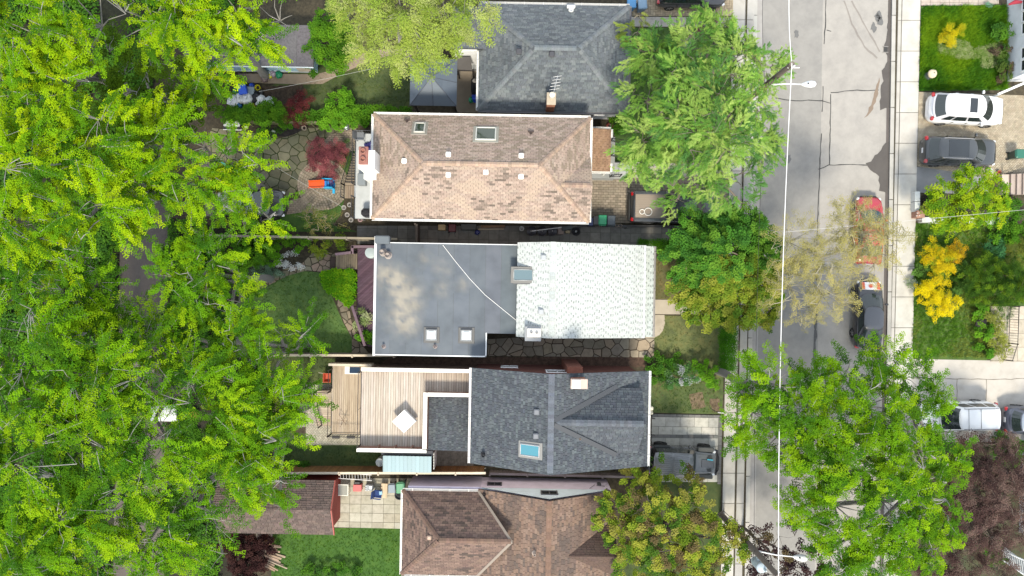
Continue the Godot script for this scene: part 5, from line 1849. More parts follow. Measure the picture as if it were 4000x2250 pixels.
func houses_across() -> void:
	# white house at the top right, only its street wall in view
	var x := G(3930, 200, 0).x
	var z0 := G(3930, -200, 0).y
	var z1 := G(3930, 318, 0).y
	var h := thing("house", "white-walled house with dark windows at the top right corner", "house", Vector3(x + 4, 0, (z0 + z1) / 2), "houses of the street")
	wall(h, rect(x, z0, x + 9, z1), 0, 5.5, lin(0.66, 0.69, 0.73))
	var fb := Basis(Vector3.FORWARD, Vector3.LEFT, Vector3.DOWN).rotated(Vector3.UP, 0)
	fb = Basis(Vector3(0, 0, 1), Vector3(-1, 0, 0), Vector3(0, -1, 0))
	for s in [[25, 1.0, 0.62], [70, 1.0, 0.62], [115, 1.0, 0.62], [215, 1.0, 0.66], [258, 1.0, 0.66]]:
		window(h, Transform3D(fb, Vector3(x, 2.2, G(3970, s[0], 1.3).y)), 0.78, 1.6, lin(0.72, 0.74, 0.76), 0)
	var rf := Solid.new()
	rf.col = lin(0.1, 0.1, 0.11)
	rf.prism(rect(x + 1.2, z0, x + 9.4, z1 + 0.3), 5.5, 5.7, true)
	put("roof", rf, M.granules, h)
	# the slanting white rail at its corner
	var wr := thing("handrail", "slanting white handrail at the corner of the white-walled house", "handrail", P(3900, 365))
	var b := Solid.new()
	b.col = lin(0.68, 0.7, 0.72)
	b.box((P(3895, 372, 0.9) + P(4012, 318, 1.1)) / 2, Vector3(P(3895, 372, 0.9).distance_to(P(4012, 318, 1.1)), 0.08, 0.14), Basis(Vector3.UP, 0.42))
	put("top_rail", b, M.paint, wr)
	var k := 0
	for t in [0.05, 0.5, 0.95]:
		var pb := Solid.new()
		pb.col = lin(0.62, 0.64, 0.66)
		var q := P(3895, 372, 0.9).lerp(P(4012, 318, 1.1), t)
		pb.box(Vector3(q.x, 0.45, q.z), Vector3(0.08, 0.9, 0.08))
		put("post", pb, M.paint, wr)
	# stone steps, right edge
	var st := thing("steps", "flight of pinkish stone steps by the brick drive at the right edge", "steps", P(3950, 720))
	for s in 5:
		var sb := Solid.new()
		sb.col = vary(lin(0.36, 0.3, 0.27), 0.06)
		var a := G(3926 + s * 24, 678, 0.16 * (s + 1))
		var e := G(3926 + (s + 1) * 24 + 30, 760, 0.16 * (s + 1))
		sb.prism(rect(a.x, a.y, e.x, e.y), 0.0 if s == 0 else 0.16 * s - 0.02, 0.16 * (s + 1))
		put("step", sb, M.concrete, st)
	var lp := Solid.new()
	lp.col = lin(0.44, 0.37, 0.32)
	lp.prism(area([3893, 686, 3918, 686, 3918, 762, 3893, 762]), 0, 0.5)
	put("side_wall", lp, M.concrete, st)
	rail(st, P(3922, 682, 0.2), P(4040, 674, 0.9), 0.8, lin(0.05, 0.045, 0.04), 0.5)
	# grey steps with a pale balustrade, bottom right
	var s2 := thing("steps", "pale boarded stair with white rail at the bottom right corner", "steps", P(3960, 2190))
	var n := 14
	for t in n:
		var sb := Solid.new()
		sb.col = vary(lin(0.42, 0.45, 0.47), 0.06)
		var q := P(3922, 2162, 0.4).lerp(P(4010, 2228, 1.4), t / float(n - 1))
		sb.box(q, Vector3(0.13, 0.04, 0.8), Basis(Vector3.UP, -0.1))
		put("tread", sb, M.wood_z, s2)
	var rb := Solid.new()
	rb.col = lin(0.66, 0.68, 0.7)
	rb.bar(P(3905, 2180, 0.9), P(4010, 2252, 1.9), 0.05)
	rb.bar(P(3915, 2150, 0.9), P(4015, 2195, 1.9), 0.05)
	rb.bar(P(3902, 2180, 0.8), P(3926, 2180, 0.8), 0.06)
	put("handrail", rb, M.paint, s2)
	# white house with blossom, right edge low: only its wall corner shows
	var w2 := thing("house", "white house wall at the lower right edge beyond the purple-leaved tree", "house", P(4030, 1900), "houses of the street")
	wall(w2, rect(G(3985, 1760, 0).x, G(3985, 1735, 0).y, G(3985, 1760, 0).x + 6, G(3985, 2080, 0).y), 0, 5.0, lin(0.64, 0.66, 0.69))
	var r2 := Solid.new()
	r2.col = lin(0.12, 0.12, 0.13)
	r2.prism(rect(G(3985, 1760, 0).x + 0.3, G(3985, 1735, 0).y - 0.2, G(3985, 1760, 0).x + 6.3, G(3985, 2080, 0).y + 0.2), 5.0, 5.15, true)
	put("roof", r2, M.granules, w2)
	# tile terrace house wall with dark door panel
	var w3 := thing("railing", "dark iron railing along the beige tiled terrace at the right edge", "railing", P(3945, 1300))
	rail(w3, P(3942, 1196, 0.1), P(3936, 1340, 0.1), 0.9, lin(0.05, 0.045, 0.04), 0.16)
	rail(w3, P(3936, 1340, 0.1), P(3916, 1404, 0.1), 0.9, lin(0.05, 0.045, 0.04), 0.16)

# ---- plants: trunk and limbs as one mesh each, crown of leaf clumps spread along sprays through its volume
var clumps := {}

func leaf(b: Solid, at: Vector3, d: Vector3, up: Vector3, l: float, w: float) -> void:      # one folded leaf, two halves with a lobe each
	var s := d.cross(up).normalized()
	var tip := at + d * l - up * l * 0.12
	var mid := at + d * l * 0.42 + up * w * 0.1
	for k in [-1.0, 1.0]:
		var lobe: Vector3 = at + d * l * 0.5 + s * w * 0.55 * k
		var foot: Vector3 = at + d * l * 0.12 + s * w * 0.3 * k
		if k > 0:
			b.tri(at, foot, mid); b.tri(foot, lobe, mid); b.tri(lobe, tip, mid)
		else:
			b.tri(at, mid, foot); b.tri(foot, mid, lobe); b.tri(lobe, mid, tip)

func clump(called: String, n: int, size: float, spread: float, slim := 0.9) -> ArrayMesh:      # a handful of leaves round a twig end
	if clumps.has(called):
		return clumps[called]
	var b := Solid.new()
	for k in n:
		var t := TAU * (k + rnd(-0.35, 0.35)) / n
		var d := Vector3(cos(t), rnd(-0.25, 0.3), sin(t)).normalized()
		var up := Vector3(rnd(-0.35, 0.35), 1, rnd(-0.35, 0.35)).normalized()
		up = (up - d * d.dot(up)).normalized()
		var at := Vector3(cos(t), 0, sin(t)) * spread * rnd(0.15, 1.0) + Vector3(0, rnd(-0.5, 0.5) * spread, 0)
		b.col = vary(Color(1, 1, 1), 0.16)
		leaf(b, at, d, up, size * rnd(0.75, 1.2), size * slim * rnd(0.8, 1.1))
	clumps[called] = b.mesh()
	return clumps[called]

func frond(called: String, l: float, n: int, w: float) -> ArrayMesh:      # a flat feathery needle spray, along +x
	if clumps.has(called):
		return clumps[called]
	var b := Solid.new()
	for k in n:
		var t := k / float(n)
		for s in [-1.0, 1.0]:
			b.col = vary(Color(1, 1, 1), 0.2)
			var at := Vector3(l * t, -l * 0.25 * t * t, 0)
			var d := Vector3(0.75, rnd(-0.25, 0.35), s * rnd(0.6, 1.0)).normalized()
			var ln := l * 0.36 * (1.0 - 0.6 * t) * rnd(0.8, 1.2)
			var side := d.cross(Vector3.UP).normalized() * w
			b.tri(at - side, at + side, at + d * ln)
			b.tri(at + Vector3(0, w, 0), at - Vector3(0, w, 0), at + d * ln * 0.9)
	clumps[called] = b.mesh()
	return clumps[called]

func many(called: String, mesh: Mesh, m: Material, data: PackedFloat32Array, parent: Node3D) -> MultiMeshInstance3D:
	var mm := MultiMesh.new()
	mm.transform_format = MultiMesh.TRANSFORM_3D
	mm.use_colors = true
	mm.mesh = mesh
	mm.instance_count = data.size() / 16
	mm.buffer = data
	var o := MultiMeshInstance3D.new()
	o.name = numbered(parent, called)
	o.multimesh = mm
	o.material_override = m
	parent.add_child(o)
	o.position = -whole_place(parent)
	return o

func add_copy(data: PackedFloat32Array, at: Vector3, bs: Basis, c: Color) -> void:
	data.append_array(PackedFloat32Array([bs.x.x, bs.y.x, bs.z.x, at.x, bs.x.y, bs.y.y, bs.z.y, at.y, bs.x.z, bs.y.z, bs.z.z, at.z, c.r, c.g, c.b, 1.0]))

# lobes: [pixel x, pixel y, height of its middle, radius, (colour set)]
func tree(called: String, label: String, category: String, foot: Vector3, lobes: Array, o: Dictionary, group := "") -> Node3D:
	var root := thing(called, label, category, foot, group)
	var mesh: Mesh = o.mesh
	var data := PackedFloat32Array()
	var wood := Solid.new()
	wood.col = o.get("bark", lin(0.2, 0.18, 0.16))
	var twigs := Solid.new()
	twigs.col = o.get("twig", wood.col)
	var tr: float = o.get("trunk", 0.22)
	var sum := Vector3.ZERO
	for l in lobes:
		sum += P(l[0], l[1], l[2])
	var mid := sum / lobes.size()
	var fork := foot.lerp(Vector3(mid.x, mid.y, mid.z), 0.42)
	fork.x = lerpf(foot.x, mid.x, 0.2)
	fork.z = lerpf(foot.z, mid.z, 0.2)
	if mid.y > 1.6:
		wood.tube([foot, foot.lerp(fork, 0.5) + Vector3(0.06, 0, -0.05), fork], [tr * 1.25, tr, tr * 0.85], 8)
	var squash: float = o.get("squash", 0.72)
	var size: Array = o.get("size", [0.8, 1.25])
	var cols: Array = o.cols
	var per: int = o.get("per", 12)
	var reach: float = o.get("spray", 1.0)
	var droop: float = o.get("droop", 0.35)
	var shell: float = o.get("shell", 0.45)
	var gap: float = o.get("gap", -0.16)
	var plan: float = o.get("dense", 42.0)
	for l in lobes:
		var c := P(l[0], l[1], l[2])
		var r: float = l[3]
		var from := fork
		if mid.y > 1.6:
			var bend := fork.lerp(c, 0.5) + Vector3(rnd(-0.3, 0.3), rnd(0.1, 0.5), rnd(-0.3, 0.3))
			wood.tube([fork, bend, c - Vector3(0, r * 0.6, 0)], [tr * 0.6, tr * 0.4, tr * 0.22], 6)
			from = c - Vector3(0, r * 0.6, 0)
		else:
			from = Vector3(c.x, 0.05, c.z)
		var ends := []
		var nl: int = o.get("limbs", 7)
		if r < 1.25 and mid.y > 1.6:
			nl = 3
		for k in nl:
			var t := TAU * (k + rnd(-0.3, 0.3)) / nl
			var e := c + Vector3(cos(t), rnd(-0.5, 0.2), sin(t)) * r * rnd(0.5, 0.85) * Vector3(1, squash, 1)
			ends.append(e)
			var m := from.lerp(e, 0.5) + Vector3(rnd(-0.1, 0.1), 0.1, rnd(-0.1, 0.1)) * r
			var thin := tr * clampf(r * 0.5, 0.3, 1.0)
			wood.tube([from, m, e], [thin * 0.2, thin * 0.11, thin * 0.04], 5)
		var sprays := int(PI * r * r * plan / per)
		for k in sprays:
			var d := Vector3(rnd(-1, 1), rnd(-0.45, 1), rnd(-1, 1))
			if d.length() > 1.0 or d.length() < 0.05:
				d = d.normalized() * rnd(0.4, 1.0)
			var un := d.normalized()
			var inner := un.y > 0.3 and rng.randf() < 0.6
			var rf: float = (rnd(0.1, 0.9) if inner else lerpf(shell, 1.0, pow(rng.randf(), 0.55))) * o.get("pull", 0.9) * (1.0 + 0.38 * lumps.get_noise_3dv(un * 34 + c * 9))
			var s: Vector3 = c + un * Vector3(1, squash, 1) * r * rf
			if lumps.get_noise_3dv(s * 22) < gap:
				continue
			if s.y < 0.12:
				s.y = rnd(0.1, 0.3)
			var wild: float = o.get("wild", 0.6)
			var ax := (Vector3(un.x, 0, un.z).normalized() * 1.0 + Vector3(rnd(-wild, wild), rnd(-0.05, 0.3), rnd(-wild, wild)) + (o.get("aim", Vector3.ZERO) as Vector3)).normalized()
			var ln := reach * rnd(0.55, 1.25)
			var col: Color = vary(cols[(rng.randi() + int(l[4] if l.size() > 4 else 0)) % cols.size()], 0.12)
			var side := ax.cross(Vector3.UP).normalized()
			if o.get("twigs", 0.5) > rng.randf():
				var best: Vector3 = ends[0]
				for e in ends:
					if e.distance_squared_to(s) < best.distance_squared_to(s):
						best = e
				var tw: float = o.get("twig_r", 0.016)
				twigs.tube([best, best.lerp(s, 0.55) + Vector3(0, 0.12, 0), s, s + ax * ln * 0.85 - Vector3(0, droop * ln * 0.7, 0)], [tw * 1.7, tw * 1.3, tw, tw * 0.4], 3, false)
			var tipc := Color(col.r * 1.35 + 0.03, col.g * 1.25 + 0.03, col.b)
			for j in per:
				var t := (j + rng.randf()) / per
				var w: float = ln * o.get("lean", 0.34) * (1.0 - 0.55 * t)
				var at: Vector3 = s + ax * ln * t - Vector3(0, droop * ln * t * t, 0) + side * rnd(-w, w) + Vector3(0, rnd(-0.08, 0.08), 0)
				if at.y < 0.06:
					at.y = 0.06 + rnd(0, 0.1)
				var yaw := atan2(-ax.z, ax.x) + rnd(-0.9, 0.9)
				var bs := Basis(Vector3.UP, yaw) * Basis(Vector3(0, 0, 1), rnd(-0.55, 0.15)) * Basis(Vector3(1, 0, 0), rnd(-0.5, 0.5))
				add_copy(data, at, bs.scaled(Vector3.ONE * rnd(size[0], size[1])), vary(col.lerp(tipc, t * 0.45 * o.get("young", 0.0)), 0.1))
	if wood.v.size():
		put("trunk", wood, M.bark, root)
	if twigs.v.size():
		put("twigs", twigs, M.bark, root)
	many("crown" if mid.y > 1.6 else "foliage", mesh, o.get("mat", M.leaf), data, root).set_meta("kind", "stuff")
	return root

func scatter(called: String, poly: PackedVector2Array, per_m2: float, mesh: Mesh, m: Material, cols: Array, size: Array, lo := 0.0, hi := 0.05, gap := -1.0, freq := 10.0) -> PackedFloat32Array:
	var data := PackedFloat32Array()
	var bx := Rect2(poly[0], Vector2.ZERO)
	for p in poly:
		bx = bx.expand(p)
	var n := int(bx.get_area() * per_m2)
	for k in n:
		var q := bx.position + Vector2(rng.randf(), rng.randf()) * bx.size
		if not Geometry2D.is_point_in_polygon(q, poly):
			continue
		var v := lumps.get_noise_2d(q.x * freq, q.y * freq)
		if v < gap:
			continue
		var bs := Basis(Vector3.UP, rnd(0, TAU)) * Basis(Vector3(1, 0, 0), rnd(-0.4, 0.4))
		add_copy(data, Vector3(q.x, rnd(lo, hi) * (0.7 + 0.6 * (v + 0.5)), q.y), bs.scaled(Vector3.ONE * rnd(size[0], size[1])), vary(cols[clampi(int((v + 0.5 + rnd(-0.25, 0.25)) * cols.size()), 0, cols.size() - 1)], 0.14))
	return data

func grass(poly: PackedVector2Array, per_m2: float, cols: Array, size: Array, gap := -1.0) -> void:
	var o := many("grass", tuft(), M.dark_leaf, scatter("grass", poly, per_m2, tuft(), M.dark_leaf, cols, size, 0.0, 0.02, gap), self)
	o.set_meta("kind", "stuff")
	tag(o, "", "")
	o.remove_meta("label")

func tuft() -> ArrayMesh:
	if clumps.has("tuft"):
		return clumps["tuft"]
	var b := Solid.new()
	for k in 9:
		var t := rnd(0, TAU)
		var lean := rnd(0.25, 0.9)
		var at := Vector3(rnd(-0.05, 0.05), 0, rnd(-0.05, 0.05))
		var tip := at + Vector3(cos(t) * lean, 1, sin(t) * lean).normalized() * rnd(0.09, 0.17)
		var side := Vector3(-sin(t), 0, cos(t)) * 0.009
		b.col = vary(Color(1, 1, 1), 0.2)
		b.tri(at - side, at + side, tip)
	clumps["tuft"] = b.mesh()
	return clumps["tuft"]

func cover(called: String, label: String, category: String, poly: PackedVector2Array, h0: float, h1: float, per_m2: float, mesh: Mesh, m: Material, cols: Array, size: Array, freq := 14.0) -> Node3D:      # a low plant or clipped hedge filling an outline
	var mid := Vector2.ZERO
	for p in poly:
		mid += p
	mid /= poly.size()
	var root := thing(called, label, category, Vector3(mid.x, 0, mid.y))
	var b := Solid.new()
	b.col = lin(0.06, 0.05, 0.035)
	var bx := Rect2(poly[0], Vector2.ZERO)
	for p in poly:
		bx = bx.expand(p)
	for k in int(clampf(bx.get_area() * 5, 6, 60)):
		var q := bx.position + Vector2(rng.randf(), rng.randf()) * bx.size
		if Geometry2D.is_point_in_polygon(q, poly):
			b.tube([Vector3(q.x, 0, q.y), Vector3(q.x + rnd(-0.1, 0.1), h1 * 0.8, q.y + rnd(-0.1, 0.1))], [0.02, 0.008], 4, false)
	if b.v.size():
		put("stems", b, M.bark, root)
	many("foliage", mesh, m, scatter("", poly, per_m2, mesh, m, cols, size, h0, h1, -1.0, freq), root).set_meta("kind", "stuff")
	return root

func build_plants() -> void:
	var yel := [lin(0.2, 0.345, 0.006), lin(0.125, 0.275, 0.007), lin(0.26, 0.39, 0.007), lin(0.04, 0.13, 0.008), lin(0.075, 0.2, 0.007), lin(0.17, 0.31, 0.006)]
	var lime := [lin(0.14, 0.29, 0.007), lin(0.085, 0.225, 0.008), lin(0.2, 0.345, 0.008), lin(0.034, 0.115, 0.009), lin(0.055, 0.16, 0.008)]
	var green := [lin(0.08, 0.215, 0.007), lin(0.12, 0.27, 0.007), lin(0.028, 0.1, 0.01), lin(0.18, 0.325, 0.008), lin(0.045, 0.145, 0.009)]
	var deep := [lin(0.04, 0.115, 0.012), lin(0.05, 0.13, 0.015), lin(0.06, 0.15, 0.014), lin(0.032, 0.09, 0.014)]
	var maple := clump("maple", 7, 0.115, 0.13)
	var small := clump("small", 9, 0.085, 0.13)
	var tiny := clump("tiny", 10, 0.055, 0.11, 0.7)
	var willow := clump("willow", 9, 0.13, 0.12, 0.26)
	var grey_bark := lin(0.34, 0.33, 0.31)
	var mo := {"mesh": maple, "bark": lin(0.24, 0.23, 0.21), "twig": grey_bark, "trunk": 0.24, "cols": yel, "spray": 1.3, "per": 26, "dense": 255.0, "droop": 0.3, "twigs": 0.4, "gap": 0.015, "lean": 0.17, "shell": 0.3, "pull": 0.76, "wild": 0.4, "young": 1.5, "squash": 0.95, "size": [0.38, 0.68]}
	var big := [
		["tallest yellow-green maple filling the top left corner of the photo", 180, 200, [[110, 110, 12, 3.1], [330, 60, 12, 2.4], [50, 370, 11.5, 2.8], [230, 330, 12, 2.0]], yel],
		["yellow-green maple leaning over the flat-roofed blue garage", 800, 90, [[720, 60, 11, 2.2], [900, 40, 11, 1.9], [1070, 55, 10.5, 1.5], [880, 190, 10.5, 1.7], [1010, 150, 10, 1.2], [800, 300, 9, 1.0], [560, 60, 11, 2.0]], yel],
		["yellow-green maple at the left edge, level with the flagstone patio", 240, 680, [[150, 640, 12.5, 2.9], [380, 560, 12.5, 2.4], [90, 860, 12, 2.2], [400, 790, 12, 2.4], [250, 980, 11.5, 1.8]], yel],
		["spreading maple over the parked grey car and the flagstone patio", 780, 640, [[620, 560, 11, 2.0], [770, 560, 10.5, 1.6], [930, 630, 10, 1.6], [720, 690, 11, 2.0], [880, 760, 10, 1.4], [1040, 850, 9, 0.9], [940, 910, 9, 1.1], [560, 720, 11.5, 1.7]], yel],
		["loose green maple beside the rear lane, west of the curved lawn", 820, 1080, [[830, 1000, 9.5, 1.6], [920, 1070, 8.5, 1.0], [770, 1130, 9.5, 1.7], [920, 1180, 9, 0.9], [680, 1080, 10, 1.2], [880, 1230, 9, 1.3]], lime],
		["dark-gapped green maple at the middle of the left edge", 160, 1220, [[110, 1130, 11, 2.4], [330, 1120, 10, 1.9], [130, 1330, 12, 2.6], [330, 1280, 10, 1.7]], green],
		["green maple with a long spray reaching over the lawn's shaded corner", 1000, 1400, [[930, 1320, 9.5, 1.5], [1080, 1310, 8.5, 1.1], [1190, 1310, 8, 0.7], [900, 1430, 10, 1.7], [1050, 1460, 9.5, 1.4]], lime],
		["green maple whose sprays hang over the lower board fence", 1000, 1700, [[880, 1600, 10.5, 2.1], [1070, 1560, 10, 1.6], [1180, 1520, 9, 1.0], [980, 1740, 10.5, 2.1], [1100, 1700, 9.5, 1.2], [1040, 1880, 9.5, 1.4], [900, 1880, 10.5, 1.8], [1080, 1990, 9, 0.9]], lime],
		["broad green maple in the middle of the lower left wood", 480, 1580, [[400, 1460, 12, 2.6], [640, 1560, 11.5, 2.2], [330, 1660, 12.5, 2.6], [600, 1740, 12, 2.3], [750, 1500, 11, 1.5]], green],
		["green maple at the left edge below the middle, sprays pointing down-left", 110, 1640, [[90, 1560, 12.5, 2.4], [140, 1770, 13, 2.7], [60, 1950, 12.5, 2.2]], green],
		["green maple beside the purple bush at the bottom left", 640, 1980, [[480, 1900, 12, 2.4], [700, 1900, 11.5, 1.9], [620, 2080, 11.5, 2.0], [800, 2020, 10.5, 1.3], [850, 2180, 9.5, 1.0], [480, 2230, 11.5, 1.8]], green],
		["bright green maple filling the bottom left corner of the photo", 200, 2080, [[150, 2110, 12.5, 2.8], [340, 2010, 12.5, 2.4], [310, 2230, 12, 2.4], [80, 2280, 12, 2.0]], lime],
		["loose green maple over the lower part of the rear lane", 700, 1380, [[620, 1290, 9.5, 1.4], [720, 1420, 10, 1.5], [560, 1400, 10.5, 1.6]], green],
	]
	for s in big:
		var o := mo.duplicate()
		o.cols = s[4]
		if s[4] == green:
			o.mesh = small if rng.randf() < 0.0 else maple
			o.spray = 1.7
			o.aim = Vector3(-0.25, 0, 0.3)
		var f := P(s[1], s[2], 9.0)
		tree("maple_tree", s[0], "tree", Vector3(f.x, 0, f.z), s[3], o, "maples of the wood behind the gardens")
	tree("understory_tree", "mid-green shady tree between the two corner maples, below their crowns", "tree", P(640, 430, 0), [[540, 230, 6.5, 2.4], [500, 430, 6, 1.9], [690, 330, 5.5, 1.7], [740, 420, 5, 1.1], [640, 450, 6, 1.5]], {"mesh": small, "cols": [lin(0.085, 0.165, 0.012), lin(0.11, 0.2, 0.012), lin(0.075, 0.14, 0.014)], "bark": grey_bark, "trunk": 0.16, "dense": 52.0, "spray": 0.9, "twigs": 0.3})
	# ground under the wood: ivy, brambles, young growth
	var under := many("undergrowth", small, M.dark_leaf, scatter("", area([-160, -100, 1000, -100, 900, 90, 640, 100, 560, 560, 470, 600, 440, 2350, -160, 2350]), 30.0, small, M.dark_leaf, deep, [0.9, 2.2], 0.05, 0.8, -0.2), self)
	under.set_meta("kind", "stuff")
	under = many("undergrowth", small, M.dark_leaf, scatter("", area([660, 860, 1000, 900, 960, 1400, 1080, 1500, 1000, 1820, 860, 2260, 650, 2260]), 30.0, small, M.dark_leaf, deep, [0.8, 1.9], 0.05, 0.5, -0.12), self)
	under.set_meta("kind", "stuff")
	# willow at the top
	tree("willow_tree", "pale green feathery willow at the top, beside the dark grey house", "tree", P(1640, 150, 0), [[1410, 60, 8.5, 1.5], [1560, 40, 9.5, 2.1], [1730, 30, 9, 1.9], [1860, 40, 8, 1.2], [1470, 160, 8.5, 1.4], [1610, 150, 9, 1.6], [1720, 130, 8, 1.1], [1570, 230, 7, 0.9], [1650, 235, 6.5, 0.7]], {"mesh": willow, "cols": [lin(0.27, 0.36, 0.06), lin(0.31, 0.39, 0.075), lin(0.22, 0.31, 0.045), lin(0.33, 0.38, 0.12)], "bark": lin(0.22, 0.21, 0.19), "trunk": 0.2, "dense": 100.0, "spray": 0.9, "droop": 0.8, "per": 14, "twigs": 0.6, "twig_r": 0.012})
	# feathery conifer in front of the brown-roofed house
	var fr := frond("frond", 0.44, 7, 0.02)
	var con := {"mesh": fr, "cols": [lin(0.22, 0.4, 0.07), lin(0.3, 0.46, 0.1), lin(0.14, 0.3, 0.055), lin(0.36, 0.49, 0.13), lin(0.1, 0.235, 0.06)], "bark": lin(0.2, 0.17, 0.14), "trunk": 0.24, "dense": 205.0, "wild": 0.8, "spray": 0.95, "per": 20, "droop": 0.3, "twigs": 0.35, "squash": 0.6, "gap": -0.1, "size": [0.5, 0.85], "shell": 0.35}
	tree("larch_tree", "large feathery bright green larch between the top houses and the street", "tree", P(2590, 560, 0), [[2560, 230, 6, 1.5, 2], [2700, 180, 7.5, 1.2, 0], [2800, 150, 6.5, 1.3, 2], [2880, 230, 7.5, 1.5, 0], [2985, 260, 6, 1.0, 2], [2540, 380, 7, 1.6, 4], [2680, 330, 9, 1.6, 0], [2800, 380, 10, 1.8, 4], [2930, 400, 7.5, 1.4, 1], [2520, 540, 7, 1.3, 2], [2660, 500, 10, 1.8, 1], [2800, 540, 10.5, 2.0, 3], [2950, 540, 7, 1.5, 3], [2580, 640, 6, 1.1, 0], [2710, 670, 8, 1.7, 3], [2870, 690, 7.5, 1.7, 1], [2655, 775, 5.5, 0.6, 3], [2775, 770, 5.5, 0.7, 1], [2905, 790, 5.5, 0.6, 0], [2500, 640, 5.5, 0.9, 0]], con)
	tree("young_larch", "thin pale sapling at the corner of the dark grey roof", "tree", P(2480, 150, 0), [[2485, 50, 4.5, 0.45], [2475, 130, 4, 0.55], [2500, 190, 3.5, 0.5]], {"mesh": fr, "cols": [lin(0.3, 0.36, 0.07), lin(0.25, 0.33, 0.06)], "bark": lin(0.3, 0.26, 0.18), "trunk": 0.06, "dense": 60.0, "spray": 0.6, "per": 8, "squash": 1.0})
	# one round crown: shaded dark and sunlit yellow halves painted in, hue partly real
	tree("yew_tree", "dark green half of the round tree before the white roof, shade partly in its leaf colour", "tree", P(2750, 1060, 0), [[2740, 950, 4.5, 1.8], [2890, 930, 5, 1.9], [2700, 1020, 5, 1.4], [2830, 1000, 6, 1.7], [2960, 1000, 4.6, 1.3], [2900, 870, 4, 0.8]], {"mesh": small, "cols": [lin(0.065, 0.19, 0.025), lin(0.085, 0.225, 0.025), lin(0.05, 0.15, 0.025), lin(0.13, 0.27, 0.03)], "bark": lin(0.2, 0.16, 0.12), "dense": 175.0, "spray": 0.6, "per": 12, "twigs": 0.2, "gap": -0.3})
	tree("sunlit_crown_half", "olive-yellow half of the same round tree by the pavement, sunlight partly in its leaf colour", "tree", P(2790, 1130, 0), [[2720, 1110, 4.6, 1.4], [2860, 1090, 5.4, 1.6], [2970, 1090, 4.6, 1.4], [2770, 1190, 4.6, 1.4], [2890, 1190, 4.8, 1.5], [2970, 1210, 4, 1.0], [2830, 1050, 6, 1.0]], {"mesh": small, "cols": [lin(0.2, 0.26, 0.025), lin(0.26, 0.29, 0.04), lin(0.14, 0.22, 0.022), lin(0.085, 0.165, 0.018)], "bark": lin(0.2, 0.16, 0.12), "dense": 175.0, "spray": 0.6, "per": 12, "twigs": 0.2, "gap": -0.28})
	# thin budding tree over the road
	tree("budding_tree", "thin olive tree coming into bud, leaning over the middle of the road", "tree", P(2935, 1050, 0.0), [[3220, 1020, 8, 1.5], [3110, 940, 7.5, 1.7], [3330, 890, 8, 1.8], [3430, 940, 7.5, 1.7], [3400, 900, 7, 1.1], [3100, 1120, 7, 1.5], [3240, 1150, 7.5, 1.5], [3370, 1050, 7.5, 1.0], [3140, 1210, 6.5, 1.1]], {"mesh": tiny, "cols": [lin(0.33, 0.3, 0.11), lin(0.28, 0.26, 0.11), lin(0.37, 0.33, 0.12)], "bark": lin(0.36, 0.33, 0.26), "twig": lin(0.4, 0.37, 0.26), "trunk": 0.2, "dense": 66.0, "spray": 0.8, "per": 10, "twigs": 1.0, "twig_r": 0.013, "limbs": 9, "size": [0.6, 1.1], "gap": -0.3, "shell": 0.2})
	# the street maples, lower right
	var street := [lin(0.075, 0.195, 0.007), lin(0.115, 0.25, 0.007), lin(0.032, 0.11, 0.009), lin(0.165, 0.3, 0.008), lin(0.055, 0.155, 0.008)]
	var so := mo.duplicate()
	so.cols = street
	so.size = [0.4, 0.72]
	so.dense = 215.0
	so.gap = -0.16
	so.spray = 1.1
	so.lean = 0.3
	so.pull = 0.85
	tree("maple_tree", "bright green street maple whose crown meets the wire over the road", "tree", P(2798, 1445, 0), [[3010, 1500, 9, 1.6, 3], [2960, 1620, 8, 1.3, 3], [3110, 1600, 9, 1.7, 3], [2900, 1700, 6.5, 0.8], [3060, 1720, 8.5, 1.4], [3180, 1500, 8, 1.0]], so, "street maples")
	so.shell = 0.3
	tree("maple_tree", "largest green street maple, spreading over the lower road and east pavement", "tree", P(3540, 1860, 0), [[3320, 1480, 7.5, 1.4, 2], [3460, 1420, 7.5, 1.3, 2], [3560, 1480, 7.5, 1.3], [3240, 1640, 8.5, 1.6], [3420, 1600, 9, 1.8], [3600, 1640, 8.5, 1.5, 3], [3180, 1820, 8.5, 1.6], [3360, 1800, 9.5, 2.0], [3560, 1780, 9, 1.7, 3], [3700, 1780, 8, 1.2, 3], [3160, 1990, 8, 1.3], [3300, 2000, 9, 1.9], [3480, 1970, 9, 1.8], [3640, 1950, 8.5, 1.4, 3], [3260, 2170, 8, 1.4], [3420, 2170, 8.5, 1.5], [3580, 2130, 8, 1.3], [3680, 2080, 7.5, 0.8]], so, "street maples")
	tree("low_maple", "small yellow-green maple beside the stone steps across the street", "tree", P(3760, 800, 0), [[3690, 765, 3.6, 0.95], [3790, 730, 4.2, 1.1], [3880, 760, 3.8, 0.9], [3700, 840, 3.6, 0.9], [3800, 820, 4.2, 1.1], [3890, 820, 3.4, 0.7], [3740, 880, 3.2, 0.6]], {"mesh": maple, "cols": [lin(0.22, 0.33, 0.01), lin(0.17, 0.29, 0.01), lin(0.27, 0.36, 0.012), lin(0.1, 0.22, 0.012)], "bark": lin(0.22, 0.18, 0.15), "trunk": 0.1, "dense": 150.0, "spray": 0.55, "per": 9, "size": [0.5, 0.85], "gap": -0.3, "twigs": 0.3})
	var plum := [lin(0.06, 0.035, 0.032), lin(0.085, 0.052, 0.045), lin(0.12, 0.08, 0.068), lin(0.048, 0.028, 0.026)]
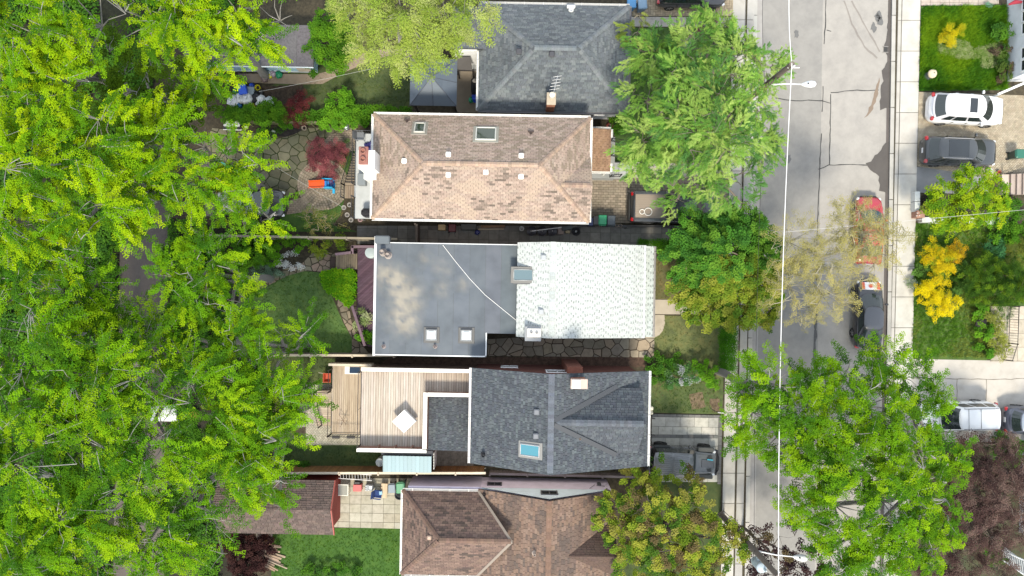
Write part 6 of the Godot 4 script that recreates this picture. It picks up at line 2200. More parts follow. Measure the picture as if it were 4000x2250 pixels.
	tree("purple_tree", "large twiggy purple-brown tree in the bottom right corner", "tree", P(3830, 1960, 0), [[3820, 1790, 4.5, 1.4], [3930, 1800, 4.5, 1.4], [3780, 1930, 5, 1.6], [3920, 1940, 5.5, 1.7], [3830, 2060, 5, 1.4], [3950, 2060, 4.5, 1.1], [3700, 2060, 4, 1.0], [3760, 2190, 3.5, 1.4], [3640, 2200, 3.2, 1.1], [3880, 2230, 3, 1.2], [3560, 2230, 3, 0.9], [3960, 1880, 4, 1.2], [3700, 1960, 4.5, 1.0]], {"mesh": tiny, "mat": M.purple_leaf, "cols": plum, "bark": lin(0.16, 0.12, 0.1), "twig": lin(0.24, 0.19, 0.15), "dense": 125.0, "spray": 0.7, "per": 10, "twigs": 0.7, "twig_r": 0.011, "size": [0.8, 1.4], "gap": -0.3})
	tree("purple_tree", "small near-black purple-leaved tree at the roadside by the lower lamp", "tree", P(2900, 2060, 0), [[2960, 2080, 5, 0.7], [3060, 2110, 5.5, 1.0], [3120, 2180, 5, 0.9], [3030, 2210, 5, 1.0], [3170, 2270, 5, 0.9], [2960, 2190, 4.5, 0.7]], {"mesh": small, "mat": M.purple_leaf, "cols": [lin(0.03, 0.016, 0.018), lin(0.042, 0.022, 0.022), lin(0.09, 0.07, 0.035), lin(0.025, 0.013, 0.017)], "bark": lin(0.1, 0.08, 0.07), "trunk": 0.1, "dense": 46.0, "spray": 0.6, "per": 9, "gap": -0.18})
	tree("mottled_tree", "mottled brown, olive and green tree in front of the lavender house", "tree", P(2560, 2020, 0), [[2560, 1830, 4, 0.9, 1], [2500, 1880, 4.5, 1.1, 1], [2670, 1900, 4, 1.0, 1], [2400, 2000, 5, 1.2, 1], [2540, 2000, 6, 1.5], [2690, 1990, 5.5, 1.3], [2440, 2100, 5, 1.2], [2580, 2110, 6, 1.5], [2730, 2100, 5.5, 1.3, 2], [2840, 2010, 4.5, 1.0, 2], [2850, 2130, 5, 1.1, 2], [2480, 2200, 4.5, 1.1], [2620, 2220, 5, 1.2, 1], [2770, 2220, 5, 1.2, 2]], {"mesh": small, "cols": [lin(0.24, 0.23, 0.05), lin(0.14, 0.22, 0.02), lin(0.28, 0.3, 0.04), lin(0.13, 0.1, 0.045), lin(0.065, 0.14, 0.018), lin(0.2, 0.27, 0.025)], "bark": lin(0.17, 0.14, 0.11), "dense": 105.0, "spray": 0.55, "per": 11, "gap": -0.26, "twigs": 0.2})
	small_plants(maple, small, tiny, willow, deep)

func small_plants(maple: Mesh, small: Mesh, tiny: Mesh, willow: Mesh, deep: Array) -> void:
	var bright := [lin(0.1, 0.26, 0.015), lin(0.13, 0.3, 0.018), lin(0.075, 0.205, 0.015)]
	var lush := [lin(0.055, 0.155, 0.012), lin(0.075, 0.19, 0.014), lin(0.1, 0.23, 0.014)]
	var so := {"mesh": small, "cols": bright, "dense": 110.0, "spray": 0.35, "per": 7, "squash": 0.7, "twigs": 0.2, "gap": -0.35, "bark": lin(0.15, 0.12, 0.09), "trunk": 0.08, "limbs": 5, "twig_r": 0.008}
	# [name, label, category, lobes, colours, mesh, material]
	var list := [
		["shrub", "bright green rounded shrub above the corner of the brown hip roof", "shrub", [[1330, 430, 1.0, 1.0], [1290, 470, 0.8, 0.7], [1340, 380, 1.4, 0.4], [1400, 460, 0.8, 0.7]], bright, small, M.leaf],
		["shrub", "tall dense shrubbery between the blue garage and the willow", "shrub", [[1250, 160, 2.0, 1.2], [1300, 240, 1.6, 0.9], [1240, 240, 1.4, 0.7], [1290, 90, 2.2, 1.2], [1350, 190, 1.2, 0.8]], lush, small, M.leaf],
		["shrub", "green shrub behind the heap of recycling bags", "shrub", [[990, 450, 0.8, 0.7], [1060, 440, 0.9, 0.8], [930, 450, 0.7, 0.6], [1110, 460, 0.7, 0.6], [880, 440, 0.8, 0.5]], lush, small, M.leaf],
		["red_maple", "dark red dwarf maple between the green shrubs of the upper garden", "shrub", [[1150, 420, 0.9, 0.55], [1185, 400, 0.9, 0.5], [1140, 455, 0.8, 0.5], [1190, 440, 0.8, 0.45]], [lin(0.1, 0.022, 0.024), lin(0.13, 0.03, 0.03), lin(0.075, 0.018, 0.02)], tiny, M.purple_leaf],
		["red_maple", "purplish-red dwarf maple with three lobes on the flagstone patio", "shrub", [[1245, 590, 1.0, 0.7], [1310, 590, 1.0, 0.6], [1240, 640, 0.9, 0.55], [1285, 675, 0.7, 0.45], [1330, 610, 0.8, 0.4], [1275, 620, 1.0, 0.5]], [lin(0.18, 0.055, 0.06), lin(0.22, 0.07, 0.078), lin(0.14, 0.04, 0.05), lin(0.11, 0.035, 0.04)], tiny, M.purple_leaf],
		["shrub", "dark green ball shrub touching the red dwarf maple", "shrub", [[1338, 568, 0.4, 0.18]], deep, tiny, M.dark_leaf],
		["shrub", "yellow-green feathery shrub north of the purple deck", "shrub", [[1250, 960, 0.8, 0.5], [1310, 955, 0.9, 0.5], [1350, 960, 0.8, 0.35]], [lin(0.16, 0.24, 0.02), lin(0.12, 0.2, 0.02), lin(0.2, 0.25, 0.03)], willow, M.leaf],
		["shrub", "leafy green plants in the bed left of the white-flowered bush", "shrub", [[990, 1000, 0.6, 0.7], [1050, 1010, 0.7, 0.6], [940, 1040, 0.7, 0.5], [1060, 950, 0.6, 0.5], [1140, 960, 0.7, 0.4]], bright, small, M.leaf],
		["silver_shrub", "silvery blue-green low mound beside the flagstone garden path", "shrub", [[1020, 1065, 0.3, 0.55], [1070, 1055, 0.25, 0.4], [985, 1075, 0.25, 0.35]], [lin(0.16, 0.26, 0.17), lin(0.13, 0.21, 0.14), lin(0.2, 0.3, 0.21)], tiny, M.leaf],
		["flowering_bush", "small bush covered in white flowers at the bend of the garden path", "bush", [[1135, 1015, 0.5, 0.45], [1105, 1020, 0.4, 0.3], [1155, 1030, 0.35, 0.3]], [lin(0.75, 0.75, 0.75), lin(0.72, 0.74, 0.74), lin(0.75, 0.76, 0.75), lin(0.7, 0.72, 0.72)], tiny, M.petal],
		["shrub", "bright green potted shrub at the south end of the purple deck", "shrub", [[1425, 1325, 0.9, 0.4], [1440, 1290, 0.7, 0.3], [1450, 1345, 0.6, 0.25]], bright, small, M.leaf],
		["ornamental_grass", "pale variegated grass in a planter on the purple deck", "plant", [[1408, 1245, 1.1, 0.42]], [lin(0.3, 0.36, 0.17), lin(0.2, 0.28, 0.09), lin(0.38, 0.42, 0.24)], willow, M.leaf],
		["flowering_bush", "bush with pale lilac flowers beside the street maple's trunk", "bush", [[2650, 1470, 0.8, 0.7], [2700, 1460, 0.8, 0.55], [2620, 1490, 0.6, 0.4]], [lin(0.07, 0.17, 0.05), lin(0.1, 0.2, 0.06), lin(0.3, 0.33, 0.34), lin(0.06, 0.14, 0.035)], small, M.leaf],
		["shrub", "green shrub to the right of the lilac-flowered bush", "shrub", [[2760, 1450, 0.9, 0.6], [2720, 1420, 0.8, 0.4], [2780, 1490, 0.6, 0.4]], bright, small, M.leaf],
		["shrub", "dark shrubs along the foot of the slate house's front corner", "shrub", [[2560, 1420, 0.5, 0.6], [2600, 1430, 0.6, 0.5], [2570, 1470, 0.5, 0.4], [2640, 1420, 0.4, 0.4]], deep, small, M.dark_leaf],
		["forsythia", "golden-yellow forsythia with an orange shoulder, upper of the pair", "shrub", [[3650, 1000, 1.0, 0.7], [3700, 1020, 1.1, 0.75], [3640, 960, 1.0, 0.35], [3680, 1075, 1.0, 0.6]], [lin(0.52, 0.38, 0.005), lin(0.44, 0.34, 0.006), lin(0.2, 0.26, 0.012), lin(0.5, 0.4, 0.005)], tiny, M.petal],
		["forsythia", "orange-yellow shrub just right of the upper forsythia", "shrub", [[3735, 975, 0.9, 0.45], [3720, 995, 0.8, 0.4]], [lin(0.48, 0.27, 0.005), lin(0.42, 0.24, 0.006), lin(0.3, 0.2, 0.008)], tiny, M.petal],
		["forsythia", "brilliant pure yellow forsythia, lower of the pair by the pavement", "shrub", [[3620, 1145, 1.0, 0.6], [3665, 1190, 1.1, 0.75], [3710, 1185, 1.0, 0.6], [3640, 1125, 0.9, 0.5]], [lin(0.62, 0.5, 0.004), lin(0.58, 0.45, 0.004), lin(0.64, 0.53, 0.004), lin(0.42, 0.36, 0.006)], tiny, M.petal],
		["shrub", "silver-leaved plant between the two forsythias and the pavement", "shrub", [[3592, 1108, 0.4, 0.3]], [lin(0.32, 0.38, 0.27), lin(0.26, 0.33, 0.2)], willow, M.leaf],
		["shrub", "green shrub filling the gap behind the forsythias", "shrub", [[3748, 1040, 0.6, 0.4], [3750, 1120, 0.6, 0.35], [3600, 1050, 0.5, 0.35]], [lin(0.08, 0.17, 0.03), lin(0.1, 0.2, 0.04)], small, M.leaf],
		["juniper", "dark green spreading juniper between the forsythias and the right edge", "shrub", [[3800, 1090, 1.0, 1.0], [3880, 1090, 1.3, 1.2], [3960, 1100, 1.4, 1.1], [3850, 1030, 0.9, 0.8], [3830, 1150, 0.8, 0.7], [3920, 1160, 0.9, 0.8], [4010, 1140, 1.0, 0.8]], [lin(0.03, 0.07, 0.008), lin(0.042, 0.095, 0.01), lin(0.02, 0.05, 0.008), lin(0.085, 0.15, 0.01)], tiny, M.dark_leaf],
		["shrub", "leafy green shrub under the small maple at the right edge", "shrub", [[3930, 900, 0.8, 0.8], [3990, 880, 0.9, 0.7]], lush, small, M.leaf],
		["strap_leaved_plant", "dark plant with long arching strap leaves beside the lawn's right edge", "plant", [[3890, 960, 0.5, 0.65]], [lin(0.03, 0.1, 0.035), lin(0.04, 0.125, 0.045)], willow, M.dark_leaf],
		["shrub", "olive twiggy shrub at the right edge above the juniper", "shrub", [[3970, 990, 0.8, 0.7], [4010, 960, 0.8, 0.5]], [lin(0.14, 0.17, 0.03), lin(0.1, 0.13, 0.03)], tiny, M.leaf],
		["yellow_shrub", "small yellow shrub in the middle of the top right garden", "shrub", [[3708, 130, 0.8, 0.45], [3735, 118, 0.7, 0.35], [3700, 155, 0.6, 0.35]], [lin(0.48, 0.4, 0.006), lin(0.42, 0.36, 0.008), lin(0.3, 0.3, 0.01)], tiny, M.petal],
		["shrub", "dark round shrub against the white house wall, top right", "shrub", [[3925, 115, 0.9, 0.5], [3905, 130, 0.7, 0.4]], deep, small, M.dark_leaf],
		["shrub", "straggling dark shrubs along the white wall's foot, top right", "shrub", [[3915, 205, 0.6, 0.4], [3920, 260, 0.6, 0.45], [3930, 310, 0.6, 0.4], [3905, 290, 0.4, 0.35]], [lin(0.035, 0.075, 0.015), lin(0.06, 0.1, 0.02), lin(0.08, 0.06, 0.04)], small, M.dark_leaf],
		["blue_plant", "pale blue-green leafy plant at the top edge of the top right garden", "plant", [[3852, 22, 0.3, 0.28]], [lin(0.12, 0.27, 0.19), lin(0.16, 0.32, 0.23)], willow, M.leaf],
		["bamboo", "thin yellow-green bamboo shoots leaning over the tiled terrace", "plant", [[3880, 1260, 0.8, 0.5], [3900, 1320, 0.7, 0.5], [3920, 1370, 0.6, 0.4]], [lin(0.2, 0.23, 0.04), lin(0.25, 0.27, 0.06)], willow, M.leaf],
		["shrub", "dark green shrub between the lawn and the tiled terrace", "shrub", [[3845, 1300, 0.6, 0.5], [3850, 1370, 0.5, 0.45], [3835, 1220, 0.5, 0.5]], lush, small, M.dark_leaf],
		["shrub", "rounded dark shrub behind the white rail at the lower right", "shrub", [[3930, 1755, 1.1, 0.9], [3970, 1770, 1.1, 0.8]], deep, small, M.dark_leaf],
		["shrub", "dark green shrub beside the pale stair, bottom right", "shrub", [[3890, 2170, 0.7, 0.7], [3870, 2130, 0.6, 0.5]], deep, small, M.dark_leaf],
		["purple_shrub", "small dark red shrub at the corner of the slab path, top", "shrub", [[2775, 78, 0.7, 0.3], [2750, 95, 0.4, 0.2]], [lin(0.1, 0.025, 0.04), lin(0.14, 0.05, 0.07)], small, M.purple_leaf],
		["purple_bush", "dark purple-black bush at the foot of the wood, bottom left", "bush", [[960, 2170, 1.2, 1.2], [1030, 2140, 0.9, 0.7], [900, 2110, 1.0, 0.9], [980, 2240, 1.2, 1.0]], [lin(0.028, 0.012, 0.012), lin(0.04, 0.018, 0.016), lin(0.02, 0.01, 0.01)], small, M.purple_leaf],
		["shrub", "weedy green plants along the north foot of the lower board fence", "shrub", [[1080, 1800, 0.3, 0.4], [1130, 1800, 0.3, 0.35], [1180, 1800, 0.3, 0.4], [1030, 1800, 0.3, 0.4]], deep, willow, M.dark_leaf],
		["shrub", "row of round dark shrubs at the bottom edge of the lower lawn", "shrub", [[1200, 2240, 0.5, 0.4], [1260, 2240, 0.5, 0.4], [1320, 2235, 0.5, 0.42], [1380, 2240, 0.5, 0.4]], deep, small, M.dark_leaf],
		["shrub", "yellow-green leafy shrub at the planter's end by the pavement across the street", "shrub", [[3625, 812, 0.7, 0.3]], [lin(0.25, 0.3, 0.06), lin(0.18, 0.25, 0.04)], maple, M.leaf],
		["shrub", "dark low shrubs in the walled planter behind the small maple", "shrub", [[3620, 780, 0.5, 0.4], [3660, 770, 0.5, 0.4], [3960, 800, 0.8, 0.6]], deep, small, M.dark_leaf],
		["shrub", "dark green shrub by the dark grey house's south-east corner", "shrub", [[2430, 470, 0.8, 0.5], [2400, 490, 0.6, 0.35]], lush, small, M.dark_leaf],
		["ground_plant", "green leafy plants along the fence foot, upper side of the deck garden", "plant", [[1110, 930, 0.4, 0.4], [1180, 940, 0.5, 0.4], [1010, 930, 0.5, 0.5], [930, 960, 0.6, 0.6]], lush, small, M.dark_leaf],
	]
	for s in list:
		var o := so.duplicate()
		o.cols = s[4]
		o.mesh = s[5]
		o.mat = s[6]
		if s[5] == tiny:
			o.dense = 170.0
		if s[5] == willow:
			o.droop = 0.7
			o.size = [0.9, 1.5]
			o.dense = 90.0
		var f := P(s[3][0][0], s[3][0][1], s[3][0][2])
		tree(s[0], s[1], s[2], Vector3(f.x, 0, f.z), s[3], o, "garden shrubs and plants")
	# bare twiggy bush south of the brick circle
	tree("twiggy_bush", "half-bare twiggy bush below the brick circle", "bush", P(1250, 862, 0), [[1240, 860, 1.2, 1.0], [1290, 870, 1.1, 0.7], [1200, 850, 1.0, 0.6]], {"mesh": tiny, "cols": [lin(0.22, 0.2, 0.06), lin(0.1, 0.17, 0.03)], "dense": 22.0, "spray": 0.6, "per": 4, "twigs": 1.0, "twig_r": 0.014, "twig": lin(0.33, 0.28, 0.19), "bark": lin(0.3, 0.26, 0.19), "trunk": 0.12, "limbs": 9, "shell": 0.3, "squash": 0.8})
	# hedges and beds
	cover("hedge", "thick green hedge running along the fence above the brown hip roof", "hedge", area([1380, 428, 1610, 434, 1610, 446, 1460, 456, 1460, 482, 1180, 484, 900, 470, 900, 440, 1180, 455]), 0.3, 1.1, 150.0, small, M.leaf, lush, [0.8, 1.3])
	cover("hedge", "clipped bright green hedge by the north-east corner of the white roof", "hedge", area([2490, 938, 2640, 938, 2640, 1000, 2570, 1000, 2560, 972, 2485, 965]), 0.3, 0.8, 190.0, tiny, M.leaf, [lin(0.06, 0.19, 0.01), lin(0.085, 0.23, 0.012)], [0.8, 1.2])
	cover("hedge", "clipped box hedge along the pavement in front of the white-roofed house", "hedge", area([2798, 1278, 2860, 1278, 2856, 1446, 2800, 1446]), 0.5, 1.15, 260.0, tiny, M.leaf, [lin(0.045, 0.16, 0.01), lin(0.065, 0.2, 0.012), lin(0.035, 0.125, 0.01)], [0.8, 1.2])
	cover("ivy_bed", "bright yellow-green ivy bed beside the purple deck", "plant bed", area([1266, 1058, 1384, 1056, 1392, 1070, 1392, 1150, 1382, 1180, 1366, 1194, 1330, 1165, 1290, 1140, 1266, 1105]), 0.2, 0.6, 190.0, maple, M.leaf, [lin(0.08, 0.25, 0.01), lin(0.13, 0.32, 0.012), lin(0.2, 0.38, 0.012), lin(0.1, 0.28, 0.01)], [0.6, 1.1], 60.0)
	cover("ground_cover", "dark low ground cover in the curved bed above the patio", "plant bed", area([1010, 500, 1100, 502, 1120, 515, 1060, 530, 1020, 520]), 0.02, 0.2, 60.0, tiny, M.dark_leaf, deep, [0.7, 1.1])
	var meadow := area([3600, 30, 3925, 26, 3930, 345, 3593, 350])
	cover("ground_cover", "pale cream-green low plants across the middle of the top right garden", "plant bed", area([3655, 165, 3690, 150, 3770, 170, 3790, 195, 3900, 170, 3905, 260, 3830, 268, 3810, 230, 3740, 232, 3660, 205]), 0.12, 0.3, 130.0, tiny, M.leaf, [lin(0.27, 0.34, 0.13), lin(0.33, 0.37, 0.18), lin(0.2, 0.29, 0.08)], [0.7, 1.1])
	# grass: tall in the top right garden, rough across the street, short on the lawns
	grass(meadow, 230.0, [lin(0.045, 0.14, 0.015), lin(0.075, 0.2, 0.012), lin(0.12, 0.25, 0.012), lin(0.17, 0.3, 0.012)], [1.2, 2.6])
	grass(area([3572, 876, 4040, 884, 4040, 1040, 3880, 1395, 3560, 1394]), 110.0, [lin(0.085, 0.2, 0.02), lin(0.12, 0.235, 0.025), lin(0.2, 0.25, 0.05)], [0.7, 1.6])
	var short_ := [[[960, 1165, 1040, 1108, 1130, 1064, 1200, 1062, 1262, 1068, 1290, 1142, 1338, 1260, 1376, 1330, 1386, 1390, 960, 1398], [lin(0.085, 0.165, 0.03), lin(0.11, 0.2, 0.035), lin(0.14, 0.215, 0.04)], 70.0], [[1062, 2066, 1570, 2066, 1570, 2260, 1062, 2260], [lin(0.05, 0.12, 0.014), lin(0.07, 0.165, 0.014), lin(0.09, 0.2, 0.014)], 80.0], [[2552, 1015, 2830, 1030, 2830, 1168, 2552, 1166], [lin(0.14, 0.13, 0.05), lin(0.19, 0.16, 0.07), lin(0.1, 0.12, 0.035)], 60.0], [[2552, 1325, 2600, 1236, 2800, 1236, 2800, 1440, 2552, 1400], [lin(0.11, 0.155, 0.045), lin(0.16, 0.175, 0.065), lin(0.2, 0.18, 0.085)], 60.0], [[2545, 1480, 2818, 1480, 2816, 1612, 2545, 1608], [lin(0.065, 0.14, 0.025), lin(0.105, 0.175, 0.03), lin(0.22, 0.18, 0.11)], 70.0], [[1190, 265, 1340, 220, 1600, 210, 1600, 420, 1210, 420], [lin(0.07, 0.115, 0.025), lin(0.1, 0.15, 0.03), lin(0.14, 0.155, 0.05)], 50.0], [[2470, 112, 2850, 112, 2850, 630, 2470, 630], [lin(0.05, 0.12, 0.02), lin(0.07, 0.15, 0.02)], 40.0], [[1010, 1675, 1500, 1740, 1500, 1810, 1010, 1815], [lin(0.05, 0.08, 0.02), lin(0.08, 0.11, 0.03)], 50.0], [[1040, 1402, 1305, 1402, 1300, 1515, 1070, 1515], [lin(0.07, 0.095, 0.03), lin(0.1, 0.12, 0.04)], 50.0], [[1335, 550, 1396, 560, 1346, 760, 1310, 880, 1390, 900, 1070, 900, 1290, 770], [lin(0.05, 0.12, 0.02), lin(0.08, 0.15, 0.02)], 50.0]]
	for s in short_:
		grass(area(s[0]), s[2], s[1], [0.35, 0.8])

# ---- vehicles, each built along its own x axis and then turned into place
func putx(called: String, b: Solid, m: Material, parent: Node3D, xf: Transform3D) -> MeshInstance3D:
	for i in b.v.size():
		b.v[i] = xf * b.v[i]
		b.n[i] = (xf.basis * b.n[i]).normalized()
	return put(called, b, m, parent)

func plan_ring(x0: float, x1: float, w0: float, w1: float, y: float, bulge0: float, bulge1: float) -> PackedVector3Array:      # 24 points round a car's plan, anticlockwise from above
	var r := PackedVector3Array()
	for k in 6:
		var t := 1.0 - 2.0 * k / 6.0
		r.append(Vector3(x1 + bulge1 * (1 - t * t) - (0.05 if k == 0 else 0.0), y, w1 * (t if k else 0.97)))
	for k in 6:
		var t := k / 6.0
		r.append(Vector3(lerpf(x1, x0, t) - (0.05 if k == 0 else 0.0), y, -lerpf(w1, w0, t) * (0.97 if k == 0 else 1.0 + 0.03 * sin(t * PI))))
	for k in 6:
		var t := -1.0 + 2.0 * k / 6.0
		r.append(Vector3(x0 - bulge0 * (1 - t * t) + (0.05 if k == 0 else 0.0), y, w0 * (t if k else -0.97)))
	for k in 6:
		var t := k / 6.0
		r.append(Vector3(lerpf(x0, x1, t) + (0.05 if k == 0 else 0.0), y, lerpf(w0, w1, t) * (0.97 if k == 0 else 1.0 + 0.03 * sin(t * PI))))
	return r

func pane(lo: PackedVector3Array, hi: PackedVector3Array, i0: float, i1: float, t0: float, t1: float, col: Color) -> Solid:      # a piece of window between two rings, a little proud
	var b := Solid.new()
	b.col = col
	var last: Array = []
	var n := 6
	for k in n + 1:
		var f := lerpf(i0, i1, k / float(n))
		var i := int(floor(f))
		var u := f - i
		var a := lo[i % 24].lerp(lo[(i + 1) % 24], u)
		var e := hi[i % 24].lerp(hi[(i + 1) % 24], u)
		var cur := [a.lerp(e, t0), a.lerp(e, t1)]
		if k > 0:
			var nn: Vector3 = ((cur[0] - last[0]) as Vector3).cross(cur[1] - cur[0]).normalized() * 0.012
			b.quad(last[0] + nn, cur[0] + nn, cur[1] + nn, last[1] + nn)
		last = cur
	return b

func car(called: String, label: String, category: String, at: Vector3, turn: float, s: Dictionary) -> Node3D:
	var root := thing(called, label, category, at, "parked vehicles")
	var xf := Transform3D(Basis(Vector3.UP, turn), at)
	var L: float = s.L
	var w: float = s.W / 2
	var paint: Color = s.paint
	var belt: float = s.belt
	var H: float = s.H
	# lower body along x: [x as part of length, width, deck height]
	var body := Solid.new()
	body.col = paint
	var rings := []
	for st in s.body:
		var ring := PackedVector3Array()
		var x: float = st[0] * L
		var hw: float = st[1] * w
		var top: float = st[2]
		for q in [[-0.9, 0.24], [-1.0, 0.42], [-1.0, 0.62], [-0.965, top * 0.86], [-0.9, top * 0.965], [-0.72, top], [-0.35, top + 0.025], [0.0, top + 0.035], [0.35, top + 0.025], [0.72, top], [0.9, top * 0.965], [0.965, top * 0.86], [1.0, 0.62], [1.0, 0.42], [0.9, 0.24]]:
			ring.append(Vector3(x, minf(q[1], maxf(top, 0.3)), q[0] * hw))
		rings.append(ring)
	body.loft(rings, true, true)
	putx("body", body, M.car, root, xf)
	# cabin
	var lo := plan_ring(s.cab[0] * L, s.cab[1] * L, w * 0.9, w * 0.9, belt, s.get("b0", 0.05), s.get("b1", 0.14))
	var hi := plan_ring(s.top[0] * L, s.top[1] * L, w * s.get("rw", 0.74), w * s.get("rw", 0.74), H - 0.09, s.get("b0", 0.05) * 0.8, s.get("b1", 0.14) * 0.8)
	var cab := Solid.new()
	cab.col = s.get("pillar", paint)
	cab.loft([lo, hi], false, false)
	var cabin := putx("cabin", cab, M.car, root, xf)
	var roofb := Solid.new()
	roofb.col = s.get("roof", paint)
	var inn := PackedVector3Array()
	var inn2 := PackedVector3Array()
	var rc := Vector3((s.top[0] + s.top[1]) * L / 2, 0, 0)
	for p in hi:
		inn.append(Vector3(rc.x + (p.x - rc.x) * 0.95, H - 0.03, p.z * 0.92))
		inn2.append(Vector3(rc.x + (p.x - rc.x) * 0.6, H, p.z * 0.5))
	roofb.loft([hi, inn, inn2], false, true)
	var roof_ := putx("roof", roofb, M.car, root, xf)
	var gl: Color = s.get("glass", lin(0.018, 0.024, 0.026))
	putx("windshield", pane(lo, hi, 0.25, 5.75, 0.06, 0.95, gl), M.glass, root, xf)
	putx("rear_window", pane(lo, hi, 12.35, 17.65, 0.14, 0.9, gl), M.glass, root, xf)
	for q in s.get("sides", [[6.6, 8.3], [8.55, 10.2], [10.4, 11.5]]):
		putx("side_window", pane(lo, hi, q[0], q[1], 0.1, 0.9, gl), M.glass, root, xf)
		putx("side_window", pane(lo, hi, 30.0 - q[1], 30.0 - q[0], 0.1, 0.9, gl), M.glass, root, xf)
	if s.has("sunroof"):
		var b := Solid.new()
		b.col = lin(0.015, 0.018, 0.02)
		b.soft_box(Vector3(s.sunroof[0] * L, H + 0.005, 0), Vector3(s.sunroof[1] * L, 0.03, w * s.sunroof[2]), 0.01)
		putx("sunroof", b, M.glass, roof_, xf)
	if s.get("rails", false):
		for k in [-1.0, 1.0]:
			var b := Solid.new()
			b.col = s.get("rail_col", lin(0.3, 0.3, 0.31))
			b.tube([Vector3(s.top[0] * L + 0.1, H - 0.05, k * w * 0.68), Vector3(s.top[0] * L + 0.3, H + 0.03, k * w * 0.68), Vector3(s.top[1] * L - 0.3, H + 0.03, k * w * 0.68), Vector3(s.top[1] * L - 0.1, H - 0.04, k * w * 0.68)], [0.022], 5)
			putx("roof_rail", b, M.paint, roof_, xf)
	# wheels, lights, mirrors, plates
	var wr: float = s.get("wheel", 0.33)
	for x in [s.axle[0] * L, s.axle[1] * L]:
		for k in [-1.0, 1.0]:
			var bs := Basis(Vector3.RIGHT, k * PI / 2)
			var t := Solid.new()
			t.col = lin(0.014, 0.014, 0.015)
			var out: float = s.get("stick", 0.015)
			t.lathe(Vector3(x, wr, k * (w - 0.2 + out)), [Vector2(wr * 0.8, 0.0), Vector2(wr, 0.03), Vector2(wr, 0.17), Vector2(wr * 0.93, 0.2), Vector2(wr * 0.68, 0.2), Vector2(wr * 0.64, 0.17)], 20, true, bs)
			var ty := putx("wheel", t, M.rubber, root, xf)
			var rm := Solid.new()
			rm.col = s.get("rim", lin(0.36, 0.36, 0.37))
			for j in 5:
				var a := TAU * j / 5
				rm.box(Vector3(x + cos(a) * wr * 0.34, wr + sin(a) * wr * 0.34, k * (w + out - 0.02)), Vector3(wr * 0.6, wr * 0.16, 0.02), Basis(Vector3(0, 0, 1), a))
			putx("rim", rm, M.metal, ty, xf)
	var nose: Array = s.body[s.body.size() - 3]
	var tail: Array = s.body[1]
	for k in [-1.0, 1.0]:
		var b := Solid.new()
		b.col = lin(0.55, 0.57, 0.6)
		b.soft_box(Vector3(nose[0] * L - 0.04, nose[2] * 0.86, k * w * 0.74), Vector3(0.2, 0.1, 0.24), 0.04, Basis(Vector3.UP, k * 0.35))
		putx("headlight", b, M.glass, root, xf)
		var r := Solid.new()
		r.col = lin(0.3, 0.01, 0.015)
		r.soft_box(Vector3(tail[0] * L + 0.03, s.get("tail_y", tail[2] * 0.86), k * w * 0.8), Vector3(0.2, 0.15, 0.26), 0.05, Basis(Vector3.UP, -k * 0.2))
		putx("tail_light", r, M.glass, root, xf)
		var mr := Solid.new()
		mr.col = s.get("mirror", paint)
		mr.soft_box(Vector3(s.cab[1] * L - 0.42, belt + 0.06, k * (w + 0.09)), Vector3(0.12, 0.14, 0.2), 0.03)
		putx("mirror", mr, M.car, root, xf)
		for hx in [-0.21, -0.02, 0.17]:
			var sm := Solid.new()
			sm.col = lin(0.01, 0.01, 0.01)
			sm.box(Vector3(hx * L, (belt + 0.34) / 2, k * w * 0.992), Vector3(0.014, belt - 0.38, 0.03))
			putx("door_seam", sm, M.plastic, root, xf)
		for hx in s.get("handles", [-0.16, 0.04]):
			var hd := Solid.new()
			hd.col = s.get("handle_col", paint)
			hd.soft_box(Vector3(hx * L, belt - 0.16, k * (w * 0.985)), Vector3(0.2, 0.03, 0.05), 0.01)
			putx("door_handle", hd, M.car, root, xf)
	var pl := Solid.new()
	pl.col = lin(0.6, 0.62, 0.66)
	pl.box(Vector3(s.body[0][0] * L - 0.01, 0.62, 0), Vector3(0.02, 0.14, 0.32))
	putx("licence_plate", pl, M.paint, root, xf)
	var gr := Solid.new()
	gr.col = lin(0.02, 0.02, 0.022)
	gr.soft_box(Vector3(s.body[s.body.size() - 1][0] * L - 0.02, 0.52, 0), Vector3(0.1, 0.24, w * 1.1), 0.03)
	putx("grille", gr, M.plastic, root, xf)
	for q in s.get("seams", []):      # panel gaps across the bonnet, tailgate and so on
		var b := Solid.new()
		b.col = lin(0.02, 0.02, 0.02)
		b.box(Vector3(q[0] * L, q[1], 0), Vector3(0.018, 0.012, w * q[2]))
		putx("panel_gap", b, M.plastic, root, xf)
	root.set_meta("xf_turn", turn)
	return root

const SUV := [[-0.5, 0.55, 0.62], [-0.494, 0.74, 0.8], [-0.475, 0.88, 0.97], [-0.4, 1.0, 1.04], [-0.2, 1.0, 1.05], [0.1, 1.0, 1.03], [0.25, 0.99, 1.0], [0.36, 0.96, 0.95], [0.43, 0.9, 0.88], [0.47, 0.79, 0.8], [0.49, 0.62, 0.7], [0.5, 0.42, 0.55]]
const SEDAN := [[-0.5, 0.74, 0.6], [-0.492, 0.86, 0.78], [-0.47, 0.93, 0.93], [-0.38, 0.98, 0.97], [-0.2, 1.0, 0.97], [0.1, 1.0, 0.95], [0.22, 0.99, 0.92], [0.34, 0.96, 0.87], [0.42, 0.9, 0.79], [0.465, 0.78, 0.7], [0.49, 0.6, 0.6], [0.5, 0.4, 0.5]]

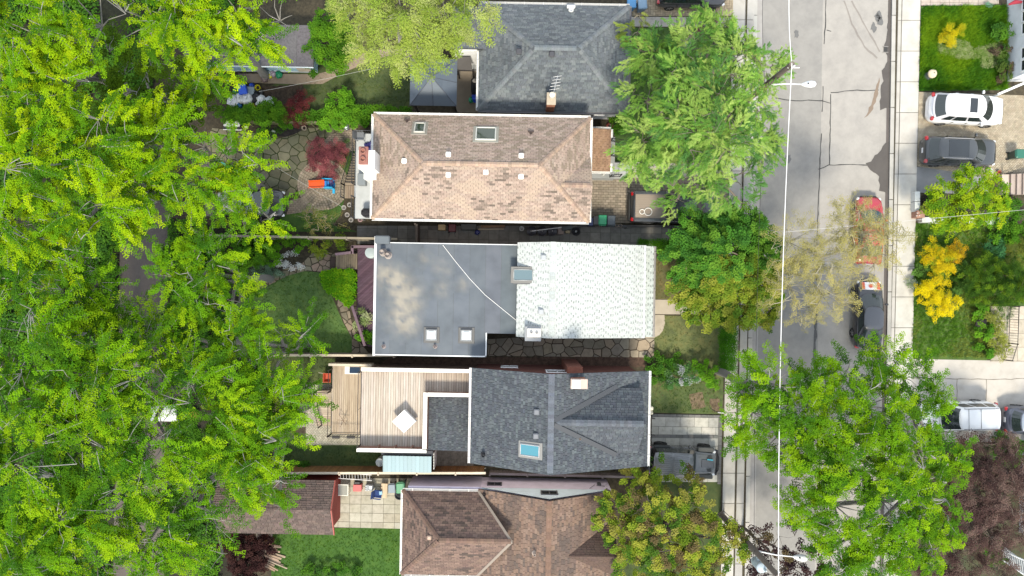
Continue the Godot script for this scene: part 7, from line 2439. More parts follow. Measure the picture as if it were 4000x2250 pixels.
func build_vehicles() -> void:
	var suv := {"L": 4.5, "W": 1.86, "H": 1.64, "belt": 1.04, "body": SUV, "cab": [-0.485, 0.24], "top": [-0.42, 0.07], "axle": [-0.3, 0.31], "paint": lin(0.012, 0.013, 0.02), "rails": true, "tail_y": 0.95}
	var a := suv.duplicate()
	a.merge({"L": 4.4, "paint": lin(0.012, 0.012, 0.019), "roof": lin(0.02, 0.02, 0.028)}, true)
	car("parked_car", "black SUV on the brick drive at the top edge, only its near side in view", "car", P(2690, -12, 0.03), 0.0, a)
	a = suv.duplicate()
	a.merge({"L": 4.75, "W": 1.9, "b1": 0.3, "b0": 0.12, "paint": lin(0.74, 0.75, 0.78), "sunroof": [-0.03, 0.1, 0.95], "pillar": lin(0.5, 0.5, 0.53), "rail_col": lin(0.5, 0.5, 0.52), "cab": [-0.47, 0.25], "top": [-0.36, 0.1]}, true)
	car("parked_car", "white SUV with a dark sunroof on the brick drive across the street", "car", P(3748, 438, 0.04), -0.04, a)
	a = suv.duplicate()
	a.merge({"L": 4.7, "W": 1.84, "H": 1.6, "b1": 0.3, "b0": 0.14, "paint": lin(0.026, 0.028, 0.033), "sunroof": [-0.13, 0.27, 1.1], "roof": lin(0.035, 0.038, 0.042), "cab": [-0.46, 0.25], "top": [-0.35, 0.08], "rim": lin(0.45, 0.45, 0.46)}, true)
	car("parked_car", "dark grey SUV with a glass roof on the brick drive across the street", "car", P(3722, 600, 0.04), -0.02, a)
	var sedan := {"L": 4.4, "W": 1.78, "H": 1.45, "b1": 0.28, "b0": 0.15, "belt": 0.96, "body": SEDAN, "cab": [-0.38, 0.24], "top": [-0.2, 0.06], "axle": [-0.29, 0.31], "paint": lin(0.35, 0.02, 0.035), "rw": 0.7, "sides": [[6.6, 8.6], [8.85, 11.2]]}
	var up := PI / 2 - 0.01
	a = sedan.duplicate()
	a.merge({"L": 4.35, "paint": lin(0.33, 0.012, 0.03), "glass": lin(0.02, 0.05, 0.06)}, true)
	car("parked_car", "red car parked at the east kerb under the budding tree", "car", P(3372, 902, -0.1), up, a)
	a = sedan.duplicate()
	a.merge({"L": 4.4, "W": 1.74, "paint": lin(0.012, 0.013, 0.017), "roof": lin(0.03, 0.035, 0.045), "seams": [[-0.4, 1.01, 1.3]]}, true)
	var sd := car("parked_car", "black saloon with a white and red flag sticker on its bonnet", "car", P(3372, 1224, -0.1), up, a)
	var xf := Transform3D(Basis(Vector3.UP, up), P(3372, 1224, -0.1))
	var st := Solid.new()
	st.col = lin(0.62, 0.6, 0.6)
	st.soft_box(Vector3(0.405 * 4.4, 0.85, 0), Vector3(0.5, 0.015, 1.15), 0.004, Basis(Vector3(0, 0, 1), -0.26))
	var fl := putx("flag_sticker", st, M.paint, sd, xf)
	var lf := Solid.new()
	lf.col = lin(0.5, 0.02, 0.03)
	var pts := PackedVector3Array()
	for k in 22:
		var t := TAU * k / 22
		var r := 0.2 if k % 2 == 0 else 0.1
		pts.append(Vector3(sin(t) * r * 0.9, 0, cos(t) * r))
	var bs := Basis(Vector3(0, 0, 1), -0.26)
	for k in 22:
		lf.tri(Vector3(1.79, 0.868, 0), Vector3(1.79, 0.868, 0) + bs * pts[k], Vector3(1.79, 0.868, 0) + bs * pts[(k + 1) % 22])
	for k in [-1.0, 1.0]:
		lf.box(Vector3(1.79, 0.862, k * 0.48), Vector3(0.46, 0.008, 0.2), bs)
	putx("red_leaf_mark", lf, M.paint, fl, xf)
	# small car half in view at the right edge, and the white wagon beside it
	a = sedan.duplicate()
	a.merge({"H": 1.5, "paint": lin(0.06, 0.07, 0.1), "roof": lin(0.2, 0.24, 0.3), "body": SUV, "belt": 1.0, "cab": [-0.45, 0.25], "top": [-0.36, 0.02]}, true)
	car("parked_car", "dark blue car entering the photo at the right edge, behind the white wagon", "car", P(4030, 1634, 0.03), 0.0, a)
	a = suv.duplicate()
	a.merge({"L": 4.8, "W": 1.9, "H": 1.75, "paint": lin(0.74, 0.75, 0.76), "cab": [-0.49, 0.24], "top": [-0.44, 0.06], "seams": [[-0.18, 1.755, 1.3], [-0.02, 1.755, 1.3]], "rail_col": lin(0.1, 0.1, 0.11)}, true)
	car("parked_car", "white wagon on the concrete drive, half under the street maple", "car", P(3710, 1618, 0.03), PI + 0.03, a)
	# grey car under the maples behind the patio
	a = suv.duplicate()
	a.merge({"L": 4.3, "paint": lin(0.02, 0.022, 0.024), "roof": lin(0.22, 0.25, 0.25), "glass": lin(0.03, 0.04, 0.035), "cab": [-0.46, 0.27]}, true)
	car("parked_car", "dark car with a grey roof under the maples beside the flagstone patio", "car", P(1000, 800, 0.03), 0.0, a)
	pickup()
	offroader()

func pickup() -> void:
	var L := 5.75
	var w := 1.0
	var at := P(2628, 816, 0.04)
	var body := [[-0.5, 0.8, 0.7], [-0.49, 0.94, 1.0], [-0.47, 0.98, 1.08], [-0.3, 1.0, 1.1], [0.0, 1.0, 1.1], [0.2, 1.0, 1.12], [0.32, 0.98, 1.1], [0.42, 0.95, 1.04], [0.47, 0.86, 0.95], [0.5, 0.7, 0.7]]
	var c := car("pickup_truck", "dark pickup truck with an open tan bed on the drive under the larch", "truck", at, 0.0, {"L": L, "W": 2.0, "H": 1.85, "belt": 1.15, "body": body, "cab": [-0.1, 0.28], "top": [-0.07, 0.17], "axle": [-0.3, 0.31], "paint": lin(0.03, 0.032, 0.038), "wheel": 0.39, "tail_y": 0.95, "b0": 0.02, "sides": [[6.5, 8.6], [8.9, 11.3]]})
	var xf := Transform3D(Basis(), at)
	var x0 := -0.475 * L
	var x1 := -0.115 * L
	var f := Solid.new()
	f.col = lin(0.25, 0.205, 0.168)
	f.box(Vector3((x0 + x1) / 2, 1.15, 0), Vector3(x1 - x0 - 0.14, 0.02, 1.5))
	var k := -0.67
	while k < 0.7:
		f.box(Vector3((x0 + x1) / 2, 1.165, k), Vector3(x1 - x0 - 0.2, 0.015, 0.06))
		k += 0.15
	putx("bed_cover", f, M.plastic, c, xf)
	var r := Solid.new()
	r.col = lin(0.05, 0.053, 0.06)
	for s in [-1.0, 1.0]:
		r.soft_box(Vector3((x0 + x1) / 2, 1.17, s * 0.86), Vector3(x1 - x0, 0.16, 0.22), 0.04)
	r.soft_box(Vector3(x0 + 0.03, 1.17, 0), Vector3(0.12, 0.15, 1.66), 0.04)
	r.soft_box(Vector3(x1 - 0.03, 1.17, 0), Vector3(0.1, 0.15, 1.66), 0.04)
	putx("bed_rail", r, M.car, c, xf)
	var bp := Solid.new()
	bp.col = lin(0.02, 0.02, 0.022)
	bp.soft_box(Vector3(-0.5 * L - 0.06, 0.6, 0), Vector3(0.18, 0.22, 1.8), 0.05)
	putx("bumper", bp, M.plastic, c, xf)
	for q in [[2508, 827, 0.15], [2532, 827, 0.24]]:
		var hp := thing("hoop", ["small white hoop lying on the pickup's bed", "larger white hoop lying on the pickup's bed"][0 if q[2] < 0.2 else 1], "hoop", P(q[0], q[1], 1.25))
		var b := Solid.new()
		b.col = lin(0.66, 0.64, 0.6)
		b.ring_tube(P(q[0], q[1], 1.25), q[2], 0.03)
		put("hoop", b, M.plastic, hp)

func offroader() -> void:
	var L := 4.35
	var at := P(2653, 1790, 0.04)
	var body := [[-0.5, 0.8, 0.8], [-0.49, 0.9, 1.08], [-0.3, 0.92, 1.12], [0.0, 0.92, 1.12], [0.14, 0.9, 1.12], [0.2, 0.8, 1.12], [0.35, 0.76, 1.1], [0.46, 0.72, 1.06], [0.485, 0.7, 0.9], [0.49, 0.66, 0.6]]
	var c := car("offroader", "grey boxy off-roader with a ribbed roof on the stone drive", "car", at, -0.03, {"L": L, "W": 1.86, "H": 1.86, "belt": 1.16, "body": body, "cab": [-0.485, 0.17], "top": [-0.46, 0.1], "axle": [-0.31, 0.33], "paint": lin(0.085, 0.092, 0.1), "pillar": lin(0.025, 0.025, 0.028), "roof": lin(0.13, 0.14, 0.152), "wheel": 0.42, "stick": 0.12, "rw": 0.78, "b0": 0.01, "b1": 0.03, "mirror": lin(0.02, 0.02, 0.02), "rim": lin(0.04, 0.04, 0.04), "tail_y": 0.9})
	var xf := Transform3D(Basis(Vector3.UP, -0.03), at)
	for k in 11:      # ribs pressed into the roof
		var b := Solid.new()
		b.col = lin(0.17, 0.182, 0.198)
		var z := -0.6 + k * 0.12
		b.soft_box(Vector3(-0.3, 1.868, z), Vector3(0.95, 0.022, 0.06), 0.01)
		b.soft_box(Vector3(-1.3, 1.868, z), Vector3(0.8, 0.022, 0.06), 0.01)
		putx("roof_rib", b, M.car, c, xf)
	for s in [-1.0, 1.0]:
		for x in [-0.31, 0.33]:
			var f := Solid.new()
			f.col = lin(0.035, 0.036, 0.038)
			f.soft_box(Vector3(x * L, 0.92, s * 0.84), Vector3(1.05, 0.12, 0.34), 0.05)
			putx("fender", f, M.plastic, c, xf)
		var v := Solid.new()
		v.col = lin(0.012, 0.012, 0.013)
		for k in 4:
			v.box(Vector3(0.355 * L + k * 0.07, 1.145, s * 0.42), Vector3(0.035, 0.016, 0.2), Basis(Vector3.UP, s * 0.5))
		putx("bonnet_vent", v, M.plastic, c, xf)
	var h := Solid.new()
	h.col = lin(0.035, 0.038, 0.045)
	h.soft_box(Vector3(0.345 * L, 1.142, 0), Vector3(0.72, 0.03, 0.5), 0.012)
	putx("bonnet_panel", h, M.car, c, xf)
	var st := Solid.new()
	st.col = lin(0.02, 0.3, 0.42)
	st.box(Vector3(0.385 * L, 1.163, -0.26), Vector3(0.38, 0.01, 0.07), Basis(Vector3.UP, -0.1))
	putx("blue_stripe", st, M.paint, c, xf)
	var bp := Solid.new()
	bp.col = lin(0.015, 0.015, 0.016)
	bp.soft_box(Vector3(0.5 * L + 0.03, 0.62, 0), Vector3(0.2, 0.24, 1.6), 0.05)
	bp.tube([Vector3(0.5 * L + 0.02, 0.7, -0.7), Vector3(0.5 * L + 0.1, 0.95, -0.4), Vector3(0.5 * L + 0.1, 0.95, 0.4), Vector3(0.5 * L + 0.02, 0.7, 0.7)], [0.035], 6)
	putx("bumper", bp, M.plastic, c, xf)
	var sp := Solid.new()
	sp.col = lin(0.014, 0.014, 0.015)
	sp.lathe(Vector3(-0.5 * L - 0.03, 0.95, 0.1), [Vector2(0.3, 0), Vector2(0.4, 0.03), Vector2(0.4, 0.2), Vector2(0.2, 0.22)], 18, true, Basis(Vector3(0, 0, 1), PI / 2))
	putx("spare_wheel", sp, M.rubber, c, xf)

# ---- fences, decks, poles and wires
func fence(label: String, a: Vector3, e: Vector3, h: float, col: Color, cap: Color, post_gap := 2.4, bw := 0.14) -> Node3D:
	var f := thing("fence", label, "fence", (a + e) / 2, "garden fences")
	var d := (e - a).normalized()
	var bs := Basis(d, Vector3.UP, d.cross(Vector3.UP))
	var l := a.distance_to(e)
	var n := int(l / bw)
	for k in n:
		var b := Solid.new()
		b.col = vary(col, 0.2)
		b.box(a + d * (k + 0.5) * bw + Vector3(0, h / 2 - rnd(0.0, 0.015), 0), Vector3(bw - 0.012, h - 0.06, 0.024), bs)
		put("board", b, M.wood_x, f)
	var x := 0.0
	while x < l:
		var seg := minf(post_gap, l - x)
		var b := Solid.new()
		b.col = vary(cap, 0.08)
		b.box(a + d * (x + seg / 2) + Vector3(0, h, 0), Vector3(seg - 0.02, 0.04, 0.14), bs)
		b.box(a + d * (x + seg / 2) + Vector3(0, 0.4, 0) + bs.z * 0.05, Vector3(seg - 0.1, 0.09, 0.04), bs)
		put("rail", b, M.wood_x, f)
		var p := Solid.new()
		p.col = vary(cap, 0.1)
		p.box(a + d * x + Vector3(0, h / 2 + 0.03, 0) + bs.z * 0.09, Vector3(0.1, h + 0.06, 0.1), bs)
		put("post", p, M.wood_x, f)
		x += post_gap
	return f

func wire(label: String, pts: Array, r: float, col: Color, sag: float) -> void:
	var w := thing("overhead_wire", label, "wire", pts[0], "overhead wires")
	for s in pts.size() - 1:
		var b := Solid.new()
		b.col = col
		var q := []
		for k in 17:
			var t := k / 16.0
			q.append(pts[s].lerp(pts[s + 1], t) - Vector3(0, sag * 4 * t * (1 - t), 0))
		b.tube(q, [r], 5)
		put("span", b, M.plastic, w)

func pole(label: String, foot: Vector3, h: float, lamp: Vector3, transformer: bool) -> void:
	var p := thing("utility_pole", label, "pole", foot, "utility poles along the street")
	var b := Solid.new()
	b.col = lin(0.17, 0.14, 0.12)
	b.tube([foot, foot + Vector3(0.04, h / 2, 0), foot + Vector3(0.02, h, 0)], [0.2, 0.17, 0.14], 12)
	put("pole", b, M.bark, p)
	var white := lin(0.6, 0.61, 0.62)
	var arm := Solid.new()
	arm.col = white
	var a := foot + Vector3(0.03, lamp.y - 0.1, 0)
	var e := lamp + Vector3(-0.35, 0.05, 0)
	arm.tube([a, a.lerp(e, 0.5) + Vector3(0, 0.18, 0), e], [0.045, 0.04, 0.035], 7)
	var am := put("lamp_arm", arm, M.paint, p)
	var hd := Solid.new()
	hd.col = lin(0.62, 0.64, 0.66)
	hd.lathe(lamp + Vector3(-0.42, 0.03, 0), [Vector2(0.03, 0.0), Vector2(0.09, 0.08), Vector2(0.17, 0.3), Vector2(0.2, 0.55), Vector2(0.16, 0.75), Vector2(0.04, 0.84)], 14, true, Basis(Vector3(0, 0, 1), -PI / 2).rotated(Vector3.UP, (lamp - a).signed_angle_to(Vector3.RIGHT, Vector3.DOWN)))
	put("lamp_head", hd, M.paint, am)
	var eye := Solid.new()
	eye.col = lin(0.05, 0.05, 0.05)
	eye.lathe(lamp + Vector3(-0.1, 0.2, 0), [Vector2(0.045, 0), Vector2(0.045, 0.06), Vector2(0.02, 0.08)], 10)
	put("photocell", eye, M.plastic, am)
	var ins := Solid.new()
	ins.col = lin(0.6, 0.6, 0.6)
	ins.lathe(foot + Vector3(0.1, h - 0.1, 0.12), [Vector2(0.05, 0), Vector2(0.08, 0.08), Vector2(0.04, 0.2)], 10)
	ins.lathe(foot + Vector3(0.16, h - 0.5, -0.1), [Vector2(0.05, 0), Vector2(0.08, 0.08), Vector2(0.04, 0.2)], 10)
	ins.bar(foot + Vector3(-0.1, h - 0.3, 0.1), foot + Vector3(0.5, h - 0.25, 0.1), 0.03)
	put("insulators", ins, M.plastic, p)
	if transformer:
		var t := Solid.new()
		t.col = lin(0.36, 0.42, 0.46)
		var q := foot + Vector3(0.12, 5.9, 0.62)
		t.lathe(q, [Vector2(0.25, 0), Vector2(0.27, 0.06), Vector2(0.27, 0.95), Vector2(0.3, 1.0), Vector2(0.24, 1.08), Vector2(0.05, 1.12)], 18)
		t.lathe(q + Vector3(0.14, 1.05, 0.05), [Vector2(0.06, 0), Vector2(0.08, 0.1), Vector2(0.04, 0.3)], 10)
		t.box(q + Vector3(0, 0.5, -0.36), Vector3(0.2, 0.3, 0.3))
		put("transformer", t, M.paint, p)

func build_yards() -> void:
	fence("weathered grey board fence between the flagstone patio and the purple deck", P(800, 925, 0) , P(1568, 940, 0), 1.5, lin(0.14, 0.12, 0.09), lin(0.26, 0.235, 0.18), 2.4, 0.15)
	fence("board fence with a pale cap along the curved lawn's shaded edge", P(1088, 1377, 0), P(1560, 1379, 0), 1.75, lin(0.2, 0.165, 0.125), lin(0.5, 0.43, 0.33), 2.6)
	fence("long warm brown board fence with a cream cap beside the blue metal shed", P(1062, 1820, 0), P(1902, 1820, 0), 1.75, lin(0.23, 0.12, 0.042), lin(0.56, 0.5, 0.4), 2.42)
	fence("dark board fence between the lavender house and the slate house", P(1915, 1836, 0), P(2500, 1850, 0), 0.9, lin(0.12, 0.1, 0.1), lin(0.2, 0.17, 0.18), 2.4, 0.2)
	fence("dark timber gate closing the alley behind the brown hip roof", P(1640, 884, 0), P(1640, 962, 0), 1.6, lin(0.07, 0.058, 0.05), lin(0.1, 0.085, 0.075), 1.6, 0.12)
	fence("low dark kerb fence between the brick drive and the alley", P(2262, 884, 0), P(2842, 888, 0), 0.4, lin(0.045, 0.045, 0.047), lin(0.06, 0.06, 0.062), 3.0, 0.6)
	fence("low green-grey garden fence above the flagstone patio", P(990, 486, 0), P(1455, 490, 0), 0.7, lin(0.12, 0.13, 0.06), lin(0.16, 0.16, 0.08), 2.0, 0.2)
	fence("old rail fence of rough boards beside the rear lane", P(795, 905, 0), P(795, 1040, 0), 1.2, lin(0.24, 0.2, 0.16), lin(0.27, 0.22, 0.17), 2.0, 0.16)
	# purple deck
	var h := 0.7
	var dp := area([1397, 970, 1480, 968, 1480, 1362, 1424, 1350, 1385, 1216, 1397, 1190], h)
	var dk := thing("deck", "purple-stained wooden deck with diagonal boards behind the flat roof", "deck", P(1430, 1160, 0))
	var b0 := Solid.new()
	b0.col = lin(0.05, 0.035, 0.04)
	b0.prism(dp, 0.0, h)
	put("deck_frame", b0, M.wood_x, dk)
	boards(dk, dp, h + 0.002, 0.14, true, [lin(0.078, 0.045, 0.066), lin(0.068, 0.037, 0.057), lin(0.092, 0.053, 0.076)], "deck_board", 0.75, 120, 0.026)
	var pc := lin(0.15, 0.1, 0.125)
	for s in [[1376, 964, 1466, 963], [1376, 964, 1376, 988], [1312, 993, 1372, 986], [1376, 1198, 1424, 1348]]:
		var a := P(s[0], s[1], 1.6)
		var e := P(s[2], s[3], 1.6)
		var d := (e - a).normalized()
		var b := Solid.new()
		b.col = vary(pc, 0.08)
		b.box((a + e) / 2, Vector3(a.distance_to(e) + 0.1, 0.05, 0.16), Basis(d, Vector3.UP, d.cross(Vector3.UP)))
		var rl := put("rail", b, M.wood_x, dk)
		var n := int(a.distance_to(e) / 0.3) + 1
		for k in n + 1:
			var p := Solid.new()
			p.col = vary(lin(0.13, 0.075, 0.1), 0.1)
			var q := a.lerp(e, k / float(n))
			p.box(Vector3(q.x, 1.05, q.z), Vector3(0.045, 1.05, 0.045))
			put("baluster", p, M.wood_x, rl)
	var sp := area([1312, 992, 1396, 990, 1396, 1052, 1312, 1050], 0.4)
	var sb := Solid.new()
	sb.col = lin(0.1, 0.08, 0.06)
	sb.prism(sp, 0, 0.4)
	var stp := put("deck_step", sb, M.wood_z, dk)
	boards(stp, sp, 0.402, 0.14, false, [lin(0.2, 0.165, 0.115), lin(0.17, 0.14, 0.1)], "deck_board", 0.0, 40)
	var bx := thing("planter_box", "dark wooden box at the foot of the purple deck's step", "planter", P(1302, 1024, 0))
	var bb := Solid.new()
	bb.col = lin(0.045, 0.03, 0.024)
	bb.soft_box(P(1302, 1024, 0.18), Vector3(0.36, 0.36, 0.68), 0.03)
	put("box", bb, M.wood_z, bx)
	var pt := thing("water_butt", "round pale grey butt lid half under the flat roof's west edge", "barrel", P(1460, 990, 0.7))
	var wb := Solid.new()
	wb.col = lin(0.28, 0.33, 0.34)
	wb.lathe(P(1457, 990, 0.73), [Vector2(0.32, 0), Vector2(0.36, 0.35), Vector2(0.35, 0.75), Vector2(0.3, 0.8)], 20)
	put("barrel", wb, M.plastic, pt)
	var wl := Solid.new()
	wl.col = lin(0.3, 0.35, 0.36)
	wl.lathe(P(1457, 990, 0.73) + Vector3(0, 0.8, 0), [Vector2(0.34, 0), Vector2(0.34, 0.04), Vector2(0.05, 0.07)], 20)
	put("lid", wl, M.plastic, pt)
	# poles and wires
	var t1 := P(3093, 250, 9.6)
	var t2 := P(3041, 2254, 9.6)
	pole("leaning-looking wooden utility pole with a lamp arm, beside the larch", Vector3(t1.x, 0, t1.z), 9.6, P(3158, 331, 6.0), false)
	pole("wooden utility pole with a grey transformer and lamp arm at the bottom edge", Vector3(t2.x, 0, t2.z), 9.6, P(3125, 2174, 6.1), true)
	wire("thick white overhead cable along the middle of the street", [P(3101, -300, 9.3), t1, t2, P(3048, 2700, 9.3)], 0.024, lin(0.66, 0.66, 0.66), 0.5)
	wire("thin dark overhead wire along the west side of the street", [P(2992, -300, 6.2), P(2988, 330, 6.4), P(2946, 2150, 6.4), P(2940, 2600, 6.2)], 0.013, lin(0.03, 0.03, 0.03), 0.45)
	wire("thin dark overhead wire above the west pavement", [P(2918, -200, 4.2), P(2862, 2450, 4.2)], 0.012, lin(0.025, 0.025, 0.025), 0.2)
	wire("thin pale service wire crossing the small maple across the street", [P(3072, 906, 9.0), P(4080, 812, 5.2)], 0.008, lin(0.5, 0.5, 0.5), 0.1)
	wire("pale clothes line over the upper garden's lawn", [P(1012, 358, 2.1), P(1480, 262, 2.3)], 0.008, lin(0.4, 0.4, 0.38), 0.12)
	wire("pale clothes line from the flagstone patio to the balcony corner", [P(1082, 655, 1.9), P(1342, 812, 2.6)], 0.008, lin(0.4, 0.4, 0.38), 0.1)
	# planter walls across the street
	var pw := thing("garden_wall", "low white stone planter wall with a brick pier across the street", "wall", P(3590, 800, 0))
	for s in [[3574, 748, 3594, 786], [3574, 788, 3594, 826], [3602, 848, 3640, 868], [3642, 848, 3760, 872], [3762, 850, 3850, 876], [3852, 850, 3940, 876]]:
		var b := Solid.new()
		b.col = vary(lin(0.56, 0.58, 0.57), 0.06)
		b.prism(area([s[0], s[1], s[2], s[1], s[2], s[3], s[0], s[3]], 0.5), 0, 0.5)
		put("capping_stone", b, M.concrete, pw)
	var bp := Solid.new()
	bp.col = lin(0.36, 0.2, 0.15)
	bp.soft_box(P(3586, 838, 0.35), Vector3(0.5, 0.7, 0.46), 0.02)
	var pier := put("brick_pier", bp, M.stone, pw)
	var kn := Solid.new()
	kn.col = lin(0.55, 0.45, 0.4)
	for q in [[3583, 832], [3590, 842], [3580, 843]]:
		kn.lathe(P(q[0], q[1], 0.7), [Vector2(0.05, 0), Vector2(0.05, 0.05), Vector2(0.01, 0.07)], 8)
	put("pier_knob", kn, M.stone, pier)

# ---- small things
func bag(label: String, x: float, y: float, r: float, col: Color, h := 0.0, grp := "bags put out in the gardens") -> void:
	var p := P(x, y, h + r * 0.8)
	var t := thing("bin_bag", label, "bag", Vector3(p.x, h, p.z), grp)
	var b := Solid.new()
	b.col = col
	b.blob(Vector3(p.x, h + r * 0.75, p.z), Vector3(r, r * 0.8, r), lumps, 0.5, 16, 9)
	put("bag", b, M.plastic, t)
	var k := Solid.new()
	k.col = col
	k.lathe(Vector3(p.x, h + r * 1.5, p.z), [Vector2(0.05, -0.05), Vector2(0.03, 0.04), Vector2(0.08, 0.12)], 7)
	put("knot", k, M.plastic, t)

func bin(label: String, x: float, y: float, col: Color, lid: Color, turn := 0.0, s := 1.0, h := 0.0) -> void:
	var p := P(x, y, h + 0.95 * s)
	p.y = h
	var t := thing("wheeled_bin", label, "bin", p, "wheeled bins")
	var bs := Basis(Vector3.UP, turn)
	var b := Solid.new()
	b.col = col
	var rings := []
	for q in [[0.2, 0.24, 0.05], [0.23, 0.28, 0.5], [0.26, 0.32, 0.9]]:
		rings.append(PackedVector3Array([p + bs * (Vector3(q[0], q[2], q[1]) * s), p + bs * (Vector3(q[0], q[2], -q[1]) * s), p + bs * (Vector3(-q[0], q[2], -q[1]) * s), p + bs * (Vector3(-q[0], q[2], q[1]) * s)]))
	b.loft(rings, true, true, false)
	put("body", b, M.plastic, t)
	var l := Solid.new()
	l.col = lid
	l.soft_box(p + bs * (Vector3(0, 0.94, 0.02) * s), Vector3(0.58, 0.1, 0.7) * s, 0.05 * s, bs)
	l.bar(p + bs * (Vector3(-0.22, 0.93, -0.38) * s), p + bs * (Vector3(0.22, 0.93, -0.38) * s), 0.02 * s)
	put("lid", l, M.plastic, t)
	var w := Solid.new()
	w.col = lin(0.02, 0.02, 0.02)
	for k in [-1.0, 1.0]:
		w.lathe(p + bs * (Vector3(k * 0.22 - 0.03, 0.1, -0.27) * s), [Vector2(0.1 * s, 0), Vector2(0.1 * s, 0.06 * s)], 12, true, bs * Basis(Vector3(0, 0, 1), -PI / 2))
	put("wheels", w, M.rubber, t)

func crate(called: String, label: String, category: String, x: float, y: float, size: Vector3, col: Color, turn := 0.0, h := 0.0, m: Material = null, lid = null) -> Node3D:
	var p := P(x, y, h + size.y)
	p.y = h
	var t := thing(called, label, category, p)
	var bs := Basis(Vector3.UP, turn)
	var b := Solid.new()
	b.col = col
	b.soft_box(p + Vector3(0, size.y / 2, 0), size, minf(0.03, size.y * 0.3), bs)
	put("body", b, m if m else M.plastic, t)
	if lid != null:
		var l := Solid.new()
		l.col = lid
		l.soft_box(p + Vector3(0, size.y + 0.02, 0), Vector3(size.x * 1.05, 0.05, size.z * 1.05), 0.02, bs)
		put("lid", l, m if m else M.plastic, t)
	return t

func pot(called: String, label: String, x: float, y: float, r: float, hh: float, col: Color, soil: Color, h := 0.0) -> void:
	var p := P(x, y, h + hh)
	p.y = h
	var t := thing(called, label, "pot", p)
	var b := Solid.new()
	b.col = col
	b.lathe(p, [Vector2(r * 0.7, 0), Vector2(r * 0.95, hh * 0.9), Vector2(r, hh), Vector2(r * 0.82, hh), Vector2(r * 0.78, hh * 0.75)], 18)
	put("pot", b, M.stone, t)
	var s := Solid.new()
	s.col = soil
	s.lathe(p, [Vector2(r * 0.78, hh * 0.7), Vector2(r * 0.3, hh * 0.82)], 14)
	put("soil", s, M.soil, t)

func chair(label: String, at: Vector3, turn: float, col: Color, m: Material = null) -> void:
	var t := thing("garden_chair", label, "chair", at)
	var bs := Basis(Vector3.UP, turn)
	var mm: Material = m if m else M.plastic
	var s := Solid.new()
	s.col = col
	s.soft_box(at + bs * Vector3(0, 0.43, 0), Vector3(0.5, 0.05, 0.5), 0.02, bs)
	put("seat", s, mm, t)
	var b := Solid.new()
	b.col = col
	b.soft_box(at + bs * Vector3(-0.27, 0.7, 0), Vector3(0.06, 0.52, 0.5), 0.02, bs * Basis(Vector3(0, 0, 1), 0.25))
	put("backrest", b, mm, t)
	for k in [-1.0, 1.0]:
		var a := Solid.new()
		a.col = col
		a.soft_box(at + bs * Vector3(0, 0.64, k * 0.27), Vector3(0.5, 0.04, 0.06), 0.015, bs)
		put("armrest", a, mm, t)
		for x in [-1.0, 1.0]:
			var l := Solid.new()
			l.col = vary(lin(col.r * 0.8, col.g * 0.8, col.b * 0.8), 0.02)
			l.bar(at + bs * Vector3(x * 0.22, 0, k * 0.24), at + bs * Vector3(x * 0.22, 0.42, k * 0.24), 0.02)
			put("leg", l, mm, t)

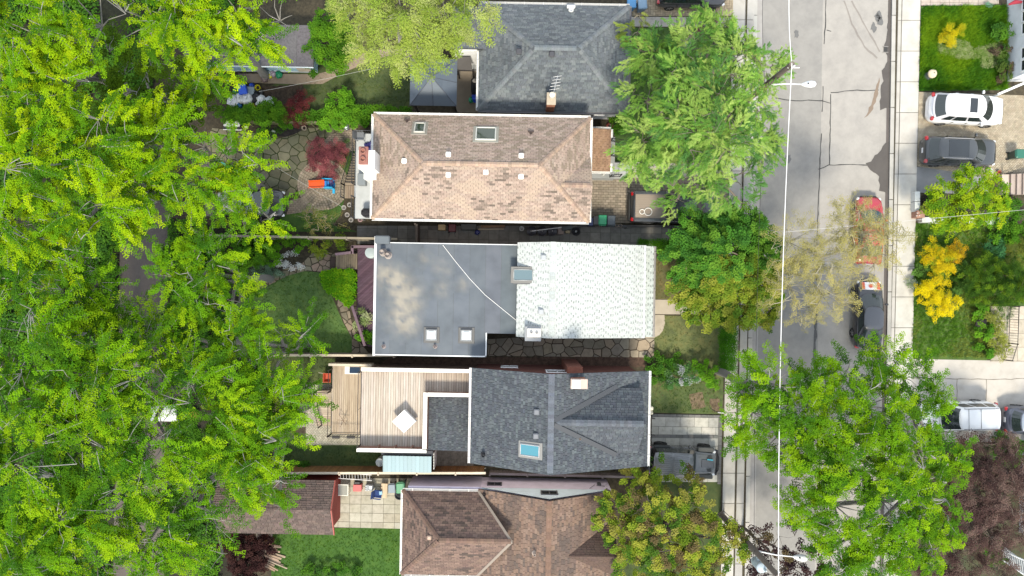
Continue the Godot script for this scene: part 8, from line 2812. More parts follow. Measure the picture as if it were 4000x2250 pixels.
func build_small_things() -> void:
	var white := lin(0.6, 0.61, 0.62)
	var blue := lin(0.015, 0.06, 0.42)
	# heap of recycling by the upper garden path
	for s in [["large white plastic sack at the top left of the recycling heap", 940, 384, 0.36, white], ["bulging white sack in the middle of the recycling heap", 968, 386, 0.42, white], ["white sack at the left end of the recycling heap", 912, 396, 0.4, white], ["white sack second from the right end of the recycling heap", 1019, 398, 0.4, white], ["pale translucent sack at the right end of the recycling heap", 1050, 404, 0.4, lin(0.48, 0.52, 0.54)], ["glossy black sack in the middle of the recycling heap", 1004, 384, 0.38, lin(0.015, 0.015, 0.017)], ["green sack at the left of the recycling heap beside the blue bin", 926, 353, 0.28, lin(0.015, 0.16, 0.05)], ["blue sack at the upper edge of the recycling heap by the yellow pail", 984, 337, 0.2, blue], ["bright blue sack below the white ones in the recycling heap", 934, 410, 0.22, lin(0.03, 0.2, 0.5)], ["small yellow sack at the lower edge of the recycling heap", 990, 414, 0.2, lin(0.45, 0.42, 0.02)], ["red sack at the top of the recycling heap", 928, 313, 0.22, lin(0.42, 0.04, 0.02)]]:
		bag(s[0], s[1], s[2], s[3], s[4])
	bin("royal blue bin in the recycling heap beside the grey tote", 946, 348, blue, lin(0.02, 0.09, 0.52), 0.2, 0.9)
	crate("storage_tote", "grey lidded tote in the recycling heap", "tote", 974, 354, Vector3(0.58, 0.45, 0.48), lin(0.2, 0.24, 0.27), -0.05, 0.0, null, lin(0.22, 0.27, 0.3))
	pot("pail", "yellow pail beside the grey tote in the recycling heap", 1005, 341, 0.19, 0.36, lin(0.5, 0.45, 0.01), lin(0.05, 0.05, 0.03))
	crate("milk_crate", "black crate at the right of the grey tote", "crate", 1011, 361, Vector3(0.45, 0.3, 0.36), lin(0.02, 0.02, 0.022), 0.15)
	for s in [["mottled bag leftmost in the row at the blue garage wall", 1025, 288, 0.22, lin(0.28, 0.3, 0.3)], ["pale bag second in the row at the blue garage wall", 1049, 288, 0.22, lin(0.4, 0.43, 0.42)], ["mauve bag third in the row at the blue garage wall", 1068, 287, 0.2, lin(0.3, 0.25, 0.32)], ["round green bag at the right of the row by the blue garage wall", 1089, 291, 0.24, lin(0.01, 0.2, 0.09)], ["dark and white bag lying out on the path by the blue garage", 1033, 305, 0.26, lin(0.14, 0.1, 0.1)], ["small yellow bag in front of the row by the blue garage wall", 1055, 297, 0.15, lin(0.45, 0.45, 0.03)]]:
		bag(s[0], s[1], s[2], s[3], s[4])
	# things on the patio
	var bn := thing("garden_bench", "white two-cushion garden bench at the top left corner of the patio", "bench", P(905, 492, 0))
	for k in 2:
		var b := Solid.new()
		b.col = lin(0.66, 0.67, 0.68)
		b.soft_box(P(888 + k * 34, 483, 0.5), Vector3(0.5, 0.12, 0.34), 0.05)
		put("cushion", b, M.cloth, bn)
		var q := Solid.new()
		q.col = lin(0.03, 0.03, 0.032)
		q.soft_box(P(888 + k * 34, 498, 0.4), Vector3(0.5, 0.06, 0.3), 0.02)
		put("seat", q, M.iron, bn)
	var fb := Solid.new()
	fb.col = lin(0.6, 0.6, 0.6)
	fb.bar(P(872, 506, 0.5), P(944, 508, 0.5), 0.03)
	for x in [873, 942]:
		fb.bar(P(x, 480, 0.0), P(x, 480, 0.6), 0.025)
		fb.bar(P(x, 505, 0.0), P(x, 505, 0.5), 0.025)
	put("frame", fb, M.paint, bn)
	pot("flower_pot", "round pale clay pot on the patio's upper edge", 1187, 499, 0.17, 0.3, lin(0.42, 0.36, 0.29), lin(0.05, 0.035, 0.03))
	crate("garden_ornament", "small white block in the dark bed above the patio", "ornament", 1067, 512, Vector3(0.22, 0.14, 0.13), lin(0.6, 0.62, 0.62), -0.4)
	crate("garden_ornament", "white stone at the left end of the dark bed above the patio", "ornament", 960, 495, Vector3(0.2, 0.12, 0.14), lin(0.6, 0.6, 0.58), 0.2)
	var ml := thing("metal_drum", "grey metal drum by the hedge at the patio's upper right", "drum", P(1355, 498, 0))
	var mb := Solid.new()
	mb.col = lin(0.25, 0.27, 0.31)
	mb.lathe(P(1357, 500, 0), [Vector2(0.2, 0), Vector2(0.21, 0.4), Vector2(0.2, 0.42), Vector2(0.17, 0.42), Vector2(0.16, 0.2)], 18)
	put("drum", mb, M.metal, ml)
	var ml2 := Solid.new()
	ml2.col = lin(0.36, 0.38, 0.42)
	ml2.lathe(P(1350, 492, 0.42), [Vector2(0.19, 0), Vector2(0.17, 0.05), Vector2(0.03, 0.08)], 18)
	put("lid", ml2, M.metal, ml)
	# child's slide
	var sl := thing("garden_slide", "child's slide with an orange chute and blue steps on the brick circle", "slide", P(1255, 722, 0))
	var ch := Solid.new()
	ch.col = lin(0.66, 0.085, 0.008)
	var s0 := P(1206, 721, 0.06)
	var s1 := P(1268, 718, 0.85)
	var prev := []
	for k in 9:
		var t := k / 8.0
		var c := s0.lerp(s1, t)
		c.y = 0.06 + 0.82 * pow(t, 1.25)
		var row := []
		for q in [[-0.25, 0.14], [-0.2, 0.14], [-0.17, 0.02], [0.17, 0.02], [0.2, 0.14], [0.25, 0.14]]:
			row.append(c + Vector3(0, q[1], q[0]))
		if k:
			for i in 5:
				ch.quad(prev[i], prev[i + 1], row[i + 1], row[i])
		prev = row
	put("chute", ch, M.plastic, sl)
	var ld := Solid.new()
	ld.col = lin(0.02, 0.16, 0.45)
	for k in 4:
		ld.soft_box(P(1300 - k * 10, 718, 0.2 + k * 0.2), Vector3(0.2, 0.05, 0.42), 0.02)
	put("steps", ld, M.plastic, sl)
	var fr := Solid.new()
	fr.col = lin(0.02, 0.33, 0.6)
	for k in [-1.0, 1.0]:
		fr.soft_box(P(1284, 718, 0.45) + Vector3(0, 0, k * 0.27), Vector3(0.66, 0.9, 0.06), 0.02)
	fr.soft_box(P(1304, 735, 0.08), Vector3(0.16, 0.12, 0.7), 0.03)
	put("side_frame", fr, M.plastic, sl)
	var tq := thing("paddling_pool", "small turquoise tub under the maple sprays on the patio", "tub", P(868, 662, 0))
	var tb := Solid.new()
	tb.col = lin(0.03, 0.3, 0.34)
	tb.lathe(P(868, 662, 0), [Vector2(0.4, 0), Vector2(0.46, 0.22), Vector2(0.42, 0.24), Vector2(0.36, 0.04)], 20)
	put("tub", tb, M.plastic, tq)
	# hanging-basket rings by the balcony foot
	var k5 := 0
	for q in [[1343, 811, 1.2, "highest ring of the stand beside the balcony's foot"], [1365, 800, 1.3, "ring nearest the stairs on the stand beside the balcony's foot"], [1356, 839, 1.0, "middle ring of the stand beside the balcony's foot"], [1371, 859, 0.9, "lower left ring on the fence by the balcony"], [1407, 858, 0.9, "pinkish ring on the fence below the balcony"]]:
		var hr := thing("plant_hanger", q[3], "plant hanger", P(q[0], q[1], 0), "plant hangers by the balcony")
		var b := Solid.new()
		b.col = lin(0.45, 0.42, 0.4) if k5 < 4 else lin(0.5, 0.32, 0.33)
		b.ring_tube(P(q[0], q[1], q[2]), 0.13, 0.018)
		b.ring_tube(P(q[0], q[1], q[2] - 0.12), 0.07, 0.014)
		put("ring", b, M.iron, hr)
		var s := Solid.new()
		s.col = lin(0.05, 0.05, 0.05)
		var g := P(q[0], q[1], q[2])
		s.bar(Vector3(g.x, 0, g.z), Vector3(g.x, q[2] - 0.1, g.z), 0.012)
		put("stake", s, M.iron, hr)
		k5 += 1
	# on the balcony
	chair("grey garden chair at the north end of the balcony", P(1412, 537, 2.31), 0.0, lin(0.13, 0.14, 0.15))
	crate("cushion_box", "slate grey cushion box below the chimney on the balcony", "box", 1412, 700, Vector3(0.5, 0.45, 0.72), lin(0.17, 0.19, 0.2), 0.0, 2.31)
	var tp := thing("folded_tarp", "crumpled navy cloth on the balcony beside the white chimney", "cloth", P(1440, 575, 2.31))
	var tpb := Solid.new()
	tpb.col = lin(0.03, 0.025, 0.14)
	tpb.blob(P(1443, 575, 2.45), Vector3(0.28, 0.16, 0.36), lumps, 0.8, 14, 8)
	put("cloth", tpb, M.cloth, tp)
	var bq := thing("barbecue", "black covered barbecue at the south end of the balcony", "barbecue", P(1432, 832, 2.31))
	var bqb := Solid.new()
	bqb.col = lin(0.018, 0.019, 0.021)
	bqb.soft_box(P(1434, 832, 2.75), Vector3(0.62, 0.85, 0.5), 0.14)
	put("cover", bqb, M.cloth, bq)
	var bqh := Solid.new()
	bqh.col = lin(0.05, 0.05, 0.055)
	bqh.bar(P(1420, 845, 3.1), P(1448, 845, 3.1), 0.02)
	put("handle", bqh, M.metal, bq)
	# side yard of the dark grey house
	bq = thing("barbecue", "black covered barbecue under the dark grey house's west eave", "barbecue", P(1858, 335, 0))
	bqb = Solid.new()
	bqb.col = lin(0.014, 0.014, 0.016)
	bqb.soft_box(P(1860, 340, 0.5), Vector3(0.6, 1.0, 1.0), 0.12)
	put("cover", bqb, M.cloth, bq)
	bqh = Solid.new()
	bqh.col = lin(0.3, 0.28, 0.26)
	bqh.blob(P(1856, 316, 0.95), Vector3(0.2, 0.12, 0.16), lumps)
	put("cover_top", bqh, M.cloth, bq)
	bag("bright blue tarpaulin bundle in the side yard by the gazebo", 1861, 380, 0.34, lin(0.015, 0.06, 0.5))
	bag("green bag in the side yard by the gazebo", 1841, 391, 0.2, lin(0.01, 0.24, 0.12))
	crate("air_conditioner", "small grey unit by the white wall of the side yard", "machine", 1857, 256, Vector3(0.45, 0.5, 0.4), lin(0.3, 0.31, 0.32), 0.0)
	var hs := thing("hose_reel", "red hose reel by the dark grey house's front corner", "hose reel", P(2382, 491, 0))
	var hb := Solid.new()
	hb.col = lin(0.25, 0.06, 0.05)
	for k in 3:
		hb.ring_tube(P(2382, 491, 0.1 + k * 0.07), 0.2 - k * 0.03, 0.035)
	put("hose", hb, M.rubber, hs)
	var hc := Solid.new()
	hc.col = lin(0.3, 0.22, 0.19)
	hc.lathe(P(2382, 491, 0.0), [Vector2(0.1, 0), Vector2(0.08, 0.3), Vector2(0.03, 0.34)], 10)
	put("drum", hc, M.plastic, hs)
	# top edge: blue bins, slate seat under the larch
	bin("blue recycling bin at the top edge by the dark grey house, left one", 2468, 8, lin(0.05, 0.17, 0.34), lin(0.06, 0.2, 0.4), 0.0)
	bin("slate blue bin at the top edge, right one", 2510, 12, lin(0.12, 0.18, 0.26), lin(0.14, 0.22, 0.31), 0.1)
	crate("storage_box", "slate blue storage box showing through the larch's upper branches", "box", 2680, 162, Vector3(0.6, 0.6, 0.62), lin(0.1, 0.14, 0.2), 0.1)
	# alley junk
	crate("plywood_sheet", "tan plywood board leaning in the alley", "board", 1725, 888, Vector3(0.46, 0.75, 0.36), lin(0.38, 0.3, 0.17), 0.0, 0.0, M.wood_x)
	var mw := crate("lawn_mower", "dark red lawn mower in the alley beside the plywood", "mower", 1766, 890, Vector3(0.46, 0.35, 0.5), lin(0.1, 0.015, 0.02))
	var mwb := Solid.new()
	mwb.col = lin(0.02, 0.02, 0.02)
	for q in [[1754, 903], [1778, 903], [1754, 880], [1778, 880]]:
		mwb.lathe(P(q[0], q[1], 0.11) - Vector3(0.03, 0, 0), [Vector2(0.1, 0), Vector2(0.1, 0.06)], 12, true, Basis(Vector3(0, 0, 1), -PI / 2))
	mwb.bar(P(1756, 905, 0.35), P(1754, 925, 0.9), 0.015)
	mwb.bar(P(1776, 905, 0.35), P(1778, 925, 0.9), 0.015)
	put("wheels_and_handle", mwb, M.rubber, mw)
	crate("storage_rack", "low black rack of odds and ends in the alley", "rack", 1830, 886, Vector3(1.0, 0.4, 0.4), lin(0.035, 0.036, 0.038), 0.02)
	bag("navy bundle on the alley slabs", 1865, 908, 0.17, lin(0.02, 0.03, 0.14))
	crate("timber_plank", "long tan planks stacked along the house wall in the alley", "timber", 1925, 884, Vector3(1.6, 0.25, 0.16), lin(0.2, 0.12, 0.065), 0.03, 0.0, M.wood_x)
	crate("timber_plank", "pale single plank lying in the alley beside the stacked ones", "timber", 1918, 895, Vector3(1.7, 0.06, 0.1), lin(0.36, 0.29, 0.2), 0.03, 0.0, M.wood_x)
	pot("metal_pail", "round white pail between the planks and the black bins in the alley", 2038, 893, 0.16, 0.5, lin(0.52, 0.53, 0.53), lin(0.45, 0.45, 0.45))
	for s in [["left", 2076], ["middle", 2116], ["right", 2156]]:
		var d := thing("compost_drum", "black round drum in the alley, %s one of the three" % s[0], "drum", P(s[1], 903, 0), "black drums in the alley")
		var b := Solid.new()
		b.col = lin(0.014, 0.015, 0.019)
		b.lathe(P(s[1], 905, 0), [Vector2(0.24, 0), Vector2(0.3, 0.3), Vector2(0.29, 0.7)], 20)
		put("drum", b, M.plastic, d)
		var l := Solid.new()
		l.col = lin(0.016, 0.017, 0.024)
		l.lathe(P(s[1], 905, 0) + Vector3(0, 0.7, 0), [Vector2(0.31, 0), Vector2(0.3, 0.04), Vector2(0.1, 0.1)], 20)
		put("lid", l, M.plastic, d)
		var kb := Solid.new()
		kb.col = lin(0.5, 0.5, 0.5)
		kb.lathe(P(s[1] + 2, 902, 0.8), [Vector2(0.03, 0), Vector2(0.02, 0.05)], 8)
		put("knob", kb, M.plastic, d)
	var pp := thing("pole", "long pale pole lying across the black drums in the alley", "pole", P(2130, 895, 0))
	var ppb := Solid.new()
	ppb.col = lin(0.5, 0.5, 0.5)
	ppb.bar(P(2073, 903, 0.9), P(2194, 888, 1.0), 0.035)
	put("tube", ppb, M.paint, pp)
	var ppc := Solid.new()
	ppc.col = lin(0.2, 0.2, 0.2)
	ppc.bar(P(2072, 903, 0.9), P(2078, 902.5, 0.9), 0.045)
	put("tip", ppc, M.plastic, pp)
	crate("cardboard_box", "open box of scrap at the end of the black drums", "box", 2190, 900, Vector3(0.42, 0.35, 0.5), lin(0.2, 0.15, 0.13), 0.1)
	crate("cardboard_box", "tan flat carton beside the tyre in the alley", "box", 2218, 905, Vector3(0.3, 0.2, 0.2), lin(0.28, 0.22, 0.13), -0.1)
	crate("machine_parts", "dark machine parts heaped against the wall at the alley's east end", "machine", 2215, 890, Vector3(0.7, 0.4, 0.3), lin(0.035, 0.04, 0.04), 0.2)
	var ty := thing("tyre", "black tyre standing at the east end of the alley junk", "tyre", P(2250, 904, 0))
	var tyb := Solid.new()
	tyb.col = lin(0.015, 0.015, 0.016)
	tyb.ring_tube(P(2250, 904, 0.12), 0.2, 0.09)
	put("tyre", tyb, M.rubber, ty)
	var tyc := Solid.new()
	tyc.col = lin(0.2, 0.2, 0.2)
	tyc.lathe(P(2250, 904, 0.06), [Vector2(0.13, 0), Vector2(0.06, 0.06)], 12)
	put("hub", tyc, M.metal, ty)
	crate("crate_stack", "navy blue crates at the brown roof's lower right corner", "crate", 2308, 866, Vector3(0.28, 0.9, 0.5), lin(0.03, 0.04, 0.12))
	bin("charcoal bin on the brick drive, left of the green one", 2331, 862, lin(0.03, 0.033, 0.033), lin(0.04, 0.043, 0.043), PI, 0.85)
	bin("green bin on the brick drive between two grey ones", 2354, 860, lin(0.02, 0.22, 0.1), lin(0.03, 0.3, 0.14), PI, 0.9)
	bin("slate grey bin on the brick drive, right of the green one", 2388, 862, lin(0.05, 0.06, 0.075), lin(0.07, 0.085, 0.1), PI, 0.9)
	for s in [[2338, 881, "left"], [2417, 881, "right"]]:
		var wp := thing("wheel_ornament", "iron ring ornament on the low fence by the bins, %s one" % s[2], "ornament", P(s[0], s[1], 0))
		var b := Solid.new()
		b.col = lin(0.2, 0.16, 0.12)
		for t in [-0.11, 0.11]:
			b.ring_tube(P(s[0], s[1], 0.45) + Vector3(t, 0, 0), 0.1, 0.016)
		put("rings", b, M.iron, wp)
		var c := Solid.new()
		c.col = lin(0.05, 0.05, 0.05)
		c.bar(P(s[0], s[1], 0), P(s[0], s[1], 0.45), 0.015)
		put("stake", c, M.iron, wp)
	# slate house: parasol on the roof deck, barrow, cellar light, chair frame
	var um := thing("parasol", "square white parasol tilted on the roof deck", "parasol", P(1590, 1650, 3.26))
	var uc := P(1578, 1646, 3.85)
	var tb2 := Basis(Vector3(0, 0, 1), -0.16) * Basis(Vector3(1, 0, 0), 0.1) * Basis(Vector3.UP, 0.785)
	var ub := Solid.new()
	ub.col = lin(0.74, 0.74, 0.73)
	var uk := 0.5
	var cs := [Vector3(-uk, 0, -uk), Vector3(uk, 0, -uk), Vector3(uk, 0, uk), Vector3(-uk, 0, uk)]
	for k in 4:
		ub.tri(uc + tb2 * Vector3(0, 0.16, 0), uc + tb2 * cs[(k + 1) % 4], uc + tb2 * cs[k])
	put("canopy", ub, M.cloth, um)
	var uv := Solid.new()
	uv.col = lin(0.6, 0.6, 0.59)
	for k in 4:
		var a: Vector3 = uc + tb2 * cs[k]
		var e: Vector3 = uc + tb2 * cs[(k + 1) % 4]
		uv.quad(a, e, e - Vector3(-0.06, 0.22, 0.0), a - Vector3(-0.06, 0.22, 0.0))
	put("valance", uv, M.cloth, um)
	var upo := Solid.new()
	upo.col = lin(0.5, 0.5, 0.5)
	upo.bar(Vector3(uc.x + 0.1, 3.27, uc.z - 0.05), uc + Vector3(0, 0.1, 0), 0.025)
	put("pole", upo, M.metal, um)
	var uba := Solid.new()
	uba.col = lin(0.1, 0.1, 0.1)
	uba.lathe(Vector3(uc.x + 0.1, 3.258, uc.z - 0.05), [Vector2(0.25, 0), Vector2(0.24, 0.06), Vector2(0.05, 0.1)], 16)
	put("base", uba, M.stone, um)
	var cf := crate("cellar_light", "white box with a dark glass lid in the lower deck's top corner", "box", 1375, 1446, Vector3(0.95, 0.4, 0.5), lin(0.66, 0.66, 0.64), 0.0, 0.88)
	var cfg := Solid.new()
	cfg.col = lin(0.03, 0.05, 0.09)
	cfg.box(P(1386, 1446, 1.3), Vector3(0.66, 0.03, 0.38))
	put("pane", cfg, M.glass, cf)
	var wbw := thing("wheelbarrow", "red wheelbarrow at the lower deck's west edge", "wheelbarrow", P(1281, 1474, 0))
	var wbb := Solid.new()
	wbb.col = lin(0.4, 0.07, 0.03)
	var wc := P(1281, 1474, 0.35)
	wbb.loft([ring_rect(wc, 0.16, 0.2), ring_rect(wc + Vector3(0, 0.28, 0), 0.25, 0.3), ring_rect(wc + Vector3(0, 0.28, 0), 0.21, 0.26), ring_rect(wc + Vector3(0, 0.05, 0), 0.13, 0.17)], true, true, false)
	put("tray", wbb, M.paint, wbw)
	var wh := Solid.new()
	wh.col = lin(0.5, 0.45, 0.38)
	wh.bar(wc + Vector3(0.2, 0.1, -0.2), wc + Vector3(-0.55, 0.2, -0.32), 0.02)
	wh.bar(wc + Vector3(0.2, 0.1, 0.2), wc + Vector3(-0.3, 0.2, 0.3), 0.02)
	put("handles", wh, M.wood_x, wbw)
	var wq := Solid.new()
	wq.col = lin(0.03, 0.03, 0.03)
	wq.ring_tube(wc + Vector3(0.38, -0.15, 0), 0.14, 0.05)
	put("wheel", wq, M.rubber, wbw)
	var tf := thing("table_frame", "thin metal table frame standing on the lower deck", "table", P(1340, 1645, 0.88))
	var tfb := Solid.new()
	tfb.col = lin(0.16, 0.1, 0.07)
	for q in [[1325, 1620, 1352, 1660], [1352, 1622, 1330, 1668], [1318, 1640, 1360, 1645]]:
		tfb.bar(P(q[0], q[1], 1.3), P(q[2], q[3], 1.3), 0.014)
	put("top_frame", tfb, M.iron, tf)
	var tfl := Solid.new()
	tfl.col = lin(0.12, 0.08, 0.06)
	for q in [[1326, 1622], [1351, 1658], [1351, 1624], [1331, 1666]]:
		tfl.bar(P(q[0], q[1], 0.88), P(q[0], q[1], 1.3), 0.012)
	put("legs", tfl, M.iron, tf)
	var dsh := thing("drum_table", "pale round drum at the west end of the blue metal shed", "drum", P(1492, 1796, 0))
	var dsb := Solid.new()
	dsb.col = lin(0.4, 0.43, 0.43)
	dsb.lathe(P(1494, 1793, 0), [Vector2(0.24, 0), Vector2(0.26, 0.5), Vector2(0.25, 0.9)], 18)
	put("drum", dsb, M.plastic, dsh)
	var dsl := Solid.new()
	dsl.col = lin(0.44, 0.47, 0.47)
	dsl.lathe(P(1494, 1793, 0) + Vector3(0, 0.9, 0), [Vector2(0.27, 0), Vector2(0.26, 0.04), Vector2(0.03, 0.06)], 18)
	put("lid", dsl, M.plastic, dsh)
	var wg := thing("side_gate", "narrow white gate panel between the shed and the gravel", "gate", P(1700, 1785, 0))
	for k in 6:
		var b := Solid.new()
		b.col = vary(lin(0.6, 0.6, 0.59), 0.05)
		b.box(P(1700, 1762 + k * 11, 0.8), Vector3(0.04, 1.6, 0.15))
		put("slat", b, M.paint, wg)
	# slab patio of the lowest house
	var gt := thing("glass_table", "square glass-topped table with a white frame on the slab patio", "table", P(1339, 1913, 0))
	var gc := P(1338, 1914, 0.72)
	var gf := Solid.new()
	gf.col = lin(0.64, 0.63, 0.57)
	for s in [-1.0, 1.0]:
		gf.soft_box(gc + Vector3(s * 0.34, 0, 0), Vector3(0.06, 0.05, 0.74), 0.015)
		gf.soft_box(gc + Vector3(0, 0, s * 0.34), Vector3(0.62, 0.048, 0.06), 0.015)
		gf.box(gc + Vector3(0, -0.03, 0), Vector3(0.9, 0.03, 0.035), Basis(Vector3.UP, s * 0.785))
	put("frame", gf, M.paint, gt)
	var gg := Solid.new()
	gg.col = lin(0.28, 0.29, 0.26)
	gg.box(gc + Vector3(0, 0.0, 0), Vector3(0.62, 0.012, 0.62))
	put("glass_top", gg, M.glass, gt)
	for x in [-1.0, 1.0]:
		for z in [-1.0, 1.0]:
			var l := Solid.new()
			l.col = lin(0.6, 0.59, 0.54)
			l.bar(Vector3(gc.x + x * 0.33, 0.03, gc.z + z * 0.33), gc + Vector3(x * 0.31, -0.02, z * 0.31), 0.02)
			put("leg", l, M.paint, gt)
	crate("cooler", "red cooler beside the glass-topped table", "cooler", 1396, 1906, Vector3(0.52, 0.42, 0.42), lin(0.4, 0.06, 0.06), 0.0, 0.04, null, lin(0.46, 0.1, 0.095))
	crate("storage_box", "black box just behind the red cooler", "box", 1394, 1888, Vector3(0.4, 0.4, 0.2), lin(0.03, 0.03, 0.03), 0.0, 0.04)
	var cam := crate("camp_stove", "grey and white camp stove between the red cooler and blue chair", "stove", 1441, 1906, Vector3(0.5, 0.5, 0.4), lin(0.24, 0.26, 0.28), 0.0, 0.04)
	var cs2 := Solid.new()
	cs2.col = lin(0.62, 0.62, 0.62)
	cs2.soft_box(P(1448, 1904, 0.58), Vector3(0.2, 0.06, 0.22), 0.02)
	for q in [[1430, 1898], [1430, 1908], [1430, 1916], [1441, 1916]]:
		cs2.lathe(P(q[0], q[1], 0.55), [Vector2(0.035, 0), Vector2(0.03, 0.03)], 10)
	put("hob", cs2, M.paint, cam)
	crate("plywood_sheet", "pale plywood sheet leaning behind the blue chair on the slab patio", "board", 1500, 1917, Vector3(0.42, 0.08, 0.95), lin(0.52, 0.42, 0.29), -0.05, 0.3, M.wood_z)
	chair("blue folding chair on the slab patio in front of the plywood", P(1481, 1922, 0.04), -0.1, lin(0.02, 0.05, 0.17), M.cloth)
	crate("magazine", "pale blue folded paper on the blue chair", "paper", 1487, 1925, Vector3(0.2, 0.03, 0.26), lin(0.2, 0.38, 0.5), 0.1, 0.5)
	bin("slate grey bin at the right of the blue chair on the slab patio", 1530, 1908, lin(0.14, 0.17, 0.2), lin(0.18, 0.22, 0.26), 0.05, 0.8)
	bin("green bin at the lavender house's rear corner", 1564, 1906, lin(0.05, 0.2, 0.1), lin(0.08, 0.26, 0.14), 0.05, 0.95)
	pot("dark_tub", "round dark tub half under the brown roof's corner on the slab patio", 1560, 1934, 0.32, 0.4, lin(0.045, 0.05, 0.06), lin(0.035, 0.04, 0.05))
	var ldr := thing("ladder", "aluminium ladder lying along the south foot of the brown fence", "ladder", P(1390, 1863, 0))
	var l0 := P(1322, 1857, 0.95)
	var l1 := P(1452, 1866, 0.5)
	var ax := (l1 - l0).normalized()
	var sd := Vector3(0.08, 0, 1).normalized() * 0.18
	for s in [-1.0, 1.0]:
		var b := Solid.new()
		b.col = lin(0.55, 0.55, 0.56)
		b.box((l0 + l1) / 2 + sd * s, Vector3(l0.distance_to(l1), 0.06, 0.035), Basis(ax, Vector3.UP, ax.cross(Vector3.UP)).orthonormalized())
		put("stile", b, M.paint, ldr)
	for k in 11:
		var b := Solid.new()
		b.col = lin(0.5, 0.5, 0.51)
		var q := l0.lerp(l1, (k + 0.7) / 11.4)
		b.bar(q - sd, q + sd, 0.016)
		put("rung", b, M.paint, ldr)
	# woodpile and slabs, bottom left
	var wpile := thing("woodpile", "fanned heap of old planks beside the purple bush at the bottom", "timber", P(1075, 2160, 0))
	for k in 16:
		var b := Solid.new()
		b.col = vary(lin(0.26, 0.2, 0.15), 0.35)
		var q := P(1060 + rnd(-25, 25), 2130 + k * 5.5, 0.05 + 0.03 * (k % 5))
		b.box(q, Vector3(rnd(0.9, 1.9), 0.04, rnd(0.07, 0.15)), Basis(Vector3.UP, -0.1 - k * 0.028 + rnd(-0.1, 0.1)))
		put("plank", b, M.wood_x, wpile)
	crate("cardboard_box", "open cardboard box above the woodpile", "box", 1044, 2122, Vector3(0.42, 0.3, 0.4), lin(0.26, 0.16, 0.09), 0.3)
	var cst := thing("chopping_block", "grey stone slabs beside the garage's lower corner", "slab", P(1030, 2095, 0))
	for k in 2:
		var b := Solid.new()
		b.col = vary(lin(0.24, 0.22, 0.19), 0.08)
		b.soft_box(P(1015 + k * 34, 2092, 0.06), Vector3(0.5, 0.12, 0.7), 0.02)
		put("slab", b, M.concrete, cst)
	# under the wood: white sheet, boards, clay tub
	var ws := thing("tarpaulin", "white tarpaulin with a scalloped edge seen through the maples of the lower wood", "tarpaulin", P(640, 1615, 0))
	var wsb := Solid.new()
	wsb.col = lin(0.7, 0.71, 0.72)
	wsb.loft([ring_rect(P(640, 1615, 0.9), 0.85, 0.5), ring_rect(P(640, 1615, 1.05), 0.8, 0.44), ring_rect(P(640, 1615, 1.12), 0.4, 0.2)], true, true, false)
	put("sheet", wsb, M.cloth, ws)
	var wsf := Solid.new()
	wsf.col = lin(0.1, 0.1, 0.1)
	wsf.box(P(640, 1615, 0.45), Vector3(1.5, 0.85, 0.8))
	put("frame", wsf, M.iron, ws)
	pot("clay_tub", "orange clay tub beside the white tarpaulin", 752, 1622, 0.3, 0.4, lin(0.3, 0.1, 0.04), lin(0.28, 0.1, 0.045))
	for k in 3:
		crate("timber_beam", ["upper grey beam laid across the rear lane's steps", "middle grey beam laid across the rear lane's steps", "lower grey beam laid across the rear lane's steps"][k], "timber", 555, 1395 + k * 28, Vector3(1.6, 0.2, 0.3), lin(0.23, 0.2, 0.17), 0.06, 0.0, M.wood_x)
	# across the street
	var ub2 := thing("garden_urn", "round cream urn standing in the tall grass across the street", "urn", P(3636, 290, 0))
	var urn := Solid.new()
	urn.col = lin(0.62, 0.53, 0.39)
	var up := P(3642, 288, 0.6)
	urn.blob(up, Vector3(0.28, 0.22, 0.28), lumps, 0.12, 18, 10)
	put("bowl", urn, M.stone, ub2)
	var us := Solid.new()
	us.col = lin(0.07, 0.08, 0.09)
	us.lathe(Vector3(up.x, 0, up.z), [Vector2(0.3, 0), Vector2(0.24, 0.2), Vector2(0.14, 0.3), Vector2(0.17, 0.45)], 16)
	put("stand", us, M.stone, ub2)
	bin("dark green bin on the brick drive at the right edge", 3990, 600, lin(0.02, 0.05, 0.04), lin(0.02, 0.12, 0.085), PI / 2, 1.0)
	var rp := thing("folded_parasol", "red folded parasol by the white wall, top right corner", "parasol", P(3945, 25, 0))
	var rb := Solid.new()
	rb.col = lin(0.4, 0.04, 0.07)
	rb.tube([P(3940, 18, 1.1), P(3965, 8, 1.3), P(3992, 8, 1.4)], [0.05, 0.14, 0.08], 9)
	put("canopy", rb, M.cloth, rp)
	var rs := Solid.new()
	rs.col = lin(0.12, 0.06, 0.04)
	rs.bar(P(3930, 28, 0.0), P(3942, 17, 1.15), 0.02)
	put("pole", rs, M.wood_x, rp)
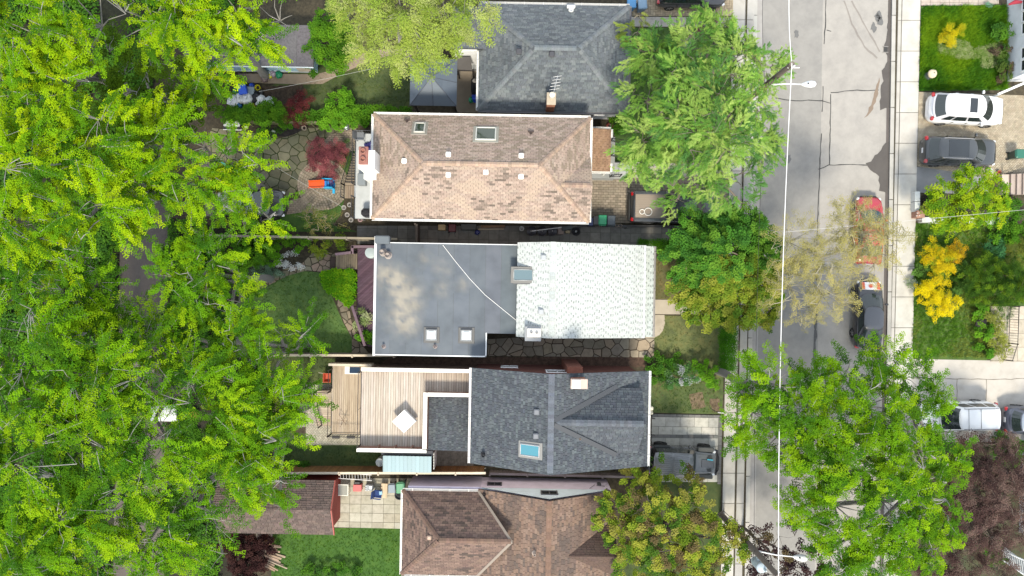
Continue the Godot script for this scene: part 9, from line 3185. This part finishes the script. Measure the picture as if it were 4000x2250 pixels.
	pot("flower_pot", "pot of red flowers at the top of the stone steps' wall", 3905, 672, 0.14, 0.24, lin(0.3, 0.13, 0.08), lin(0.4, 0.06, 0.03))
	pot("flower_pot", "white tub beside the small maple and stone steps", 3868, 668, 0.2, 0.3, lin(0.56, 0.57, 0.57), lin(0.5, 0.5, 0.49))
	var dg := thing("drain_cover", "iron drain grate in the damp east gutter", "drain", P(3459, 193, -0.1))
	var dgb := Solid.new()
	dgb.col = lin(0.05, 0.05, 0.05)
	for k in 5:
		dgb.box(P(3453 + k * 3, 193, -0.092), Vector3(0.03, 0.02, 0.34))
	put("bars", dgb, M.iron, dg)
	var dgf := Solid.new()
	dgf.col = lin(0.2, 0.19, 0.18)
	dgf.box(P(3459, 204, -0.095), Vector3(0.36, 0.02, 0.05))
	dgf.box(P(3459, 182, -0.095), Vector3(0.36, 0.02, 0.05))
	put("frame", dgf, M.iron, dg)
	var rk := thing("garden_rock", "round dark boulder at the right of the lower lawn across the street", "rock", P(3832, 1262, 0))
	var rkb := Solid.new()
	rkb.col = lin(0.1, 0.085, 0.09)
	rkb.blob(P(3832, 1262, 0.1), Vector3(0.36, 0.2, 0.32), lumps, 0.4)
	put("boulder", rkb, M.stone, rk)
	var pb := thing("sprinkler_pipe", "short white pipe at the corner of the slate house's lawn", "pipe", P(2817, 1611, 0))
	var pbb := Solid.new()
	pbb.col = lin(0.66, 0.66, 0.66)
	pbb.bar(P(2804, 1611, 0.05), P(2831, 1614, 0.05), 0.03)
	put("pipe", pbb, M.plastic, pb)
	var hose := Solid.new()
	hose.col = lin(0.03, 0.03, 0.03)
	hose.tube([P(2771, 1583, 0.04), P(2772, 1592, 0.04), P(2785, 1602, 0.04), P(2804, 1611, 0.05)], [0.015], 5)
	put("hose", hose, M.rubber, pb)

func ring_rect(c: Vector3, hx: float, hz: float) -> PackedVector3Array:
	return PackedVector3Array([c + Vector3(hx, 0, hz), c + Vector3(hx, 0, -hz), c + Vector3(-hx, 0, -hz), c + Vector3(-hx, 0, hz)])
